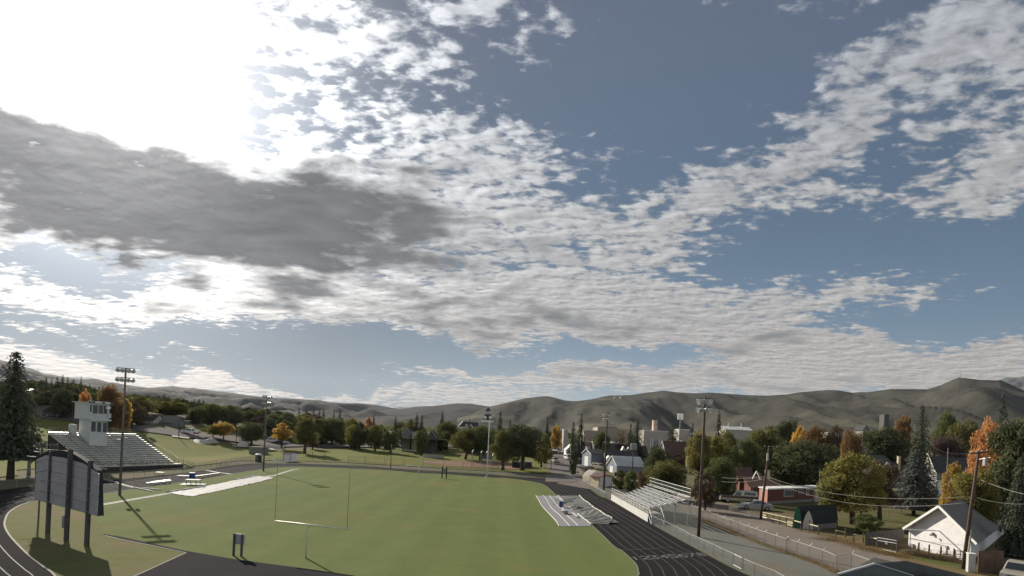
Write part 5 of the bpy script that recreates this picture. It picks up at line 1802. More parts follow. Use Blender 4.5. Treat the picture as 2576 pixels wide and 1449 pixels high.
m_roofd = shingles('dark_shingles', (0.080, 0.076, 0.075))
m_roofg = shingles('grey_shingles', (0.21, 0.20, 0.18))
m_roofb = shingles('brown_shingles', (0.135, 0.085, 0.068))
m_roofgr = shingles('green_shingles', (0.115, 0.135, 0.115))
m_roofw = mat('white_metal_roof', (0.62, 0.62, 0.58), 0.5, 0.1, 0.4, var=0.2, scale=0.4, grime=0.3)
m_rooft = mat('tan_flat_roof', (0.35, 0.32, 0.27), 0.85, var=0.2, scale=0.4)
m_wsid = siding('white_siding', (0.82, 0.79, 0.78), 0.22, 0.6, 0.06)
m_gsid = siding('grey_siding', (0.22, 0.215, 0.21), 0.2, 0.7, 0.1)
m_bsid = siding('blue_grey_siding', (0.20, 0.23, 0.28), 0.2, 0.7, 0.15)
m_rsid = siding('red_siding', (0.155, 0.058, 0.045), 0.2, 0.75, 0.15, vertical=True)
m_pink = siding('sunlit_red_siding', (0.42, 0.20, 0.15), 0.2, 0.75, 0.1, vertical=True)  # red siding with the sunlight put into its colour
m_csid = siding('cream_siding', (0.52, 0.48, 0.38), 0.2, 0.7, 0.2)
m_dsid = siding('dark_siding', (0.10, 0.097, 0.097), 0.2, 0.75, 0.1)
m_old = siding('old_white_boards', (0.50, 0.45, 0.40), 0.24, 0.85, 0.6)
m_teal = siding('faded_teal_boards', (0.22, 0.28, 0.25), 0.24, 0.85, 0.5, vertical=True)
m_tan = mat('tan_stucco', (0.34, 0.285, 0.235), 0.9, var=0.12, scale=0.25, grime=0.15)
m_tan2 = mat('pale_stucco', (0.40, 0.36, 0.32), 0.9, var=0.12, scale=0.25, grime=0.15)
m_trimw = mat('white_trim', (0.78, 0.77, 0.72), 0.55, var=0.08)
m_redtr = mat('red_brown_trim', (0.12, 0.045, 0.035), 0.7, var=0.2)
m_cream2 = mat('cream_plaster', (0.55, 0.47, 0.33), 0.85, var=0.2, scale=2, grime=0.2)


def brickmat(name, c1, c2, mortar):
    m, t_, o = newmat(name)
    n = t_.nodes.new('ShaderNodeTexBrick')
    E.T.links.new(mapping(texco('Object'), rot=(R(90), 0, 0)).k, n.inputs['Vector'])
    n.inputs['Color1'].default_value = (*c1, 1); n.inputs['Color2'].default_value = (*c2, 1); n.inputs['Mortar'].default_value = (*mortar, 1)
    n.inputs['Scale'].default_value = 4.0
    b = principled(mixc(noise_n(texco('Object'), 0.6, 4, 0.6) * 0.5, E(n.outputs[0]), c2), 0.9, 0, 0.15)
    t_.links.new(b.outputs[0], o.inputs[0])
    return m


m_brick = brickmat('brick_wall', (0.30, 0.17, 0.125), (0.36, 0.22, 0.165), (0.34, 0.29, 0.25))


class House:
    """walls on a ground plan A->B (front, left to right) and depth D; roof; openings"""

    def __init__(s, name, label, A, B, D, h, wall, cat='house', group=None, z=None):
        s.A, s.B, s.D, s.h = Vector(A), Vector(B), Vector(D), h
        zb = min(A[2], B[2]) if z is None else z
        s.o = Vector(((A[0] + B[0]) / 2, (A[1] + B[1]) / 2, zb))
        s.A.z = s.B.z = 0; s.D.z = 0
        s.root = empty(name, s.o, label, cat, group)
        s.L = (s.B - s.A).length
        s.DL = s.D.length
        s.wm = wall
        mb = MB()
        c = [s.p(0, 0, -0.4), s.p(1, 0, -0.4), s.p(1, 1, -0.4), s.p(0, 1, -0.4)]
        t_ = [s.p(0, 0, h), s.p(1, 0, h), s.p(1, 1, h), s.p(0, 1, h)]
        mb.add(c + t_, [(0, 1, 5, 4), (1, 2, 6, 5), (2, 3, 7, 6), (3, 0, 4, 7), (4, 5, 6, 7)])
        s.wall = mb.build('wall', wall, s.root)

    def p(s, a, b, z):
        q = s.A + (s.B - s.A) * a + s.D * b
        return Vector((q.x - s.o.x, q.y - s.o.y, z))

    def gable(s, rise, m, ridge='across', over=0.35, th=0.14, wall=True, trim=None, apex=0.5, drop=0.0):
        h = s.h
        oa, ob = over / s.L, over / s.DL
        mb = MB()
        if ridge == 'across':      # gable shows on the front
            k = over / (apex * s.L) * rise
            e0, r, e1 = [(-oa, h - k), (apex, h + rise), (1 + oa, h - k)]
            f, b = -ob, 1 + ob
            pl = [s.p(e0[0], f, e0[1]), s.p(r[0], f, r[1]), s.p(e1[0], f, e1[1]), s.p(e0[0], b, e0[1]), s.p(r[0], b, r[1] - drop), s.p(e1[0], b, e1[1])]
            tri = ((s.p(0, 0, h), s.p(1, 0, h), s.p(apex, 0, h + rise - 0.02)), (s.p(0, 1, h), s.p(1, 1, h), s.p(apex, 1, h + rise - 0.02)))
        else:
            k = over / (apex * s.DL) * rise
            e0, r, e1 = [(-ob, h - k), (apex, h + rise), (1 + ob, h - k)]
            f, b = -oa, 1 + oa
            pl = [s.p(f, e0[0], e0[1]), s.p(f, r[0], r[1]), s.p(f, e1[0], e1[1]), s.p(b, e0[0], e0[1]), s.p(b, r[0], r[1]), s.p(b, e1[0], e1[1])]
            tri = ((s.p(0, 0, h), s.p(0, 1, h), s.p(0, apex, h + rise - 0.02)), (s.p(1, 0, h), s.p(1, 1, h), s.p(1, apex, h + rise - 0.02)))
        up = Vector((0, 0, th))
        mb.add(pl + [q + up for q in pl], [(0, 1, 4, 3), (1, 2, 5, 4), (6, 9, 10, 7), (7, 10, 11, 8), (0, 6, 7, 1), (1, 7, 8, 2), (3, 4, 10, 9), (4, 5, 11, 10), (0, 3, 9, 6), (2, 8, 11, 5)])
        s.roof = mb.build('roof', m, s.root)
        if wall:
            for q in tri:
                MB().poly(q).build('gable', s.wm, s.root)
        if trim:
            for i, j in ((0, 1), (1, 2)):
                MB().bar(pl[i] + up * 0.3, pl[j] + up * 0.3, 0.10, th + 0.12).build('barge_board', trim, s.root)
        return s

    def flat(s, m, th=0.25, over=0.15, par=0.0):
        oa, ob = over / s.L, over / s.DL
        q = [s.p(-oa, -ob, s.h), s.p(1 + oa, -ob, s.h), s.p(1 + oa, 1 + ob, s.h), s.p(-oa, 1 + ob, s.h)]
        up = Vector((0, 0, th))
        MB().add([k + Vector((0, 0, 0.004)) for k in q] + [k + up for k in q], [(3, 2, 1, 0), (4, 5, 6, 7), (0, 1, 5, 4), (1, 2, 6, 5), (2, 3, 7, 6), (3, 0, 4, 7)]).build('roof', m, s.root)
        return s

    def quad(s, face, a, b, z0, z1, d):
        """rectangle on a wall: face 0 front, 1 right, 3 left; d proud of the wall"""
        if face == 0: P0, P1 = s.p(0, 0, 0), s.p(1, 0, 0)
        elif face == 1: P0, P1 = s.p(1, 0, 0), s.p(1, 1, 0)
        elif face == 3: P0, P1 = s.p(0, 1, 0), s.p(0, 0, 0)
        e = (P1 - P0)
        n = Vector((e.y, -e.x, 0)).normalized()
        return [P0 + e * a + n * d + Vector((0, 0, z0)), P0 + e * b + n * d + Vector((0, 0, z0)), P0 + e * b + n * d + Vector((0, 0, z1)), P0 + e * a + n * d + Vector((0, 0, z1))], n

    def slab(s, name, face, a, b, z0, z1, m, d0=0.0, d1=0.06, parent=None):
        q, n = s.quad(face, a, b, z0, z1, d1)
        w = n * (d1 - d0)
        mb = MB().add(q + [k - w for k in q], [(0, 1, 2, 3), (0, 4, 5, 1), (1, 5, 6, 2), (2, 6, 7, 3), (3, 7, 4, 0)])
        return mb.build(name, m, parent or s.root)

    def window(s, face, a, b, z0, z1, frame=None, glass=None, fw=0.07, cols=1, rows=1):
        L = s.L if face == 0 else s.DL
        f = fw / L
        w = s.slab('window', face, a - f, b + f, z0 - fw, z1 + fw, frame or m_trimw, 0.002, 0.05)
        for i in range(cols):
            for j in range(rows):
                g = f * 0.35
                x0, x1 = a + (b - a) * i / cols + g, a + (b - a) * (i + 1) / cols - g
                y0, y1 = z0 + (z1 - z0) * j / rows + fw * 0.3, z0 + (z1 - z0) * (j + 1) / rows - fw * 0.3
                s.slab('pane', face, x0, x1, y0, y1, glass or m_glassd, 0.052, 0.06, w)
        return s

    def door(s, face, a, b, z1, m=None, z0=0.0):
        o = s.slab('door', face, a, b, z0, z1, m or m_redtr, 0.002, 0.05)
        q, n = s.quad(face, b - (b - a) * 0.15, b - (b - a) * 0.1, z0 + z1 * 0.45, z0 + z1 * 0.5, 0.09)
        MB().poly(q).build('handle', m_steel, o)
        return s

    def chimney(s, a, b, z0, z1, w=0.6, m=None):
        q = s.p(a, b, 0)
        MB().box((q.x, q.y, (z0 + z1) / 2), (w, w, z1 - z0)).build('chimney', m or m_cream2, s.root)
        MB().box((q.x, q.y, z1 + 0.06), (w * 1.2, w * 1.2, 0.12)).build('chimney_cap', m_conc, s.root)
        return s


def YP(q, Y):
    p = P(q[0], q[1], Y)
    return at(p.x, Y)


def hz_(q, ref):
    return P(q[0], q[1], ref.y).z - ref.z


V = Vector
# ---- white house by the right utility pole
A, B = G(*K4(255, 865)), G(*K4(1490, 1165))
D = V((30.0, 30.0, 0))
he = hz_(K4(300, 430), A)
ap = hz_(K4(880, 45), (A + B) / 2)
wh = House('white_house', 'big white sided house with a grey roof and sunlit gable at the right', A, B, D, he, m_wsid)
wh.gable(ap - he, m_roofg, 'across', 0.85, 0.16, trim=m_trimw, apex=0.5)
MB().box(tuple(wh.p(0.5, 0, 0) + V((0, -0.10, he + 0.02))), (wh.L, 0.05, 0.14)).build('belly_band', m_trimw, wh.root)
for a in (0.008, 0.992):
    wh.slab('corner_board', 0, a - 0.012, a + 0.012, -0.2, he, m_trimw, 0.002, 0.05)
s_, n_ = wh.quad(0, 0.42, 0.42, he * 0.82, he * 0.82, 0.1)
fl = MB().box(tuple(s_[0]), (0.32, 0.16, 0.42)).build('floodlight', m_greyb, wh.root)
for dx_ in (-0.42, 0.42):
    MB().lathe(tuple(s_[0] + V((dx_, -0.18, -0.08))), [(0.05, 0.16), (0.15, 0), (0.14, -0.02)], 10, Matrix.Rotation(R(55), 3, 'X')).build('lamp_head', m_greyb, fl)
wh.slab('conduit', 0, 0.64, 0.648, 0.1, he * 0.33, m_galv, 0.01, 0.08)
wh.slab('meter_box', 0, 0.63, 0.662, he * 0.33, he * 0.45, m_galv, 0.01, 0.14)
wh.slab('drain_pipe', 0, 0.0, 0.64, he * 0.42, he * 0.44, m_greyb, 0.01, 0.06)
wh.slab('vent', 0, 0.05, 0.10, 0.05, 0.55, m_greyb, 0.01, 0.2)

# ---- metal roofed shed at the bottom right
def zG(q, z): return G(q[0], q[1], z)


m_seam = mat('dark_green_metal', (0.10, 0.115, 0.115), 0.38, 0.55, 0.5, var=0.25, scale=0.8, grime=0.2)
m_seam2 = mat('darker_metal', (0.085, 0.095, 0.10), 0.45, 0.45, 0.5, var=0.25, scale=0.8)  # slightly darker and rougher metal for the second roof slope
q1 = [zG(R8(0, 1312), 4.3), zG(R8(510, 1163), 4.3), zG(R8(1045, 1330), 3.3), zG(R8(560, 1560), 3.3)]
q2 = [zG(R8(513, 1161), 4.3), zG(R8(955, 1120), 4.3), zG(R8(1830, 1330), 3.3), zG(R8(1045, 1330), 3.3)]
sh = empty('metal_roof_shed', V((q1[0].x + 4, q1[0].y - 3, 0)), 'shed roof of dark ribbed metal cut off by the bottom right edge', 'shed')
so = sh.location.copy()


def ribbed(q, n, m, parent, so):
    for i in range(n):
        f0, f1 = i / n, (i + 1) / n
        a, b_ = q[0] + (q[1] - q[0]) * f0, q[0] + (q[1] - q[0]) * f1
        d, c = q[3] + (q[2] - q[3]) * f0, q[3] + (q[2] - q[3]) * f1
        up = V((0, 0, 0.05))
        e = (b_ - a) * 0.18; e2 = (c - d) * 0.18
        vs = [a + up, a + e + up, a + e, b_, d + up, d + e2 + up, d + e2, c]
        MB().add([k - so for k in vs], [(0, 1, 5, 4), (1, 2, 6, 5), (2, 3, 7, 6), (3, 0, 4, 7)][:3] + [(0, 4, 4 + 0, 0)][:0]).build('roof_panel', m, parent)
        MB().add([k - so for k in (a, a + up, d + up, d)], [(0, 1, 2, 3)]).build('rib', m, parent)


ribbed(q1, 17, m_seam, sh, so)
ribbed(q2, 18, m_seam2, sh, so)
MB().bar(q1[0] - so + V((0, 0, .05)), q1[1] - so + V((0, 0, .05)), 0.14, 0.10).build('ridge_cap', m_alu2, sh)
MB().bar(q1[1] - so + V((0, 0, .06)), q1[2] - so + V((0, 0, .06)), 0.14, 0.08).build('ridge_cap', m_alu2, sh)
for qa, qb in ((q1[0], q1[3]), (q1[1], q1[0]), (q2[1], q2[0]), (q2[2], q2[1])):
    f0, f1 = V((qa.x, qa.y, -0.1)), V((qb.x, qb.y, -0.1))
    MB().add([f0 - so, f1 - so, qb - so - V((0, 0, .12)), qa - so - V((0, 0, .12))], [(0, 1, 2, 3)]).build('wall', m_dsid, sh)
q3 = [zG(R8(272, 1200), 3.0), zG(R8(512, 1066), 4.0), zG(R8(790, 1134), 4.0), zG(R8(640, 1290), 3.0)]
s2 = empty('dark_roof_shed', V((q3[0].x + 2, q3[0].y, 0)), 'small shed with a plain dark roof behind the ribbed metal roof', 'shed')
s2o = s2.location.copy()
mb = MB().add([k - s2o for k in q3] + [k - s2o - V((0, 0, 0.12)) for k in q3], [(0, 1, 2, 3), (7, 6, 5, 4), (0, 4, 5, 1), (1, 5, 6, 2), (2, 6, 7, 3), (3, 7, 4, 0)])
mb.build('roof', m_roofd, s2)
for i, j in ((0, 1), (1, 2)):
    qa, qb = q3[i], q3[j]
    MB().add([V((qa.x, qa.y, -0.1)) - s2o, V((qb.x, qb.y, -0.1)) - s2o, qb - s2o - V((0, 0, .14)), qa - s2o - V((0, 0, .14))], [(0, 1, 2, 3)]).build('wall', m_dsid, s2)

# ---- cabinet, board fences, posts and gates at the right
c0 = G(*K4(1540, 1386))
hc = hz_(K4(1560, 1010), c0)
cab = empty('utility_cabinet', c0, 'tall pale grey utility cabinet between the utility pole and the brown board fence', 'cabinet')
MB().box((0, 0.3, hc / 2), (0.62, 0.6, hc), R(-18)).build('body', m_greyb if False else mat('pale_grey_paint', (0.46, 0.47, 0.45), 0.6, var=0.12), cab, bevel=0.02)
MB().box((0, 0.3, hc + 0.03), (0.72, 0.7, 0.06), R(-18)).build('lid', m_trimw, cab)
MB().box((-0.1, -0.02, hc * 0.5), (0.46, 0.03, hc * 0.85), R(-18)).build('door', MATS['pale_grey_paint'], cab)
m_board = mat('brown_fence_boards', (0.155, 0.105, 0.07), 0.85, var=0.45, scale=1.5, bump=0.3)
m_boardg = mat('grey_fence_boards', (0.115, 0.105, 0.10), 0.85, var=0.35, scale=1.5, bump=0.3)


def board_fence(a, b_, h, n, m, label, name='board_fence', jit=0.05, seed=3):
    r = random.Random(seed)
    root = empty(name, a, label, 'fence')
    d = b_ - a; d.z = 0
    ang = math.atan2(d.y, d.x)
    L = d.length
    for i in range(n):
        hh = h + r.uniform(-jit, jit)
        c = d * ((i + 0.5) / n)
        MB().box((c.x, c.y, hh / 2), (L / n * 0.93, 0.03, hh), ang).build('board', m, root)
    nn = V((-d.y, d.x, 0)).normalized() * 0.05
    for z in (h * 0.25, h * 0.8):
        MB().bar(nn + V((0, 0, z)), d + nn + V((0, 0, z)), 0.05, 0.1).build('rail', m, root)
    for f in (0.0, 0.5, 1.0):
        q = d * f + nn * 2
        MB().box((q.x, q.y, h / 2), (0.1, 0.1, h), ang).build('post', m, root)
    return root


b0, b1 = G(*K4(1665, 1382)), G(*K4(2150, 1392))
board_fence(b0, b1, hz_(K4(1670, 935), b0), 22, m_board, 'brown weathered board fence behind the parked pickup')
b2, b3 = G(*K7(1850, 745)), G(*K7(2520, 660))
board_fence(b2, b3, hz_(K7(1850, 505), b2) * 0.95, 34, m_boardg, 'dark grey board fence between the bush and the white house', seed=8)
gp = []
for i, (x, y0, y1) in enumerate(((462, 776, 978), (672, 815, 1012), (908, 852, 1062), (1172, 897, 1132), (1475, 945, 1075))):
    b = G(*K4(x - 10, y1))
    gp.append(b)
    o = empty('fence_post', b, ('first', 'second', 'third', 'fourth', 'fifth')[i] + ' dark post from the left in front of the white house', 'post', 'dark posts in front of the white house')
    MB().tube([(0, 0, 0), (0, 0, hz_(K4(x, y0), b))], [0.10, 0.09], 8).build('post', m_wood, o)
g0_, g1_ = gp[3] + V((0.15, 0, 0)), G(*K4(1345, 1150))
gt = empty('small_gate', g0_, 'small dark wire gate between the fourth post and the utility pole', 'gate')
e = g1_ - g0_
for a, b_ in (((0, .3), (1, .3)), ((0, .75), (1, .75)), ((0, 1.15), (1, 1.15)), ((0, .3), (0, 1.15)), ((1, .3), (1, 1.15)), ((.62, .3), (.62, 1.15))):
    MB().bar(e * a[0] + V((0, 0, a[1])), e * b_[0] + V((0, 0, b_[1])), 0.07).build('gate_bar', m_wood, gt)
# rail fence along the alley
m_rail2 = mat('peeled_rails', (0.60, 0.54, 0.36), 0.8, var=0.3, scale=2, grime=0.2)
rf = empty('rail_fence', G(*K7(300, 372)), 'old wooden rail fence with pale peeled rails along the alley', 'fence')
ro = rf.location.copy()
m_fp = mat('old_fence_post', (0.13, 0.11, 0.095), 0.9, var=0.4, scale=3, bump=0.3)
RY = {}
for x, y0, y1 in ((70, 150, 302), (182, 195, 335), (300, 222, 372), (420, 238, 402), (550, 262, 432), (682, 300, 482), (832, 292, 498), (995, 368, 548), (1305, 468, 602), (1475, 432, 606), (1622, 540, 692), (1795, 510, 694), (2045, 590, 792), (2398, 655, 872)):
    b = G(*K7(x, y1)); RY[x] = b
    MB().tube([b - ro, b - ro + V((0, 0, hz_(K7(x, y0), b)))], [0.09, 0.08], 7).build('post', m_fp, rf)
for x0, y0, x1, y1, a, b_ in ((0, 148, 420, 236, 70, 420), (400, 232, 555, 262, 420, 550), (0, 222, 420, 330, 70, 420), (425, 335, 535, 352, 420, 550), (435, 308, 535, 330, 420, 550), (430, 366, 530, 392, 420, 550), (565, 297, 682, 330, 550, 682), (838, 362, 990, 402, 832, 995), (1305, 470, 1470, 508, 1305, 1475), (1632, 541, 1792, 580, 1622, 1795), (1845, 586, 2040, 620, 1795, 2045), (0, 190, 60, 205, 70, 182), (0, 235, 70, 250, 70, 182)):
    ya, yb = RY[a].y, RY[b_].y
    MB().tube([P(*K7(x0, y0), ya) - ro - V((0, .1, 0)), P(*K7(x1, y1), yb) - ro - V((0, .1, 0))], 0.07, 7).build('rail', m_rail2, rf)
mg = empty('metal_gate', RY[2045], 'two bar metal farm gate with a small sign near the white house', 'gate')
for ya, yb in ((600, 656), (650, 705), (795, 865)):
    MB().tube([P(*K7(2050, ya), RY[2045].y) - RY[2045], P(*K7(2395, yb), RY[2398].y) - RY[2045]], 0.035, 6).build('gate_bar', m_galv, mg)
sgn = P(*K7(2215, 695), RY[2045].y - 0.05) - RY[2045]
MB().box(tuple(sgn), (0.32, 0.02, 0.38)).build('sign', m_trimw, mg)
gg = empty('green_gate', G(*S2(1120, 655)), 'pale green tube gate beside the leaning utility pole', 'gate')
ga, gb2 = G(*S2(1118, 658)), G(*S2(1238, 672))
m_gg = mat('pale_green_paint', (0.30, 0.38, 0.30), 0.6, var=0.2)
for k in range(6):
    z = 0.2 + k * 0.22
    MB().tube([V((0, 0, z)), gb2 - ga + V((0, 0, z))], 0.04, 6).build('gate_bar', m_gg, gg)
for q in (V((0, 0, 0)), gb2 - ga):
    MB().tube([q, q + V((0, 0, 1.45))], 0.05, 6).build('gate_frame', m_gg, gg)
# pallets
pl = G(*S2(885, 590))
pa, pb_ = G(*S2(828, 588)), G(*S2(942, 592))
pal = empty('pallet', pl, 'pale pallets standing on edge beside the alley in front of the old truck', 'pallet')
e = pb_ - pa
hp = hz_(S2(885, 485), pl)
for i in range(6):
    z = 0.12 + (hp - 0.15) * i / 5.0
    for k in range(4):
        a = pa - pl + e * (k * 0.25 + 0.015); b_ = pa - pl + e * (k * 0.25 + 0.2)
        MB().bar(a + V((0, 0, z)), b_ + V((0, 0, z)), 0.05, 0.12).build('slat', m_rail2, pal)
for k in range(4):
    for f in (0.03, 0.19):
        a = pa - pl + e * (k * 0.25 + f) + V((0, 0.08, 0))
        MB().bar(a, a + V((0, 0, hp)), 0.06, 0.09).build('stringer', m_fp, pal)
# thin wire fence across the right yard
yf = [G(*R8(x, y)) for x, y in ((180, 585), (365, 555), (550, 532), (717, 508), (885, 468))]
fence('wire_fence', yf, 1.4, 'thin wire fence with grey posts across the right hand yard', m_fp, None, rails=True, rail_r=0.012, mr=m_galv)
# brush before the white house
def brush(name, pts, n, h, leaf, col, label, spread=0.5):
    cen, nr, sz = [], [], []
    r = random.Random(len(name))
    for i in range(n):
        k = r.randrange(len(pts) - 1); f = r.random()
        p = pts[k] + (pts[k + 1] - pts[k]) * f
        lump = 0.55 + 0.45 * math.sin(p.x * 2.1 + p.y) * math.sin(p.x * 0.9 + 1.0)
        cen.append((p.x + r.gauss(0, spread), p.y + r.gauss(0, spread), abs(r.gauss(0.25, 0.42)) * h * lump + 0.03)); nr.append((r.gauss(0, 1), r.gauss(0, 1), r.gauss(.4, .8))); sz.append(leaf * r.uniform(.6, 1.4))
    nr = np.array(nr); nr /= np.linalg.norm(nr, axis=1, keepdims=True)
    me = leafmesh(name, quads(np.array(cen), nr, np.array(sz), 0.5))
    me.materials[0] = LEAF[col]
    o = bpy.data.objects.new(name, me); COL.objects.link(o)
    return tag(o, label, 'brush', kind='stuff')


brush('dry_brush', [G(*K4(230, 1010)), G(*K4(500, 1060)), G(*K4(800, 1110)), G(*K4(1050, 1130)), G(*K4(1330, 1220))], 7000, 1.5, 0.055, 'brown', 'brown dry brush along the foot of the white house', 0.55)
brush('dry_weeds', weeds, 5000, 0.35, 0.05, 'russet', 'dry weeds under the alley fence', 0.4)
brush('verge_weeds', [G(*K7(1000, 640)), G(*K7(1300, 640)), G(*K7(1600, 740)), G(*K7(1900, 830)), G(*K7(2250, 900)), G(*K7(2560, 960))], 6000, 0.6, 0.05, 'russet', 'tall dry weeds along the right verge of the alley', 0.8)

# ---- arched sheds
def arch_shed(name, label, A, B, back, h, m_side, m_front, m_roof2):
    o0 = (A + B) / 2
    root = empty(name, o0, label, 'shed')
    e = (B - A); w = e.length
    prof = [(0, 0), (0.02, 0.28), (0.10, 0.52), (0.24, 0.76), (0.40, 0.93), (0.5, 1.0), (0.60, 0.93), (0.76, 0.76), (0.90, 0.52), (0.98, 0.28), (1, 0)]
    fr = [A + e * x + V((0, 0, h * z)) - o0 for x, z in prof]
    bk = [q + back for q in fr]
    mb = MB().poly(fr); mb.build('front', m_front, root)
    MB().poly(bk).build('back', m_front, root)
    n = len(prof)
    for i in range(n - 1):
        lower = i in (0, n - 2)
        MB().add([fr[i], fr[i + 1], bk[i + 1], bk[i]], [(0, 1, 2, 3)]).build('side' if lower else 'roof_panel', m_side if lower else m_roof2, root)
    return root, e, o0


m_green = siding('green_boards', (0.035, 0.135, 0.085), 0.2, 0.7, 0.15, vertical=True)
m_wht2 = siding('flaking_white_boards', (0.62, 0.55, 0.48), 0.16, 0.85, 0.4, vertical=True)
m_ashp = shingles('dark_arch_roof', (0.042, 0.050, 0.048))
A, B = G(*K7(530, 430)), G(*K7(690, 442))
arch_shed('arched_shed', 'arched shed with a bright green front', A, B, G(*K7(1345, 392)) - B, hz_(K7(605, 30), A), m_dsid, m_green, m_ashp)
A, B = G(*K7(712, 446)), G(*K7(903, 462))
rt, e, o0 = arch_shed('arched_shed', 'arched shed with a flaking white front, in front of the green one', A, B, G(*K7(1322, 424)) - B, hz_(K7(815, 118), A), m_gsid, m_wht2, m_ashp)

# ---- mobile home
A, B = G(*S2(1332, 500)), G(*S2(2110, 452))
D = G(*S2(1222, 468)) - A
hm_ = hz_(S2(1335, 305), A)
mh = House('mobile_home', 'long dark red mobile home with a pale flat roof', A, B, D, hm_, m_rsid, 'mobile home')
mh.flat(m_roofw, 0.28, 0.3)
mh.slab('skirting', 0, 0.0, 1.0, -0.1, hm_ * 0.2, m_gsid, 0.002, 0.04)
mh.slab('end_wall', 3, 0.0, 1.0, 0.0, hm_ - 0.01, m_pink, 0.002, 0.03)  # sunlit end: paler red stands in for the sun on it
mh.window(0, 0.255, 0.405, hm_ * 0.5, hm_ * 0.93, cols=4, glass=m_glassg)
mh.window(0, 0.50, 0.565, hm_ * 0.62, hm_ * 0.93, m_gg, m_glassg)
mh.window(0, 0.632, 0.675, hm_ * 0.5, hm_ * 0.93, cols=1, rows=2, glass=m_glassg)
mh.window(3, 0.35, 0.6, hm_ * 0.5, hm_ * 0.85, glass=m_glassg)
mh.slab('porch_panel', 0, 0.755, 0.805, 0.0, hm_ * 0.95, m_csid, 0.002, 0.5)
for k in range(12):
    a = (k + 0.5) / 12
    q0, q1_ = mh.p(a, -0.05, hm_ + 0.29), mh.p(a, 1.05, hm_ + 0.29)
    MB().bar(q0, q1_, 0.08, 0.05).build('roof_seam', m_trimw, mh.root)

# ---- old garage
A, B = G(*S2(443, 430)), G(*S2(692, 432))
D = (G(*S2(340, 411)) - A)
hg = hz_(S2(445, 258), A)
og = House('old_garage', 'old garage with a faded teal double door and weathered white side', A, B, D, hg, m_teal, 'garage')
og.gable(hz_(S2(572, 182), (A + B) / 2) - hg, m_roofgr, 'across', 0.35, 0.12, trim=m_dsid)
og.slab('side_wall', 3, 0.0, 1.0, 0.0, hg - 0.01, m_old, 0.002, 0.04)
fr = og.slab('door_frame', 0, 0.16, 0.86, 0.0, hg * 0.99, m_dsid, 0.002, 0.06)
for a, b_ in ((0.19, 0.505), (0.515, 0.83)):
    d_ = og.slab('door', 0, a, b_, 0.03, hg * 0.92, m_teal, 0.062, 0.10)

# ---- brown roofed house
Y = 142.0
A, B = YP(S2(960, 330), Y), YP(S2(1135, 330), Y)
hb = hz_(S2(1000, 180), A)
bh = House('brown_roof_house', 'dark red house with steep brown shingle roofs among the trees', A, B, V((2.0, 9.0, 0)), hb, m_rsid)
bh.gable(hz_(S2(1000, 38), A) - hb + 0.4, m_roofb, 'along', 0.4)
bh.window(0, 0.3, 0.42, hb * 0.45, hb * 0.8, glass=m_glassd)
A, B = YP(S2(1115, 330), Y - 5), YP(S2(1490, 305), Y - 5)
hb2 = hz_(S2(1300, 255), (A + B) / 2)
b2_ = House('brown_roof_wing', 'low red house wing with a wide brown roof and cream chimney', A, B, V((0, 8, 0)), hb2, m_rsid)
b2_.gable(hz_(S2(1300, 155), (A + B) / 2) - hb2, m_roofb, 'along', 0.8)
b2_.chimney(0.80, 0.45, hb2, hz_(S2(1415, 68), (A + B) / 2), 0.9)
b2_.window(0, 0.05, 0.2, hb2 * 0.35, hb2 * 0.8, m_gg, m_glassg)
b2_.slab('awning', 0, 0.0, 0.45, hb2 * 0.85, hb2 * 0.92, m_roofb, 0.0, 1.6)
dm = V(((P(*S2(1187, 165), Y - 6).x), Y - 6, 0)) - b2_.o
z_ = P(*S2(1187, 165), Y - 6).z - b2_.o.z
MB().bar(dm + V((-0.9, 0, z_)), dm + V((0, 0, z_ + 1.9)), 0.2).build('barge_board', m_trimw, b2_.root)
MB().bar(dm + V((0, 0, z_ + 1.9)), dm + V((0.9, 0, z_)), 0.2).build('barge_board', m_trimw, b2_.root)

# ---- right hand houses
Y = 205.0
A, B = YP(R7(578, 1190), Y), YP(R7(728, 1190), Y)
h = hz_(R7(650, 1075), A)
h1 = House('grey_gabled_house', 'grey house with a small white trimmed gable beside the grey green spruce', A, B, V((12, 14, 0)), h, m_gsid)
h1.gable(hz_(R7(640, 965), A) - h, m_roofd, 'across', 0.5, trim=m_trimw)
h1.window(0, 0.2, 0.55, h * 0.35, h * 0.75)
h1.chimney(0.9, 0.75, h, hz_(R7(765, 902), A), 0.9)
tri = [h1.p(0.28, 0, 0) + V((0, -0.08, h + 0.15)), h1.p(0.78, 0, 0) + V((0, -0.08, h + 0.15)), h1.p(0.5, 0, 0) + V((0, -0.08, h + 1.2))]
MB().poly(tri).build('gable_panel', m_cream2, h1.root)
Y = 226.0
A, B = YP(R7(330, 1060), Y), YP(R7(745, 1060), Y)
h = hz_(R7(560, 1010), (A + B) / 2)
h2 = House('green_roof_house', 'house with a broad grey green roof behind the grey gabled house', A, B, V((0, 15, 0)), h, m_csid)
h2.gable(hz_(R7(600, 893), (A + B) / 2) - h, m_roofgr, 'along', 0.5)
h2.chimney(0.25, 0.5, h, hz_(R7(432, 872), (A + B) / 2), 0.9)
Y = 178.0
A, B = YP(R7(1185, 1310), Y), YP(R7(1560, 1310), Y)
h = hz_(R7(1240, 1065), A)
h3 = House('two_tone_house', 'two storey house, grey above and white below, behind the yellow trees', A, B, V((6, 14, 0)), h, m_gsid)
h3.gable(4.4, m_roofd, 'along', 0.6, trim=m_trimw)
h3.slab('lower_wall', 0, 0.03, 1.0, -0.1, h * 0.58, m_wsid, 0.002, 0.05)
h3.slab('band', 0, 0.0, 1.0, h * 0.60, h * 0.64, m_trimw, 0.002, 0.12)
h3.window(0, 0.14, 0.26, h * 0.38, h * 0.54)
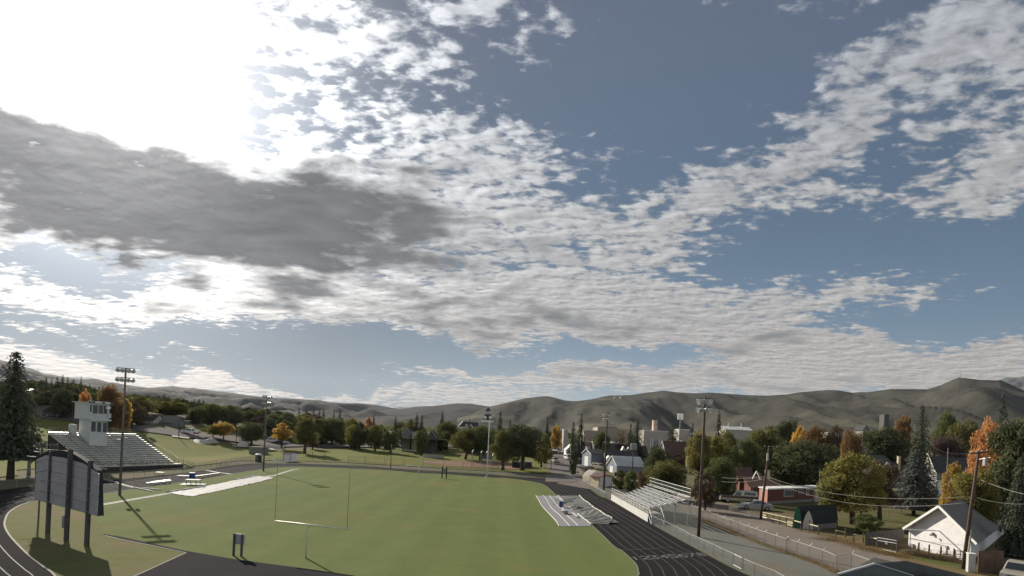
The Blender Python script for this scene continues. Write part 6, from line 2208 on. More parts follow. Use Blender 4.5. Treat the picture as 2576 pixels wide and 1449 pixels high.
h3.window(0, 0.17, 0.25, h * 0.74, h * 0.92)
h3.chimney(0.0, 0.6, h, h + 6.0, 1.2)
h3.slab('porch_roof', 3, 0.0, 0.6, h * 0.62, h * 0.68, m_trimw, 0.0, 1.2)
# ------------------------------------------------------------------ sheds by the far bend
def quick(name, label, pa, pb, top, D, wall, roof, Y=None, rise=None, ridge='across', cat='house', over=0.3, trim=None, flat=False, group=None):
    if Y is None:
        A, B = GT(*pa), GT(*pb)
    else:
        A, B = YP(pa, Y), YP(pb, Y)
    z = min(A.z, B.z)
    A.z = B.z = z
    h = max(P(top[0], top[1], A.y).z - z, 1.2)
    hs = House(name, label, A, B, D, h, wall, cat, group, z=z)
    if flat: hs.flat(roof, 0.3, 0.15)
    elif rise is not None: hs.gable(rise, roof, ridge, over, trim=trim)
    return hs


s = quick('shed', 'white equipment shed with a red trimmed low roof behind the far right mast', H8(930, 1135), H8(1246, 1116), H8(930, 893), V((-1.6, 3.2, 0)), m_wsid, m_redtr, rise=0.45, cat='shed', over=0.5)
for a in (0.012, 0.988): s.slab('corner_board', 0, a - 0.015, a + 0.015, 0, s.h, m_redtr, 0.002, 0.05)
s.slab('side_wall', 3, 0, 1, 0, s.h - 0.02, m_cream2, 0.002, 0.03)
A, B = GT(*H8(722, 1000)), GT(*H8(1060, 1010))
o0 = (A + B) / 2; A.z = B.z = o0.z = min(A.z, B.z)
barn = empty('barn_shed', o0, 'barn shaped white shed between the two red trimmed sheds', 'shed')
e = B - A; bk_ = V((-1.8, 3.5, 0)); hb = P(*H8(860, 738), o0.y).z - o0.z
pf_ = [(0, 0), (0, .42), (0.16, .74), (0.36, .95), (0.5, 1.0), (0.64, .95), (0.84, .74), (1, .42), (1, 0)]
fr = [A + e * x + V((0, 0, hb * z)) - o0 for x, z in pf_]
MB().poly(fr).build('front', m_wsid, barn)
MB().poly([q + bk_ for q in fr]).build('back', m_wsid, barn)
for i in range(8):
    MB().add([fr[i], fr[i + 1], fr[i + 1] + bk_, fr[i] + bk_], [(0, 1, 2, 3)]).build('side' if i in (0, 7) else 'roof_panel', m_cream2 if i in (0, 7) else m_rooft, barn)
pad = [GT(*H8(715, 1030)), GT(*H8(860, 1040)), GT(*H8(860, 1080)), GT(*H8(760, 1075))]
sheet('concrete_pad', pad, m_conc, 0.05)
s = quick('shed', 'small pinkish shed with a dark red door beside the town street', H8(600, 858), H8(775, 850), H8(610, 672), V((-1.6, 2.6, 0)), m_tan2, m_roofd, rise=0.45, cat='shed', over=0.4, trim=m_redtr)
s.door(0, 0.04, 0.32, s.h * 0.9, m_redtr)
s.slab('side_wall', 3, 0, 1, 0, s.h - 0.02, m_cream2, 0.002, 0.03)
# ------------------------------------------------------------------ town
s = quick('metal_roof_garage', 'blue grey garage with a pale ribbed metal roof behind the bushes', H8(1366, 800), H8(2030, 790), H8(1500, 618), V((-1.9, 9.1, 0)), m_bsid, m_roofw, Y=205, rise=3.11, ridge='along', cat='garage', over=0.3, trim=m_trimw)
s.door(3, 0.3, 0.6, s.h * 0.8, m_trimw)
for k in range(16):
    a = (k + 0.5) / 16
    MB().bar(s.p(a, -0.04, s.h + 0.05), s.p(a, 0.5, s.h + 3.3), 0.09, 0.06).build('roof_rib', m_alu2, s.root)
s = quick('blue_garage', 'blue grey garage wall with a white trimmed gable left of the far right mast', H8(745, 580), H8(1050, 560), H8(900, 345), V((-2.5, 8.6, 0)), m_bsid, m_roofd, Y=228, rise=1.84, ridge='along', cat='garage', trim=m_trimw)
s.slab('gable_door', 3, 0.3, 0.7, 0, s.h * 0.8, m_trimw, 0.002, 0.06)
s = quick('dormer_house', 'dark roofed house with one white trimmed dormer right of the far right mast', H8(1120, 560), H8(1900, 560), H8(1400, 495), V((0.0, 11.1, 0)), m_dsid, m_roofd, Y=220, rise=3.71, ridge='along')


def dormer(hs, xl, xr, yb, yt, Y, wm=m_csid):
    a, b_ = P(*H8(xl, yb), Y), P(*H8(xr, yb), Y)
    ap = P(*H8((xl + xr) / 2, yt), Y)
    o_ = hs.o
    a, b_, ap = a - o_, b_ - o_, ap - o_
    ze = a.z + (ap.z - a.z) * 0.5
    D_ = V((0, 3.2, 0))
    pts = [a, b_, V((b_.x, b_.y, ze)), ap, V((a.x, a.y, ze))]
    d = MB().add(pts + [q + D_ for q in pts], [(0, 1, 2, 3, 4), (1, 6, 7, 2), (0, 4, 9, 5)]).build('dormer', wm, hs.root)
    ov = (b_ - a) * 0.16
    for p_, q_ in ((pts[4] - ov - V((0, .2, .25)), ap - V((0, .2, 0))), (ap - V((0, .2, 0)), pts[2] + ov - V((0, .2, .25)))):
        MB().add([p_, q_, q_ + D_, p_ + D_, p_ + V((0, 0, .3)), q_ + V((0, 0, .3)), q_ + D_ + V((0, 0, .3)), p_ + D_ + V((0, 0, .3))], [(0, 1, 2, 3), (4, 7, 6, 5), (0, 4, 5, 1)]).build('dormer_roof', m_trimw, d)
    m_ = (a + b_) / 2
    w = (b_.x - a.x)
    MB().box((m_.x, m_.y - 0.05, a.z + (ze - a.z) * 0.5), (w * 0.34, 0.08, (ze - a.z) * 0.8)).build('dormer_window', m_glassd, d)


dormer(s, 1135, 1235, 500, 398, 218)
s = quick('dormer_house', 'dark roofed house with two tall white trimmed dormers', H8(1480, 470), H8(2130, 470), H8(1800, 372), V((0.0, 12.2, 0)), m_dsid, m_roofd, Y=250, rise=4.15, ridge='along')
dormer(s, 1490, 1575, 372, 172, 248)
dormer(s, 1612, 1705, 385, 186, 248)
s = quick('dark_roof_house', 'house with a broad dark brown roof left of the yellow green tree', R5(1735, 985), R5(2030, 985), R5(1880, 900), V((0.0, 13.4, 0)), m_dsid, m_roofb, Y=225, rise=5.62, ridge='along', trim=m_trimw)
s.slab('end_wall', 0, 0.64, 0.86, 0.2, s.h * 0.95, m_tan2, 0.002, 0.08)
s.window(0, 0.05, 0.12, s.h * 0.4, s.h * 0.8)
s = quick('white_garage', 'white roofed garage with a dark front beside the town street', H8(395, 400), H8(705, 405), H8(500, 290), V((-1.4, 12.8, 0)), m_bsid, m_roofw, Y=285, rise=2.71, ridge='along', cat='garage')
s = quick('white_shed', 'pale peaked garage left of the clipped dark bush', H8(140, 400), H8(395, 400), H8(250, 245), V((0.0, 11.3, 0)), m_wsid, m_roofw, Y=290, rise=2.69, ridge='across', cat='garage')
s = quick('brick_building', 'low brick building with two pale arched awnings and a flat roof', H8(470, 262), H8(812, 262), H8(600, 45), V((3.0, 17.7, 0)), m_brick, m_rooft, Y=352, flat=True, cat='shop')
for a in (0.28, 0.66):
    for dx_ in (0, 1):
        o = s.slab('awning', 0, a + dx_ * 0.12 - 0.02, a + dx_ * 0.12 + 0.08, s.h * 0.12, s.h * (0.50 + 0.06 * dx_), m_trimw if dx_ == 0 else m_greyb, 0.0, 0.8 - dx_ * 0.5)
s.slab('corner_board', 0, 0.955, 1.0, 0, s.h, m_trimw, 0.002, 0.1)
s2_ = quick('long_dark_building', 'long dark walled flat roofed building right of the brick one', H8(815, 330), H8(1560, 330), H8(1100, 70), V((0.0, 20.2, 0)), m_dsid, m_roofw, Y=340, flat=True, cat='shop')
for a in (0.18, 0.36, 0.44, 0.66, 0.85):
    q = s2_.p(a, 0.4, s2_.h + 0.6)
    MB().box(tuple(q), (1.6, 1.4, 0.8)).build('roof_unit', m_trimw, s2_.root)
s = quick('theatre', 'tall tan windowless theatre block behind the round green tree', H7(250, 1130), H7(722, 1130), H7(480, 792), V((0.0, 25.8, 0)), m_tan, m_redtr, Y=430, flat=True, cat='theatre')
s = quick('theatre_wing', 'lower tan wing at the left of the theatre', H7(-70, 1130), H7(248, 1130), H7(100, 868), V((0.0, 23.0, 0)), m_tan, m_roofw, Y=428, flat=True, cat='theatre')
s = quick('tan_shop', 'low tan building right of the theatre, behind the sparse tree', H7(724, 1130), H7(985, 1130), H7(850, 842), V((0.0, 19.9, 0)), m_tan, m_rooft, Y=432, flat=True, cat='shop')
s = quick('church', 'pale church hall with a white roof edge and tall front windows', H7(1370, 1190), H7(1955, 1190), H7(1600, 880), V((0.0, 24.4, 0)), m_tan2, m_trimw, Y=400, flat=True, cat='church')
s.slab('porch_wall', 0, 0.33, 0.76, 0, s.h * 0.52, m_glassg, 0.002, 0.2)
for k in range(7):
    a = 0.34 + k * 0.067
    s.slab('mullion', 0, a, a + 0.012, 0, s.h * 0.52, m_trimw, 0.2, 0.32)
for a in (0.27, 0.35, 0.62):
    s.slab('column', 0, a, a + 0.022, 0, s.h * 0.62, m_trimw, 1.2, 1.6)
s.slab('canopy', 0, 0.24, 0.70, 0.0, s.h * 0.10, m_trimw, 0.4, 2.2)
ct = quick('church_tower', 'square pinkish bell tower rising behind the church hall', H7(1592, 1190), H7(1688, 1190), H7(1640, 622), V((0.0, 4.5, 0)), mat('pink_stucco', (0.46, 0.34, 0.27), 0.9, var=0.1, scale=0.4), m_tan, Y=412, flat=True, cat='tower')
for a in (0.22, 0.68):
    ct.slab('louvre', 0, a, a + 0.14, ct.h - 3.6, ct.h - 2.2, m_glassd, 0.002, 0.05)
ct.slab('rib', 0, 0.46, 0.56, 0, ct.h, m_tan2, 0.002, 0.12)
ct.slab('rib', 0, 0.90, 1.0, 0, ct.h, m_tan2, 0.002, 0.12)
s = quick('shop', 'far flat roofed building with white roof edges right of the church', H7(2230, 1060), H7(2480, 1060), H7(2350, 850), V((0, 12, 0)), m_tan2, m_trimw, Y=300, flat=True, cat='shop')
s = quick('shop', 'small far building with a bright white roof left of the theatre conifers', H6(1375, 960), H6(1490, 960), H6(1430, 850), V((0, 9, 0)), m_tan2, m_trimw, Y=330, flat=True, cat='shop')
s = quick('white_house', 'white two storey house left of the town street', H6(1060, 1345), H6(1262, 1345), H6(1150, 1180), V((1.6, 12.5, 0)), mat('pale_blue_paint', (0.42, 0.47, 0.48), 0.7, var=0.1), m_roofd, Y=340, rise=3.43, ridge='across')
s.window(0, 0.25, 0.6, s.h * 0.3, s.h * 0.65)
s.slab('porch_roof', 0, 0.0, 0.8, 0.5, 0.8, m_trimw, 0.0, 1.5)
s = quick('carport', 'dark carport with a white roof edge at the end of the town street', H6(1010, 1449), H6(1230, 1449), H6(1120, 1350), V((0.0, 8.6, 0)), m_dsid, m_trimw, Y=305, flat=True, cat='carport')
s = quick('dark_box', 'left of two dark lidded bins beside the carport', H6(1262, 1449), H6(1325, 1449), H6(1290, 1375), V((0.0, 2.3, 0)), m_dsid, m_trimw, Y=304, flat=True, cat='bin', group='bins beside the carport')
s = quick('dark_box', 'right of two dark lidded bins beside the carport', H6(1345, 1449), H6(1412, 1449), H6(1380, 1378), V((0.0, 2.3, 0)), m_dsid, m_trimw, Y=304, flat=True, cat='bin', group='bins beside the carport')
s = quick('warehouse', 'long low building with a white roof above the brown olive trees', R6(640, 700), R6(932, 700), R6(780, 615), V((0, 12, 0)), m_tan2, m_roofw, Y=270, rise=1.6, ridge='along', cat='warehouse')
for a in (0.28, 0.77): s.chimney(a, 0.5, s.h + 1, s.h + 3.4, 0.6, m_galv)
s = quick('white_hall', 'far building with a white flat roof behind the reddish tree', R6(1760, 760), R6(1950, 760), R6(1850, 655), V((0, 12, 0)), m_tan2, m_roofw, Y=235, flat=True, cat='hall')
s = quick('far_house', 'small far house with a pale gable between dark trees', R7(392, 660), R7(460, 660), R7(430, 616), V((0, 8, 0)), m_gsid, m_roofd, Y=300, rise=2.5, ridge='across')
s = quick('far_house', 'far house with a white roof behind the pale tipped conifer', R6(290, 730), R6(405, 730), R6(340, 690), V((0, 8, 0)), m_wsid, m_roofw, Y=290, rise=1.8, ridge='along')
s = quick('pillar', 'grey far silo standing among the eastern trees', R7(622, 560), R7(676, 560), R7(650, 452), V((0, 5, 0)), m_dsid, m_dsid, Y=380, flat=True, cat='pillar')  # square dark box standing in for a tall grey-green shape
# ---- courthouse with its clock tower
Y = 455.0
ch = quick('courthouse', 'old courthouse with a steep dark roof and a clock tower', H5(1480, 760), H5(1880, 760), H5(1600, 660), V((0, 16, 0)), mat('pale_stone', (0.42, 0.38, 0.32), 0.85, var=0.15, scale=0.4), m_roofd, Y=Y, cat='courthouse')
hr = P(*H5(1600, 535), Y).z - ch.o.z
rb_ = [ch.p(0, 0, ch.h), ch.p(1, 0, ch.h), ch.p(1, 1, ch.h), ch.p(0, 1, ch.h)]
xl = (P(*H5(1572, 535), Y).x - P(*H5(1480, 660), Y).x) / ch.L
rt_ = [ch.p(xl, 0.3, hr), ch.p(0.98, 0.3, hr), ch.p(0.98, 0.7, hr), ch.p(xl, 0.7, hr)]
MB().add(rb_ + rt_, [(0, 1, 5, 4), (1, 2, 6, 5), (2, 3, 7, 6), (3, 0, 4, 7), (4, 5, 6, 7)]).build('roof', m_roofd, ch.root)
MB().bar(rb_[0] + V((0, -0.2, 0.2)), rt_[0] + V((0, -0.2, 0.2)), 0.7, 0.4).build('hip_flashing', m_trimw, ch.root)
MB().bar(rb_[0] + V((0, -.3, 0.1)), rb_[1] + V((0, -.3, 0.1)), 0.5, 0.6).build('cornice', m_trimw, ch.root)
for xa, xb, yb, yt in ((1632, 1690, 655, 592), (1695, 1800, 720, 598)):
    a, b_, ap = P(*H5(xa, yb), Y - 2) - ch.o, P(*H5(xb, yb), Y - 2) - ch.o, P(*H5((xa + xb) / 2, yt), Y - 2) - ch.o
    ze = a.z + (ap.z - a.z) * 0.4
    pts = [a, b_, V((b_.x, b_.y, ze)), ap, V((a.x, a.y, ze))]
    g = MB().add(pts + [q + V((0, 5, 0)) for q in pts], [(0, 1, 2, 3, 4), (1, 6, 7, 2), (0, 4, 9, 5), (2, 7, 8, 3), (3, 8, 9, 4)]).build('gable', MATS['pale_stone'], ch.root)
    for p_, q_ in ((pts[4], ap), (ap, pts[2])):
        MB().bar(p_ + V((0, -.15, .1)), q_ + V((0, -.15, .1)), 0.35).build('barge_board', m_trimw, g)
    m_ = (a + b_) / 2
    MB().box((m_.x, m_.y - 0.1, a.z + (ap.z - a.z) * 0.45), ((b_.x - a.x) * 0.22, 0.1, (ap.z - a.z) * 0.35)).build('window', m_glassd, g)
q = ch.p(0.75, 0.5, hr + 0.1)
MB().box(tuple(q), (10, 3, 0.5)).build('roof_deck', m_trimw, ch.root)
tw = empty('clock_tower', YP(H5(2090, 800), Y - 4), 'dark clock tower with white framed clock faces, white belfry and pointed spire', 'clock tower')
to = tw.location.copy(); Yt = to.y
wx = lambda x, y: P(*H5(x, y), Yt) - to
def stage(name, x0, x1, y0, y1, m, d=None, tap=1.0):
    a, b_ = wx(x0, y1), wx(x1, y1)
    z0, z1 = a.z, wx((x0 + x1) / 2, y0).z
    w = (b_.x - a.x); c = (a.x + b_.x) / 2
    k = w * tap / 2
    return MB().add([(c - w / 2, -w / 2, z0), (c + w / 2, -w / 2, z0), (c + w / 2, w / 2, z0), (c - w / 2, w / 2, z0), (c - k, -k, z1), (c + k, -k, z1), (c + k, k, z1), (c - k, k, z1)], [(3, 2, 1, 0), (4, 5, 6, 7), (0, 1, 5, 4), (1, 2, 6, 5), (2, 3, 7, 6), (3, 0, 4, 7)]).build(name, m, tw)
stage('shaft', 2010, 2170, 552, 800, MATS['pale_stone'])
stage('cornice', 1955, 2200, 515, 552, m_trimw)
stage('clock_stage', 1990, 2185, 395, 513, m_roofd, tap=0.66)
stage('belfry', 2042, 2146, 325, 393, mat('white_wood', (0.66, 0.66, 0.64), 0.7, var=0.1))
stage('eave', 2034, 2154, 316, 326, m_roofd)
stage('spire', 2046, 2150, 255, 316, m_roofd, tap=0.03)
for x in (2058, 2079, 2100, 2121):
    a, b_ = wx(x, 384), wx(x + 12, 340)
    MB().box(((a.x + b_.x) / 2, -(wx(2146, 0).x - wx(2042, 0).x) / 2 - 0.04, (a.z + b_.z) / 2), (abs(b_.x - a.x), 0.1, abs(b_.z - a.z))).build('louvre', m_glassd, tw)
for x in (2040, 2144):
    c = wx(x, 462); r = (wx(2070, 460).x - wx(2040, 460).x) * 1.05
    yy = -(wx(2185, 0).x - wx(1990, 0).x) * 0.44
    d = MB().lathe((c.x, yy - 0.2, c.z), [(r, 1.0), (r, 0.0), (r * 0.62, -0.02)], 16, Matrix.Rotation(R(-90), 3, 'X') @ Matrix.Scale(-1, 3, V((0, 0, 1)))).build('clock_frame', m_trimw, tw)
    MB().lathe((c.x, yy - 0.32, c.z), [(r * 0.58, 0.05), (r * 0.58, 0.0)], 16, Matrix.Rotation(R(-90), 3, 'X')).build('clock_face', mat('clock_face_grey', (0.14, 0.145, 0.15), 0.5, var=0.1), d)
    MB().box((c.x, yy + 0.0, c.z - r * 0.95), (r * 1.7, 0.4, r * 0.4)).build('clock_sill', m_trimw, d)
# ---- houses at the park's far edge
s = quick('grey_gable_house', 'grey house with a pale gable edge behind the grey green tree', H5(360, 960), H5(530, 960), H5(440, 770), V((0, 9, 0)), m_gsid, m_roofd, Y=266, rise=2.2, ridge='across', trim=m_csid)
s = quick('sunlit_wall_house', 'house with a sunlit pinkish end wall beside the grey gable house', H5(556, 900), H5(655, 900), H5(600, 755), V((0, 7, 0)), m_tan2, m_rooft, Y=265, flat=True)
s = quick('steep_roof_house', 'dark steep roofed house with a white edged gable left of the large olive tree', H5(860, 960), H5(1040, 960), H5(950, 850), V((0, 9, 0)), m_dsid, m_roofd, Y=266, rise=3.0, ridge='across', trim=m_csid)
wl = [YP(H5(795, 1078), 236), YP(H5(1005, 1082), 236), YP(H5(1215, 1088), 236)]
lw = empty('low_wall', wl[1], 'low whitish wall along the street left of the large olive tree', 'wall')
for a, b_ in zip(wl[:-1], wl[1:]):
    MB().bar(a - wl[1] + V((0, 0, .75)), b_ - wl[1] + V((0, 0, .75)), 0.3, 1.5).build('wall', m_tan2, lw)
bk0 = [GT(*H5(330, 1000)), GT(*H5(1180, 1050))]
bk1 = [P(*H5(330, 880), 258), P(*H5(1180, 905), 258)]
mb = MB(); n = 14
for i in range(n + 1):
    f = i / n
    a, c = bk0[0] + (bk0[1] - bk0[0]) * f, bk1[0] + (bk1[1] - bk1[0]) * f
    for j in range(6):
        g = j / 5
        q = a + (c - a) * g; q.z = a.z - 0.2 + (c.z - a.z) * (g * g * (3 - 2 * g)); mb.v.append(tuple(q))
    mb.v.append((c.x, c.y + 14, c.z))
mb.f = [(i * 7 + j, (i + 1) * 7 + j, (i + 1) * 7 + j + 1, i * 7 + j + 1) for i in range(n) for j in range(6)]; mb.m = [0] * len(mb.f)
o = mb.build('green_bank', m_yard, smooth=True); o['kind'] = 'structure'
# ---- hillside houses on the left
s = quick('white_roof_house', 'house with a blown out white roof right of the press box', H2(1295, 600), H2(1570, 600), H2(1420, 440), V((0, 8, 0)), m_bsid, m_roofw, Y=246, rise=2.0, ridge='along')
s.window(0, 0.35, 0.5, s.h * 0.3, s.h * 0.7)
s = quick('cream_bungalow', 'cream walled bungalow under a dark roof right of the near left mast', H2(1620, 672), H2(1895, 672), H2(1760, 545), V((0, 8, 0)), m_csid, m_roofd, Y=240, rise=2.6, ridge='along')
s.window(0, 0.62, 0.78, s.h * 0.35, s.h * 0.75)
s = quick('grey_bungalow', 'grey bungalow with a pale hipped roof behind the russet tree', H2(1950, 690), H2(2300, 690), H2(2150, 560), V((0, 9, 0)), m_gsid, m_roofg, Y=244, rise=2.8, ridge='along')
s = quick('tall_grey_house', 'tall grey house end with a white eave right of the russet tree', H3(600, 940), H3(715, 940), H3(650, 750), V((0, 8, 0)), m_gsid, m_trimw, Y=262, flat=True)
s = quick('hill_house', 'house with a pale roof among the dark trees at the far left', R1(215, 660), R1(300, 660), R1(250, 625), V((0, 8, 0)), m_csid, m_roofw, Y=216, rise=1.4, ridge='along')
s = quick('hill_house', 'low grey house beside the road at the far left', R1(300, 890), R1(520, 890), R1(400, 840), V((0, 8, 0)), m_gsid, m_roofg, Y=208, rise=1.6, ridge='along')
# ---- park huts
hut = quick('white_hut', 'white hut with a red brown roof edge at the far side of the track', R3(1336, 962), R3(1412, 962), R3(1370, 872), V((1.4, 2.4, 0)), m_wsid, m_redtr, flat=True, cat='hut')
hut.slab('corner_board', 0, 0, 0.06, 0, hut.h, m_redtr, 0.002, 0.06); hut.slab('corner_board', 0, 0.94, 1.0, 0, hut.h, m_redtr, 0.002, 0.06)
hut.slab('vent', 0, 0.15, 0.85, hut.h * 0.84, hut.h * 0.89, m_dsid, 0.002, 0.05)
pt = GT(*R3(1068, 962)); hp_ = hz_(R3(1068, 888), pt)
tl = empty('portable_toilet', pt, 'dark portable toilet with a white domed roof behind the far left mast', 'toilet')
MB().box((0, 0, hp_ / 2), (1.7, 1.7, hp_), 0.3).build('cabin', mat('dark_plastic', (0.035, 0.035, 0.045), 0.6), tl, bevel=0.06)
MB().lathe((0, 0, hp_), [(1.05, 0), (1.0, 0.18), (0.7, 0.36), (0.1, 0.45)], 14).build('roof', m_trimw, tl, smooth=True)
MB().box((0, -0.87, hp_ * 0.48), (1.0, 0.05, hp_ * 0.85), 0.3).build('door', m_steel, tl)
for x0, x1, y0, y1, lab in ((1796, 1925, 968, 1030, 'left dark dugout under the huge dark tree'), (1935, 2010, 968, 1030, 'right dark dugout under the huge dark tree')):
    s = quick('dugout', lab, R4(x0, y1), R4(x1, y1), R4((x0 + x1) / 2, y0), V((0, 3, 0)), mat('dark_blue_panel', (0.035, 0.035, 0.05), 0.7, var=0.2), m_greyb, flat=True, cat='dugout', group='dugouts by the ball field')
s = quick('scorer_booth', 'small dark grey booth behind the backstop', R4(1455, 930), R4(1580, 945), R4(1520, 872), V((0, 3, 0)), m_bsid, m_roofd, rise=0.6, ridge='along', cat='booth')
# ---- skate park
m_ramp = mat('ramp_concrete', (0.50, 0.45, 0.40), 0.85, var=0.15, scale=0.5, grime=0.2)
sk = [(H3(455, 1060), H3(800, 1110), H3(800, 1125), H3(455, 1080)), (H3(1270, 1195), H3(1400, 1205), H3(1400, 1215), H3(1270, 1215)), (H3(1660, 1262), H3(2010, 1285), H3(2010, 1298), H3(1670, 1280))]
for q in sk: sheet('skate_slab', [GT(*k) for k in q], m_ramp, 0.55, drape=True)


def ramp(name, label, px, top, depth=4.0, m=m_ramp, dip=0.6):
    """bowl: a curved wall along px, its lip at the heights given"""
    b = [GT(*q) for q in px]
    c = b[len(b) // 2]
    root = empty(name, c, label, 'skate ramp')
    mb = MB(); n = len(b); K_ = 7
    vs = []
    for p, tq in zip(b, top):
        z = P(tq[0], tq[1], p.y).z
        for k in range(K_):
            f = k / (K_ - 1)
            vs.append(V((p.x, p.y + f * depth, p.z + 0.15 + (z - p.z) * f ** 2.2)) - c)
    fs = [(i * K_ + k, (i + 1) * K_ + k, (i + 1) * K_ + k + 1, i * K_ + k + 1) for i in range(n - 1) for k in range(K_ - 1)]
    mb.add(vs, fs); mb.build('curve', m, root, smooth=True)
    mb = MB()
    for i in range(n):
        mb.add([], [])
    lip = [vs[i * K_ + K_ - 1] for i in range(n)]
    MB().tube(lip, 0.12, 6).build('coping', m_trimw, root)
    bk = MB()
    for i in range(n - 1):
        a, b_ = lip[i], lip[i + 1]
        bk.add([a, b_, V((b_.x, b_.y, -1.0)), V((a.x, a.y, -1.0))], [(0, 1, 2, 3)])
    bk.build('back', mat('ramp_back', (0.22, 0.20, 0.185), 0.9), root)
    return root


ramp('skate_ramp', 'wide pale skate bowl with a raised lip below the white pickup', [H3(810, 1140), H3(900, 1190), H3(1020, 1212), H3(1150, 1212), H3(1290, 1205)], [H3(800, 1120), H3(890, 1130), H3(1000, 1135), H3(1150, 1100), H3(1330, 1190)])
ramp('skate_ramp', 'small curved skate ramp left of the far left mast', [H3(1675, 1268), H3(1740, 1275), H3(1820, 1280), H3(1900, 1285)], [H3(1690, 1235), H3(1760, 1172), H3(1830, 1168), H3(1890, 1230)])
ramp('skate_ramp', 'long low skate ramp right of the far left mast', [R3(1135, 828), R3(1200, 832), R3(1300, 835)], [R3(1140, 790), R3(1210, 793), R3(1270, 812)])
s = quick('ramp_block', 'grey sloped concrete block beside the dark portable toilet', R3(965, 880), R3(1110, 885), R3(1040, 806), V((1.0, 3, 0)), mat('grey_concrete', (0.20, 0.185, 0.175), 0.9, var=0.15), m_conc, flat=True, cat='block')
# ---- letter on the hill and far masts
from mathutils.bvhtree import BVHTree
dg_me = hillR.data
bvh = BVHTree.FromPolygons([v.co[:] for v in dg_me.vertices], [p.vertices[:] for p in dg_me.polygons])
def on_hill(u, v):
    d = ray(u, v).normalized()
    hit = bvh.ray_cast(V((0, 0, CAMH)), d)
    return hit[0] - d * 6.0 if hit[0] is not None else P(u, v, 2900)
m_let = mat('pale_rocks', (0.24, 0.22, 0.18), 0.9, var=0.3, scale=0.05)
lt = None
for st in (((1150, 272), (1172, 272), (1186, 254), (1170, 252)), ((1170, 252), (1190, 254), (1208, 272), (1196, 274)), ((1196, 274), (1210, 273), (1236, 252), (1222, 252)), ((1222, 252), (1256, 252), (1240, 258), (1224, 260)), ((1228, 258), (1246, 256), (1238, 276), (1216, 276))):
    mb = MB().poly([on_hill(*R5(*q)) for q in st])
    if lt is None:
        lt = mb.build('hillside_letter', m_let)
        tag(lt, 'pale letter M laid out in rocks below the hill crest', 'letter')
    else:
        mb.build('stroke', m_let, lt)
m_mast = mat('far_mast_steel', (0.50, 0.48, 0.47), 0.7)
for i, x in enumerate((1106, 1120, 1134, 1148, 1162)):
    u, v = R5(x, 243)
    b = P(u, v + 3, 2985)
    o = empty('radio_mast', b, 'thin radio mast in the row of five on the hill crest', 'mast', 'five radio masts on the crest')
    MB().tube([(0, 0, -8), (0, 0, (v - R5(x, 200)[1] + 3) * 2985 / FPX)], [0.9, 0.5], 5).build('mast', m_mast, o)
u, v = R7(1455, 46)
b = P(u, v + 3, 2985)
o = empty('radio_mast', b, 'radio tower on the highest right hand summit', 'mast')
for k in (-2.6, 2.6):
    MB().tube([(k, 0, -8), (k * 0.3, 0, 31)], 0.55, 5).build('leg', m_mast, o)
for z in (4, 12, 20, 28): MB().bar((-2.6 + z * .06, 0, z), (2.6 - z * .06, 0, z), 0.5).build('brace', m_mast, o)
MB().box((9, 0, 2), (9, 4, 5)).build('hut', m_mast, o)
mb_ = YP(R5(1877, 700), 300)
o = empty('cell_mast', mb_, 'white cellular mast with two antenna clusters behind the church conifers', 'mast')
zt = hz_(R5(1877, 470), mb_)
MB().tube([(0, 0, 0), (0, 0, zt)], 0.3, 8).build('pole', m_galv, o)
for z in (zt, zt - 14):
    for k in range(6):
        a = k * 1.047
        MB().box((math.cos(a) * 1.2, math.sin(a) * 1.2, z), (0.5, 0.5, 3.2), a).build('antenna', m_trimw, o)
# ------------------------------------------------------------------ vehicles
m_tyre = mat('tyre', (0.022, 0.022, 0.022), 0.85)
m_rim = mat('wheel_rim', (0.42, 0.42, 0.42), 0.4, 0.6, 0.5)
m_cglass = mat('car_glass', (0.03, 0.036, 0.04), 0.08, 0.0, 0.7, var=0.1)
m_head = mat('headlight_glass', (0.62, 0.62, 0.60), 0.15, 0.0, 0.7, var=0.05)
m_tail = mat('tail_light', (0.30, 0.02, 0.02), 0.25)
PAINT = {k: mat('paint_' + k, c, 0.32, mt, 0.6, var=0.06, scale=0.6) for k, c, mt in (('white', (0.70, 0.70, 0.68), 0.0), ('silver', (0.42, 0.43, 0.44), 0.5), ('grey', (0.16, 0.165, 0.17), 0.4), ('dark', (0.035, 0.036, 0.04), 0.2), ('blue', (0.03, 0.05, 0.30), 0.2), ('brown', (0.10, 0.065, 0.05), 0.2), ('beige', (0.46, 0.42, 0.34), 0.4), ('tan', (0.50, 0.44, 0.33), 0.2))}
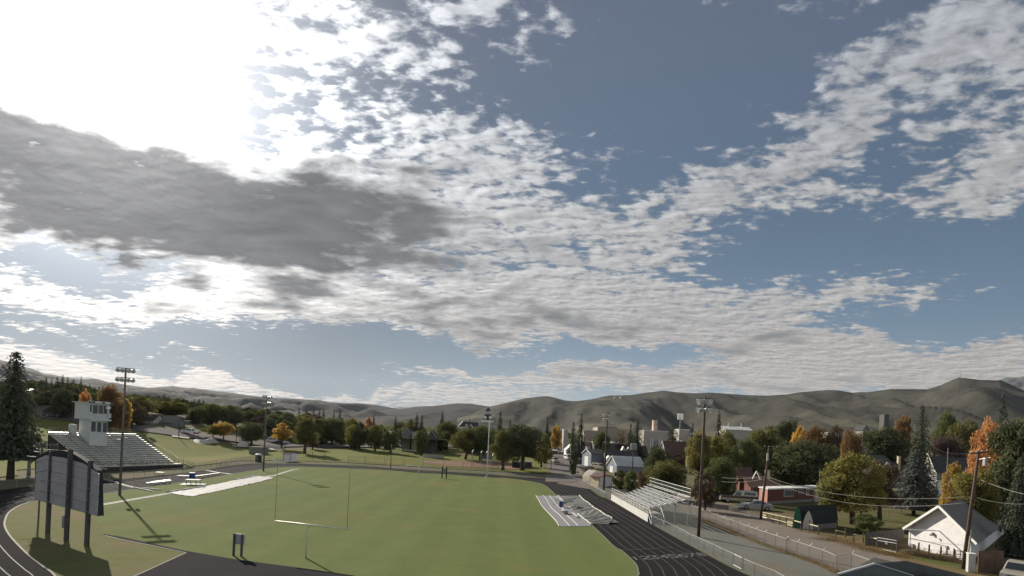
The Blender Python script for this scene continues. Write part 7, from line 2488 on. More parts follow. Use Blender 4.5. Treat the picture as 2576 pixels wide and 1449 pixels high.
# side profiles (x forward from the rear, z), body then cabin; half widths
KINDS_ = {
    'sedan': dict(L=4.6, W=1.78, body=[(0, .35), (0, .78), (.12, .92), (1.0, .98), (3.3, .92), (4.35, .76), (4.6, .58), (4.6, .30), (4.3, .24), (.25, .24)], cab=[(.55, .95), (1.25, 1.36), (1.75, 1.44), (2.5, 1.42), (3.35, .93)], win=[(.98, 1.0, 1.42, 1.34, 1.85, 1.38, 1.85, 1.0), (1.92, 1.0, 1.92, 1.38, 2.45, 1.36, 3.05, .97)], wh=(.85, 3.75), r=.32),
    'suv': dict(L=4.7, W=1.9, body=[(0, .45), (0, 1.0), (.1, 1.08), (3.4, 1.08), (4.45, 1.0), (4.7, .85), (4.7, .45), (4.4, .35), (.25, .35)], cab=[(.06, 1.06), (.25, 1.68), (.5, 1.76), (2.7, 1.76), (3.0, 1.7), (3.55, 1.06)], win=[(.35, 1.12, .5, 1.62, 1.35, 1.66, 1.35, 1.12), (1.45, 1.12, 1.45, 1.66, 2.3, 1.66, 2.3, 1.12), (2.4, 1.12, 2.4, 1.66, 2.85, 1.63, 3.25, 1.14)], wh=(.9, 3.8), r=.37),
    'pickup': dict(L=5.6, W=2.0, body=[(0, .55), (0, 1.08), (1.95, 1.08), (1.96, 1.1), (3.9, 1.1), (5.3, 1.04), (5.6, .92), (5.6, .5), (5.3, .4), (.25, .42)], cab=[(1.98, 1.08), (2.12, 1.75), (2.4, 1.84), (3.3, 1.84), (3.55, 1.76), (4.15, 1.09)], win=[(2.25, 1.14, 2.32, 1.7, 2.9, 1.74, 2.9, 1.14), (3.0, 1.14, 3.0, 1.74, 3.42, 1.7, 3.85, 1.15)], wh=(1.0, 4.55), r=.4),
    'truck_cap': dict(L=5.4, W=2.0, body=[(0, .5), (0, 1.12), (2.4, 1.12), (3.75, 1.12), (5.2, 1.08), (5.4, 1.0), (5.4, .5), (5.1, .42), (.25, .42)], cab=[(.05, 1.1), (.12, 1.82), (.4, 1.92), (2.3, 1.92), (2.5, 1.86), (3.15, 1.86), (3.85, 1.11)], win=[(.4, 1.3, .42, 1.72, 2.05, 1.74, 2.05, 1.3), (2.5, 1.18, 2.5, 1.74, 3.05, 1.74, 3.5, 1.18)], wh=(.95, 4.4), r=.42),
    'van': dict(L=5.2, W=2.0, body=[(0, .45), (0, 1.1), (4.4, 1.1), (5.0, .98), (5.2, .8), (5.2, .42), (4.9, .34), (.25, .34)], cab=[(.03, 1.08), (.1, 2.1), (.35, 2.2), (3.6, 2.2), (3.9, 2.1), (4.55, 1.09)], win=[(.4, 1.3, .4, 1.9, 1.6, 1.92, 1.6, 1.3), (1.8, 1.3, 1.8, 1.92, 2.9, 1.92, 2.9, 1.3), (3.0, 1.2, 3.0, 1.92, 3.6, 1.9, 4.15, 1.2)], wh=(.95, 4.2), r=.36),
}


def car(kind, loc, head, paint, label, roof=None, s=1.0, z=0.0, group=None, lower=None):
    k = KINDS_[kind]
    L, W = k['L'], k['W']
    root = empty('parked_' + ('pickup' if kind in ('pickup', 'truck_cap') else ('van' if kind == 'van' else 'car')), Vector(loc) + V((0, 0, z)), label, {'sedan': 'car', 'suv': 'car', 'pickup': 'pickup', 'truck_cap': 'truck', 'van': 'van'}[kind], group, rz=head)
    root.scale = (s, s, s)
    cx = L / 2
    pm = PAINT[paint]

    def slab(prof, w0, w1=None, zt=None):
        """profile extruded across, upper points drawn in to w1"""
        n = len(prof)
        zs = [q[1] for q in prof]; lo, hi = min(zs), max(zs)
        ww = lambda zq: w0 + ((w1 if w1 is not None else w0) - w0) * (zq - lo) / max(hi - lo, 1e-6)
        vs = [(x - cx, -ww(zq), zq) for x, zq in prof] + [(x - cx, ww(zq), zq) for x, zq in prof]
        return MB().add(vs, [tuple(range(n)), tuple(range(2 * n - 1, n - 1, -1))] + [(i, (i + 1) % n, n + (i + 1) % n, n + i) for i in range(n)]), ww
    mb, _ = slab(k['body'], W / 2)
    body = mb.build('body', pm, root, bevel=0.05)
    mb, ww = slab(k['cab'], W / 2 - 0.02, W / 2 - 0.22)
    mb.build('cabin', PAINT[roof] if roof else pm, root, bevel=0.04)
    if lower:
        for sd in (-1, 1):
            MB().add([(0.1 - cx, sd * (W / 2 + .008), .5), (L - .1 - cx, sd * (W / 2 + .008), .5), (L - .1 - cx, sd * (W / 2 + .008), .78), (.1 - cx, sd * (W / 2 + .008), .78)], [(0, 1, 2, 3)]).build('side_panel', PAINT[lower], root)
    for w in k['win']:
        pts = [(w[i], w[i + 1]) for i in range(0, 8, 2)]
        for sd in (-1, 1):
            MB().poly([(x - cx, sd * (ww(zq) + 0.012), zq) for x, zq in pts]).build('window', m_cglass, root)
    c = k['cab']
    for (xa, za), (xb, zb) in ((c[-1], c[-2]), (c[0], c[1])):
        f0, f1 = 0.12, 0.9
        p0 = (xa + (xb - xa) * f0, za + (zb - za) * f0); p1 = (xa + (xb - xa) * f1, za + (zb - za) * f1)
        e = 0.02 if xa > cx else -0.02
        MB().poly([(p0[0] + e - cx, -ww(p0[1]) + .1, p0[1] + .01), (p0[0] + e - cx, ww(p0[1]) - .1, p0[1] + .01), (p1[0] + e - cx, ww(p1[1]) - .1, p1[1] + .01), (p1[0] + e - cx, -ww(p1[1]) + .1, p1[1] + .01)]).build('windscreen', m_cglass, root)
    for x in k['wh']:
        for sd in (-1, 1):
            rot = Matrix.Rotation(R(90), 3, 'X')
            t_ = MB().lathe((x - cx, sd * (W / 2 - 0.10), k['r']), [(k['r'] * .6, -.11), (k['r'], -.10), (k['r'], .10), (k['r'] * .6, .11)], 14, rot).build('wheel', m_tyre, root)
            MB().lathe((x - cx, sd * (W / 2 - 0.0), k['r']), [(k['r'] * .58, -.02), (k['r'] * .5, .02)], 12, rot).build('rim', m_rim, t_)
    hz0 = k['body'][-4][1] if False else (0.72 if kind == 'sedan' else 0.88)
    for sd in (-1, 1):
        MB().box((L / 2 + 0.0, sd * (W / 2 - 0.27), hz0 - 0.12), (0.06, 0.36, 0.16)).build('headlight', m_head, root)
        MB().box((-L / 2, sd * (W / 2 - 0.17), hz0), (0.05, 0.22, 0.22)).build('tail_light', m_tail, root)
    MB().box((L / 2 + 0.02, 0, hz0 - 0.14), (0.05, W - 1.1, 0.20)).build('grille', m_steel, root)
    MB().box((L / 2 + 0.04, 0, 0.46), (0.14, W - 0.06, 0.18)).build('bumper', m_galv if kind in ('pickup', 'truck_cap') else pm, root, bevel=0.02)
    MB().box((-L / 2 - 0.02, 0, 0.48), (0.12, W - 0.06, 0.18)).build('bumper', m_galv if kind in ('pickup', 'truck_cap') else pm, root, bevel=0.02)
    return root


def gpx(q, dz_=0.0):
    p = GT(*q); p.z += dz_
    return p


# near ones
tc = G(*S2(985, 492))
car('truck_cap', G(*S2(980, 490)) + V((0, 1.5, 0)), R(172), 'brown', 'old brown and cream utility truck with a cream cap beside the mobile home', roof='tan', s=1.42, lower='tan')
car('sedan', G(*S2(1200, 575)) + V((0, 0.8, 0)), R(168), 'silver', 'silver sedan parked in front of the red mobile home', s=1.30)
car('pickup', G(*K4(2480, 1560)), R(222), 'beige', 'beige pickup with a chrome grille cut off at the bottom right corner', s=1.12)
car('suv', G(*L8(1900, 1420)) + V((0, 3, 0)), R(100), 'dark', 'dark car with a bright roof edge under the grey gabled house', s=1.0, roof='silver')
car('sedan', G(*L8(1880, 1520)), R(150), 'blue', 'blue car glinting in the yard left of the grey green spruce', s=1.1, roof='white')
# town
car('pickup', gpx(R5(523, 970), .12), R(-80), 'tan', 'pale pickup driving down the town street', s=1.15)
car('van', gpx(R5(664, 940), .12), R(-78), 'white', 'white van parked by the white roofed garage', s=1.15)
car('suv', gpx(R5(728, 960), .12), R(-85), 'grey', 'grey car parked nose out beside the utility poles', s=1.35)
car('sedan', gpx(R5(855, 950), .12), R(165), 'silver', 'silver sedan parked beside the blue grey garage', s=1.3)
car('suv', gpx(R5(997, 972), .12), R(160), 'white', 'white car half hidden behind the far right mast', s=1.2)
car('suv', gpx(R5(1000, 1048), .05), R(-60), 'beige', 'beige car parked behind the barn shaped shed', s=1.4)
for i, x in enumerate((1, 2)):
    q = gpx(R5(768 + i * 26, 985), .1)
    o = empty('dumpster', q, ('left', 'right')[i] + ' one of two dark dumpsters beside the utility pole', 'dumpster', 'dumpsters by the town street')
    MB().add([(-.95, -.7, 0), (.95, -.7, 0), (.95, .7, 0), (-.95, .7, 0), (-1.15, -.8, 1.5), (1.15, -.8, 1.5), (1.15, .8, 1.7), (-1.15, .8, 1.7)], [(3, 2, 1, 0), (0, 1, 5, 4), (1, 2, 6, 5), (2, 3, 7, 6), (3, 0, 4, 7), (4, 5, 6, 7)]).build('bin', m_steel, o)
    MB().box((0, 0, 1.68), (2.35, 1.7, 0.08)).build('lid', m_black, o)
q = gpx(H8(1340, 872))
o = empty('trash_bin', q, 'dark wheeled trash bin beside the metal roofed garage', 'bin')
MB().add([(-.32, -.35, 0), (.32, -.35, 0), (.32, .35, 0), (-.32, .35, 0), (-.42, -.45, 1.25), (.42, -.45, 1.25), (.42, .45, 1.3), (-.42, .45, 1.3)], [(3, 2, 1, 0), (0, 1, 5, 4), (1, 2, 6, 5), (2, 3, 7, 6), (3, 0, 4, 7), (4, 5, 6, 7)]).build('bin', m_black, o)
MB().box((0, 0.03, 1.32), (.92, 1.0, 0.08)).build('lid', m_greyb, o)
# along the park
car('pickup', gpx(H3(830, 1030), .5), R(180), 'white', 'white pickup on the street above the skate bowl', s=1.2)
car('sedan', gpx(R1(580, 915), .4), R(200), 'blue', 'blue car parked on the left hillside street', s=1.1, roof='white')
car('suv', gpx(R1(655, 945), .4), R(200), 'dark', 'dark car behind the blue one on the left hillside street', s=1.0)
car('sedan', gpx(H2(1400, 640), .4), R(170), 'white', 'white car parked below the white roofed house', s=1.05)
car('sedan', gpx(R1(2290, 1140), .5), R(175), 'white', 'white car at the right end of the hillside street', s=1.0)
for kind, q, hd, pc, lab in (('van', H4(110, 985), 175, 'white', 'white van parked behind the far left mast'), ('sedan', H4(215, 1012), 170, 'dark', 'dark car right of the white van by the skate park'), ('sedan', H4(335, 1005), 10, 'white', 'white car behind the bright yellow tree'), ('suv', H4(430, 915), 180, 'silver', 'silver car right of the bright yellow tree'), ('sedan', H4(1262, 965), 175, 'silver', 'silver car under the big dark park tree'), ('suv', H4(1880, 995), 178, 'silver', 'silver suv between the park trees'), ('sedan', H4(2010, 1002), 178, 'grey', 'grey car right of the silver suv between the park trees'), ('sedan', H4(2210, 1020), 175, 'white', 'white car left of the long white roofed van'), ('van', H4(2390, 1015), 178, 'dark', 'dark van with a bright roof behind the thin black pole'), ('van', H5(300, 1022), 180, 'white', 'white camper van left of the low whitish wall'), ('suv', H5(440, 1024), 178, 'dark', 'dark car right of the white camper van'), ('sedan', H5(40, 1012), 178, 'dark', 'dark car left of the white camper van')):
    car(kind, gpx(q, .5), R(hd), pc, lab, s=1.1)

# ------------------------------------------------------------------ utility poles and wires
def upole(b_px, t_px, r, label, arms=(), wood=m_wood, b=None):
    b = b if b is not None else GT(*b_px)
    tp = P(t_px[0], t_px[1], b.y) - b
    root = empty('utility_pole', b, label, 'utility pole')
    MB().tube([(0, 0, -0.1), tp * 0.5, tp], [r, r * .88, r * .72], 10).build('pole', wood, root, smooth=True)
    for x0, x1, w in arms:
        a, c = P(*x0, b.y - .15) - b, P(*x1, b.y - .15) - b
        ca = MB().bar(a, c, w, w * 1.2).build('crossarm', wood, root)
        for f in (0.05, 0.35, 0.65, 0.95):
            q = a + (c - a) * f
            MB().lathe(tuple(q + V((0, 0, w * .6))), [(.05, 0), (.07, .08), (.04, .16)], 8).build('insulator', m_head, ca)
    return root, b, tp


pA, bA, tA = upole(R6(195, 1240), R6(212, 828), 0.17, 'utility pole with a white transformer left of the near right mast')
q = P(*R6(231, 957), bA.y - .3) - bA
MB().box((q.x, q.y, q.z), (1.0, 0.8, 2.6)).build('transformer', m_trimw, pA)
MB().bar(P(*R6(200, 832), bA.y) - bA, P(*R6(236, 828), bA.y) - bA, 0.12).build('crossarm', m_wood, pA)
pB, bB, tB = upole(R6(52, 1212), R6(45, 958), 0.12, 'thin pole behind the back rail of the small bleachers', wood=m_wood2)
pC, bC, tC = upole(S2(1245, 697), R6(1115, 790), 0.21, 'leaning utility pole between the silver sedan and the green gate', [(R6(1060, 800), R6(1205, 808), 0.12)])
MB().box(tuple(P(*R6(1098, 910), bC.y - .2) - bC), (0.28, 0.28, 1.3)).build('transformer', m_galv, pC)
pD, bD, tD = upole(K4(1345, 1308), R7(1655, 845), 0.19, 'large leaning utility pole in front of the white house', [(R7(1560, 874), R7(1752, 852), 0.14)])
MB().tube([V((0.26, -.15, 0.1)), P(*K4(1510, 520), bD.y - .25) - bD], 0.05, 6).build('conduit', m_cream, pD)
MB().tube([V((0.40, -.12, 0.6)), P(*K4(1525, 570), bD.y - .25) - bD], 0.035, 6).build('conduit', m_galv, pD)
MB().tube([P(*R7(1660, 935), bD.y - .2) - bD, P(*R7(1780, 916), bD.y - 1.2) - bD], 0.04, 6).build('lamp_arm', m_alu, pD)
MB().box(tuple(P(*R7(1722, 960), bD.y - .2) - bD), (0.3, 0.3, 0.9)).build('transformer', m_greyb, pD)
upole(R5(703, 1097), R5(697, 800), 0.2, 'dark utility pole standing in the open end of the town street', wood=m_black)
upole(R5(803, 985), R5(806, 690), 0.17, 'tall utility pole in front of the brick building', wood=m_black)
pG, bG, tG = upole(R5(1363, 1162), R5(1378, 772), 0.2, 'utility pole with twin transformers before the metal roofed garage')
for x in (1364, 1396):
    q = P(*R5(x, 800), bG.y - .3) - bG
    MB().lathe((q.x, q.y, q.z - 1.0), [(.5, 0), (.55, .1), (.55, 1.9), (.3, 2.1)], 10).build('transformer', m_greyb, pG)
upole(R5(1418, 1158), R5(1424, 1085), 0.12, 'short stub pole right of the twin transformer pole', wood=m_wood2)
upole(None, R5(490, 752), 0.14, 'thin dark pole before the white two storey house', b=YP(R5(490, 850), 205), wood=m_black)
upole(None, R7(1322, 812), 0.12, 'slim pole behind the two tone house', b=YP(R7(1318, 1000), 105), wood=m_wood2)
upole(None, R6(1668, 1040), 0.1, 'slim pole behind the roof of the mobile home', b=YP(R6(1660, 1260), 104), wood=m_wood2)
upole(None, R3(1285, 320), 0.25, 'far pole standing above the middle tree belt', b=YP(R3(1285, 460), 420), wood=m_wood2)
upole(R3(204, 705), R3(206, 502), 0.16, 'dark pole beside the tall grey house on the hillside street', wood=m_black)
upole(R3(830, 805), R3(829, 600), 0.13, 'thin dark lamp pole beside the small curved skate ramp', wood=m_black)
upole(R3(1356, 850), R3(1360, 712), 0.12, 'thin pole behind the white hut', wood=m_wood2)

m_cable = mat('sunlit_cable', (0.36, 0.34, 0.28), 0.6, 0.0, 0.5, var=0.1)
def wire(label, a, b_, sag, r=0.03, m=m_cable):
    r *= 0.5
    a, b_ = V(a), V(b_)
    pts = [a + (b_ - a) * (i / 14) - V((0, 0, sag * 4 * (i / 14) * (1 - i / 14))) for i in range(15)]
    o = MB().tube([q - a for q in pts], r, 5).build('power_line', m, smooth=True)
    o.location = a
    return tag(o, label, 'power line')


def on(b, q): return P(q[0], q[1], b.y)
wA1, wA2 = on(bA, K1(492, 262)), on(bA, K1(492, 290))
wC1, wC2 = on(bC, K1(2118, 462)), on(bC, K1(2112, 505))
wire('upper cable from the thin pole to the transformer pole', on(bB, K1(212, 262)), wA1, 0.05)
wire('lower cable from the thin pole to the transformer pole', on(bB, K1(212, 318)), on(bA, K1(480, 304)), 0.1)
wire('upper cable sagging over the old garage to the leaning pole', wA1, wC1, 1.5, 0.035)
wire('lower cable sagging over the old garage to the leaning pole', wA2, wC2, 2.0, 0.035)
wD1, wD2 = on(bD, R7(1590, 1336)), on(bD, R7(1600, 1395))
wire('upper cable swinging from the leaning pole to the large right pole', wC1, wD1, 1.55, 0.035)
wire('lower cable swinging from the leaning pole to the large right pole', wC2, wD2, 2.1, 0.035)
wire('cable running right from the large pole over the white house roof', wD1, P(*R7(2200, 1418), bD.y - 5), 0.3, 0.03)
wire('thick cable dropping right from the large pole', on(bD, R7(1680, 1158)), P(*R7(2200, 1325), bD.y - 6), 0.15, 0.04)
wire('high thin cable from the large right pole towards the dark trees', on(bD, R7(1560, 870)), P(*R7(1150, 790), 120), 0.6, 0.018, m_wood2)
pg = on(bG, R5(1380, 880))
wire('cable from the twin transformer pole to the transformer pole', pg, wA1, 1.0, 0.03)
wire('second cable from the twin transformer pole', on(bG, R5(1385, 900)), wA2, 1.3, 0.03)
wire('cable from the far right mast to the twin transformer pole', P(*R5(1090, 860), 175), pg, 1.2, 0.02)
# ------------------------------------------------------------------ covers and furniture on the field
def wrinkled(name, label, px, m, amp, z=0.05, step=0.45, folds=(), seed=0.0, stretch=(0.5, 1.6), cat='tarp', rot=0.0):
    outline = [G(*q) for q in px]
    b = bmesh.new()
    vs = [b.verts.new((q.x, q.y, 0)) for q in outline]
    f = b.faces.new(vs)
    bmesh.ops.triangulate(b, faces=[f])
    for axis in (0, 1):
        c = [q[axis] for q in outline]
        k = math.floor(min(c) / step) + 1
        while k * step < max(c):
            co = [0, 0, 0]; no = [0, 0, 0]; co[axis] = k * step; no[axis] = 1
            bmesh.ops.bisect_plane(b, geom=b.verts[:] + b.edges[:] + b.faces[:], plane_co=co, plane_no=no)
            k += 1
    FO = [(G(*p), G(*q), h, w) for p, q, h, w in folds]
    cr, sr = math.cos(rot), math.sin(rot)
    for q in b.verts:
        x, y = q.co.x, q.co.y
        xr, yr = x * cr + y * sr, -x * sr + y * cr
        h = abs(mnoise.noise(V((xr * stretch[0], yr * stretch[1], seed)))) * amp + abs(mnoise.noise(V((xr * stretch[0] * 3, yr * stretch[1] * 2.4, seed + 5)))) * amp * 0.5
        for p0, p1, hh, w in FO:
            d = p1 - p0
            tt = min(max(((x - p0.x) * d.x + (y - p0.y) * d.y) / d.length_squared, 0), 1)
            dd = math.hypot(x - p0.x - d.x * tt, y - p0.y - d.y * tt)
            h += hh * math.exp(-(dd / w) ** 2)
        q.co.z = z + h
    bmesh.ops.recalc_face_normals(b, faces=b.faces)
    if sum(f.normal.z for f in b.faces) < 0: bmesh.ops.reverse_faces(b, faces=b.faces)
    me = bpy.data.meshes.new(name); b.to_mesh(me); b.free()
    me.materials.append(m)
    me.polygons.foreach_set('use_smooth', [True] * len(me.polygons))
    o = bpy.data.objects.new(name, me); COL.objects.link(o)
    return tag(o, label, cat)


m_tarpg = mat('grey_tarp', (0.20, 0.195, 0.205), 0.7, 0, 0.3, var=0.14, scale=0.5)
m_tarpk = mat('dark_tarp', (0.125, 0.125, 0.112), 0.6, 0, 0.35, var=0.12, scale=0.4)
m_tarpw = mat('pale_tarp', (0.32, 0.305, 0.30), 0.75, 0, 0.25, var=0.2, scale=0.5)
m_tape = mat('white_rope', (0.55, 0.52, 0.46), 0.7, var=0.2, scale=2)
tw_ = wrinkled('tarp', 'long crumpled pale tarp lying along the left sideline', [R3(75, 1300), R3(300, 1262), R3(490, 1232), R3(720, 1188), R3(800, 1165), R3(1060, 1118), R3(1240, 1140), R3(1050, 1190), R3(700, 1268), R3(350, 1342), R3(210, 1325)], m_tarpw, 0.16, step=0.35, stretch=(1.3, 0.5), seed=2.0)
for a, b_ in ((R3(75, 1300), R3(490, 1238)), (R3(800, 1166), R3(1062, 1118))):
    p, q = G(*a), G(*b_)
    pts = [p + (q - p) * (i / 10) + V((0.1 * math.sin(i * 2.1), 0.05 * math.sin(i), 0.16)) for i in range(11)]
    MB().tube(pts, [0.14 + 0.05 * math.sin(i * 1.7) for i in range(11)], 8).build('rolled_edge', m_tape, tw_, smooth=True)
tg = wrinkled('tarp', 'grey tarp with pale seams spread on the grass by the right side of the field', [L5(60, 128), L5(600, 128), L5(720, 262), L5(950, 470), L5(1070, 590), L5(1230, 705), L5(1395, 830), L5(1372, 868), L5(620, 872), L5(400, 592), L5(210, 385)], m_tarpg, 0.045, step=0.4, stretch=(0.6, 0.9), seed=7.0)
for k, line in enumerate((((60, 128), (130, 240), (215, 388), (400, 590), (550, 745), (622, 872)), ((232, 120), (330, 235), (440, 430), (620, 590), (790, 770), (878, 870)), ((382, 128), (455, 215), (540, 330), (660, 440)), ((812, 610), (930, 715), (1082, 862)))):
    pts = [G(*L5(*q)) + V((0, 0, 0.10)) for q in line]
    MB().tube(spline(pts, 4), 0.045 if k else 0.06, 5).build('seam', m_tape, tg)
FD = [((720, 245), (1000, 200)), ((750, 290), (930, 265)), ((820, 150), (1140, 185)), ((980, 350), (1440, 385)), ((880, 450), (1180, 430)), ((1120, 505), (1400, 440)), ((1230, 690), (1500, 630)), ((1330, 735), (1560, 650)), ((1400, 780), (1850, 680)), ((1420, 820), (1900, 755)), ((1480, 620), (1600, 545)), ((1350, 600), (1500, 470)), ((1235, 600), (1275, 525)), ((900, 430), (1010, 375)), ((1850, 810), (2050, 790)), ((1600, 640), (1720, 635)), ((1000, 460), (1180, 410))]
tk = wrinkled('tarp', 'dark grey tarp with deep creases laid across the lanes of the track', [L5(610, 132), L5(1110, 126), L5(1200, 220), L5(1400, 370), L5(1640, 520), L5(1880, 660), L5(1990, 735), L5(2080, 800), L5(1750, 815), L5(1400, 830), L5(1230, 700), L5(1070, 585), L5(950, 468), L5(760, 295)], m_tarpk, 0.03, z=0.06, step=0.25, stretch=(0.5, 0.9), seed=4.0, folds=[(L5(*a), L5(*b_), 0.20, 0.20) for a, b_ in FD])
for line, r in ((((1110, 126), (1165, 185), (1215, 235), (1330, 310), (1395, 372), (1500, 450), (1620, 515), (1720, 590), (1870, 660)), 0.08), (((1070, 580), (1150, 640), (1215, 700), (1290, 745), (1345, 800), (1398, 832)), 0.09), (((600, 130), (680, 215), (750, 300)), 0.05), (((840, 395), (900, 430), (945, 480)), 0.06), ((1880, 670), (1900, 720)) and (((1880, 665), (1895, 715)), 0.12)):
    pts = [G(*L5(*q)) + V((0, 0, 0.16)) for q in line]
    sp = spline(pts, 4)
    MB().tube(sp, [r * (1 + 0.35 * math.sin(i * 1.9)) for i in range(len(sp))], 6).build('rope_edge', m_tape, tk, smooth=True)


m_padw = mat('worn_white_vinyl', (0.46, 0.45, 0.42), 0.7, var=0.2, scale=1.5)
def bench(label, a, b_, h, w=0.3, group=None, legs=True, m=None, double=False):
    c = (a + b_) / 2
    root = empty('bench', c, label, 'bench', group)
    d = (b_ - a)
    n = V((-d.y, d.x, 0)).normalized()
    MB().bar(a - c + V((0, 0, h)), b_ - c + V((0, 0, h)), w, 0.05).build('seat', m or m_alu, root)
    if legs:
        k = max(2, int(d.length / 1.8) + 1)
        for i in range(k):
            q = a + d * ((i + 0.35) / k) - c
            for s_ in (-1, 1):
                MB().bar(q + n * s_ * 0.05 + V((0, 0, h)), q + n * s_ * 0.22, 0.05).build('leg', m_galv, root)
            MB().bar(q - n * 0.22 + V((0, 0, .04)), q + n * 0.22 + V((0, 0, .04)), 0.05).build('foot', m_galv, root)
    return root


def barrel(label, q, r, h, m=m_blue, top=None):
    b = G(*q)
    root = empty('barrel', b, label, 'barrel')
    MB().lathe((0, 0, 0), [(r * .92, 0), (r * .96, .05), (r, h * .3), (r * .97, h * .33), (r, h * .36), (r, h * .65), (r * .97, h * .68), (r, h * .71), (r * 1.02, h)], 16).build('drum', m, root, smooth=True)
    MB().lathe((0, 0, h), [(r * 1.06, -0.04), (r * 1.06, 0.03), (r * .9, .035)], 16).build('rim', top or m, root)
    return root


bench('bench tipped beside the blue barrel on the grey tarp', G(*L5(555, 235)) , G(*L5(690, 310)), 0.75)
bench('short bench behind the blue barrel', G(*L5(628, 268)), G(*L5(700, 330)), 0.62)
bench('short white bench on the grey tarp below the blue barrel', G(*L5(690, 568)), G(*L5(712, 486)), 0.55, 0.36)
bench('low bench plank at the seam of the two tarps', G(*L5(945, 575)), G(*L5(1060, 672)), 0.32, 0.36)
barrel('big blue barrel standing on the grey tarp', L5(668, 402), 0.40, 1.0)
tb = G(*L5(775, 425))
root = empty('table', tb, 'small folding table beside the blue barrel', 'table')
a, b_ = G(*L5(705, 412)) - tb, G(*L5(840, 428)) - tb
ht_ = hz_(L5(775, 328), tb)
m_tbl = mat('worn_table_top', (0.34, 0.31, 0.22), 0.7, var=0.25, scale=2)
d = (b_ - a); n = V((-d.y, d.x, 0)).normalized()
MB().bar(a + V((0, 0, ht_)), b_ + V((0, 0, ht_)), 0.75, 0.05).build('table_top', m_tbl, root)
for f in (0.05, 0.95):
    for s_ in (-1, 1):
        q = a + d * f + n * s_ * 0.3
        MB().bar(q, q + V((0, 0, ht_)), 0.05).build('leg', m_galv, root)
    MB().bar(a + d * f - n * .3 + V((0, 0, .3)), a + d * f + n * .3 + V((0, 0, .3)), 0.04).build('brace', m_galv, root)
for lab, pts in (('thin metal frame lying on the grey tarp left of the barrel', ((450, 345), (490, 315), (485, 350), (530, 300), (575, 285))), ('second bent frame on the grey tarp near the far seam', ((440, 255), (520, 225), (545, 205), (560, 240)))):
    q = [G(*L5(*k)) + V((0, 0, .12 + 0.25 * (i % 2))) for i, k in enumerate(pts)]
    o = MB().tube([k - q[0] for k in q], 0.03, 5).build('bent_pipe', m_galv); o.location = q[0]
    tag(o, lab, 'pipe')
q = G(*L5(760, 570))
o = empty('cooler', q, 'grey cooler behind the short white bench', 'cooler')
MB().box((0, 0, .28), (.5, .45, .56), .4).build('body', m_greyb, o, bevel=0.03); MB().box((0, 0, .60), (.54, .5, .08), .4).build('lid', m_alu2, o, bevel=0.02)
q = G(*L5(850, 590))
o = MB().box((0, 0, .09), (1.1, .35, .18), R(-30)).build('duffel_bag', m_black, bevel=0.06); o.location = q
tag(o, 'dark bag lying on the grey tarp right of the cooler', 'bag')
# left side of the field
bench('long white bench by the left runway nearest the near mast', G(*R2(1530, 508)), G(*R2(1785, 482)), 0.55)
bench('long white bench by the left runway left of the square table', G(*S3(-100, 372)), G(*S3(118, 342)), 0.55)
bench('long white bench on the asphalt right of the square table', G(*S3(415, 300)), G(*S3(705, 258)), 0.55)
barrel('blue barrel with a pale lid behind the square table', S3(378, 308), 0.55, 1.35, top=m_trimw)
tb = G(*S3(392, 372))
root = empty('platform_table', tb, 'square white platform on posts over a pale slab beside the left runway', 'table')
z1 = hz_(S3(392, 312), tb)
MB().box((0, 0, z1), (2.4, 2.0, 0.10), 0.25).build('table_top', m_padw, root)
for x, y in ((-.9, -.7), (.9, -.7), (.9, .7), (-.9, .7)):
    MB().box((x, y, z1 / 2), (.09, .09, z1)).build('leg', m_steel, root)
MB().box((0, 0, 0.07), (4.0, 2.6, 0.12), 0.25).build('slab', m_padw, root)
pd = G(*S3(285, 275))
o = MB().box((0, 0, .12), (2.3, 1.9, .22), .25).build('white_mat', m_padw, bevel=0.03); o.location = pd
tag(o, 'flat white square mat on the asphalt behind the barrel', 'mat')
pd = G(*R2(1918, 412))
o = MB().box((0, 0, .1), (2.6, 1.4, .2), .25).build('white_mat', m_padw, bevel=0.03); o.location = pd
tag(o, 'flat whitish mat on the asphalt in front of the big bleachers', 'mat')
pd = G(*R2(1672, 392))
o = empty('hurdle_cart', pd, 'small cart of white bars on the asphalt below the big bleachers', 'cart')
MB().box((0, 0, .55), (1.6, 1.0, .08)).build('deck', m_trimw, o)
for x in (-.6, .6):
    for y in (-.35, .35): MB().box((x, y, .28), (.06, .06, .5)).build('leg', m_steel, o)
pd = G(*(R2(1062, 366)))
o = empty('white_rail', pd, 'short white rail on the asphalt under the left end of the bleachers', 'rail')
MB().bar((-1.1, .2, .9), (1.3, -.2, .75), .12).build('beam', m_trimw, o)
for x in (-.9, 1.0): MB().bar((x, 0, 0), (x, 0, .8), .07).build('leg', m_steel, o)
# loose planks at the sand pit
for i, (a, b_) in enumerate(((R2(1400, 530), R2(1585, 568)), (R2(1480, 535), R2(1680, 555)), (R2(1090, 445), R2(1230, 478)))):
    p, q = G(*a), G(*b_)
    o = MB().bar((0, 0, .12), q - p + V((0, 0, .12)), .22, .12).build('plank', m_tarpw); o.location = p
    tag(o, ('first pale plank at the jumping pit, ending at the grass', 'second pale plank crossing the first at the jumping pit', 'pale plank at the far end of the jumping pit')[i], 'plank')
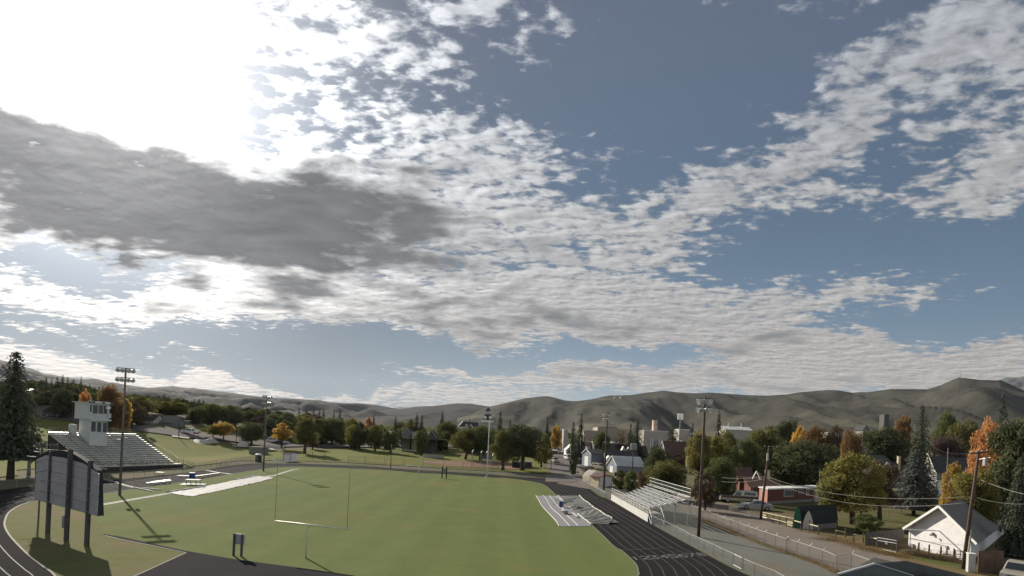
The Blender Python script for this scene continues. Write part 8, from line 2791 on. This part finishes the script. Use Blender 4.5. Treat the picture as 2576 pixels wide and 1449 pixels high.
# bottom edge
q = G(1245, 1474)
o = empty('white_box', q, 'white lidded box cut off by the bottom edge of the picture', 'box')
MB().box((0, 0, .2), (1.15, .8, .4)).build('body', m_alu2, o); MB().box((0, 0, .43), (1.25, .9, .06)).build('lid', m_trimw, o)
# small gate frame in the far fence by the hut
gq = G(*R3(1652, 958))
o = empty('gate_frame', gq, 'dark open gate frame in the far fence right of the white hut', 'gate')
w_ = G(*R3(1785, 965)) - gq
for p in (V((0, 0, 0)), w_): MB().tube([p, p + V((0, 0, 3.2))], .09, 6).build('post', m_steel, o)
MB().tube([V((-5, 1, 3.3)), V((0, 0, 3.2))], .06, 6).build('bar', m_steel, o)
MB().tube([V((0, 0, 3.2)), w_ + V((0, 0, 3.2))], .03, 6).build('bar', m_steel, o)
# white goal frame parts and bench on the ball field
for lab, x, y in (('thin light pole on the ball field left of the leaning park tree', 1200, 920), ('short post at the left outfield edge', 850, 915), ('short post right of the other outfield post', 932, 920)):
    b = GT(*R4(x, y))
    o = empty('field_post', b, lab, 'post')
    MB().tube([(0, 0, 0), (0, 0, 2.6 if x < 1000 else 4.8)], .1, 6).build('post', m_wood2, o)
of = [GT(*q) for q in (R4(345, 822), R4(380, 838), R4(440, 848), R4(560, 862), R4(700, 876), R4(850, 888))]
o = empty('outfield_fence', of[2], 'low outfield fence with a pale yellow cap curving across the park', 'fence')
for a, b_ in zip(of[:-1], of[1:]):
    MB().tube([a - of[2] + V((0, 0, 1.5)), b_ - of[2] + V((0, 0, 1.5))], .14, 6).build('cap', m_cream, o)
    wire_panel(a - of[2], b_ - of[2], 1.45, m_wire, o)
for a in of: MB().tube([a - of[2], a - of[2] + V((0, 0, 1.5))], .05, 6).build('post', m_steel, o)
# ------------------------------------------------------------------ the air
hm, ht, ho = newmat('haze_air')
pv = ht.nodes.new('ShaderNodeVolumePrincipled')
pv.inputs['Color'].default_value = (0.80, 0.87, 1.0, 1)
pv.inputs['Density'].default_value = HAZE
pv.inputs['Anisotropy'].default_value = 0.25
ht.links.new(pv.outputs[0], ho.inputs['Volume'])
hz = MB().box((0, 10000, 820), (30000, 21000, 1720)).build('haze', hm)
tag(hz, 'thin pale haze between the field and the hills', 'haze', kind='stuff')
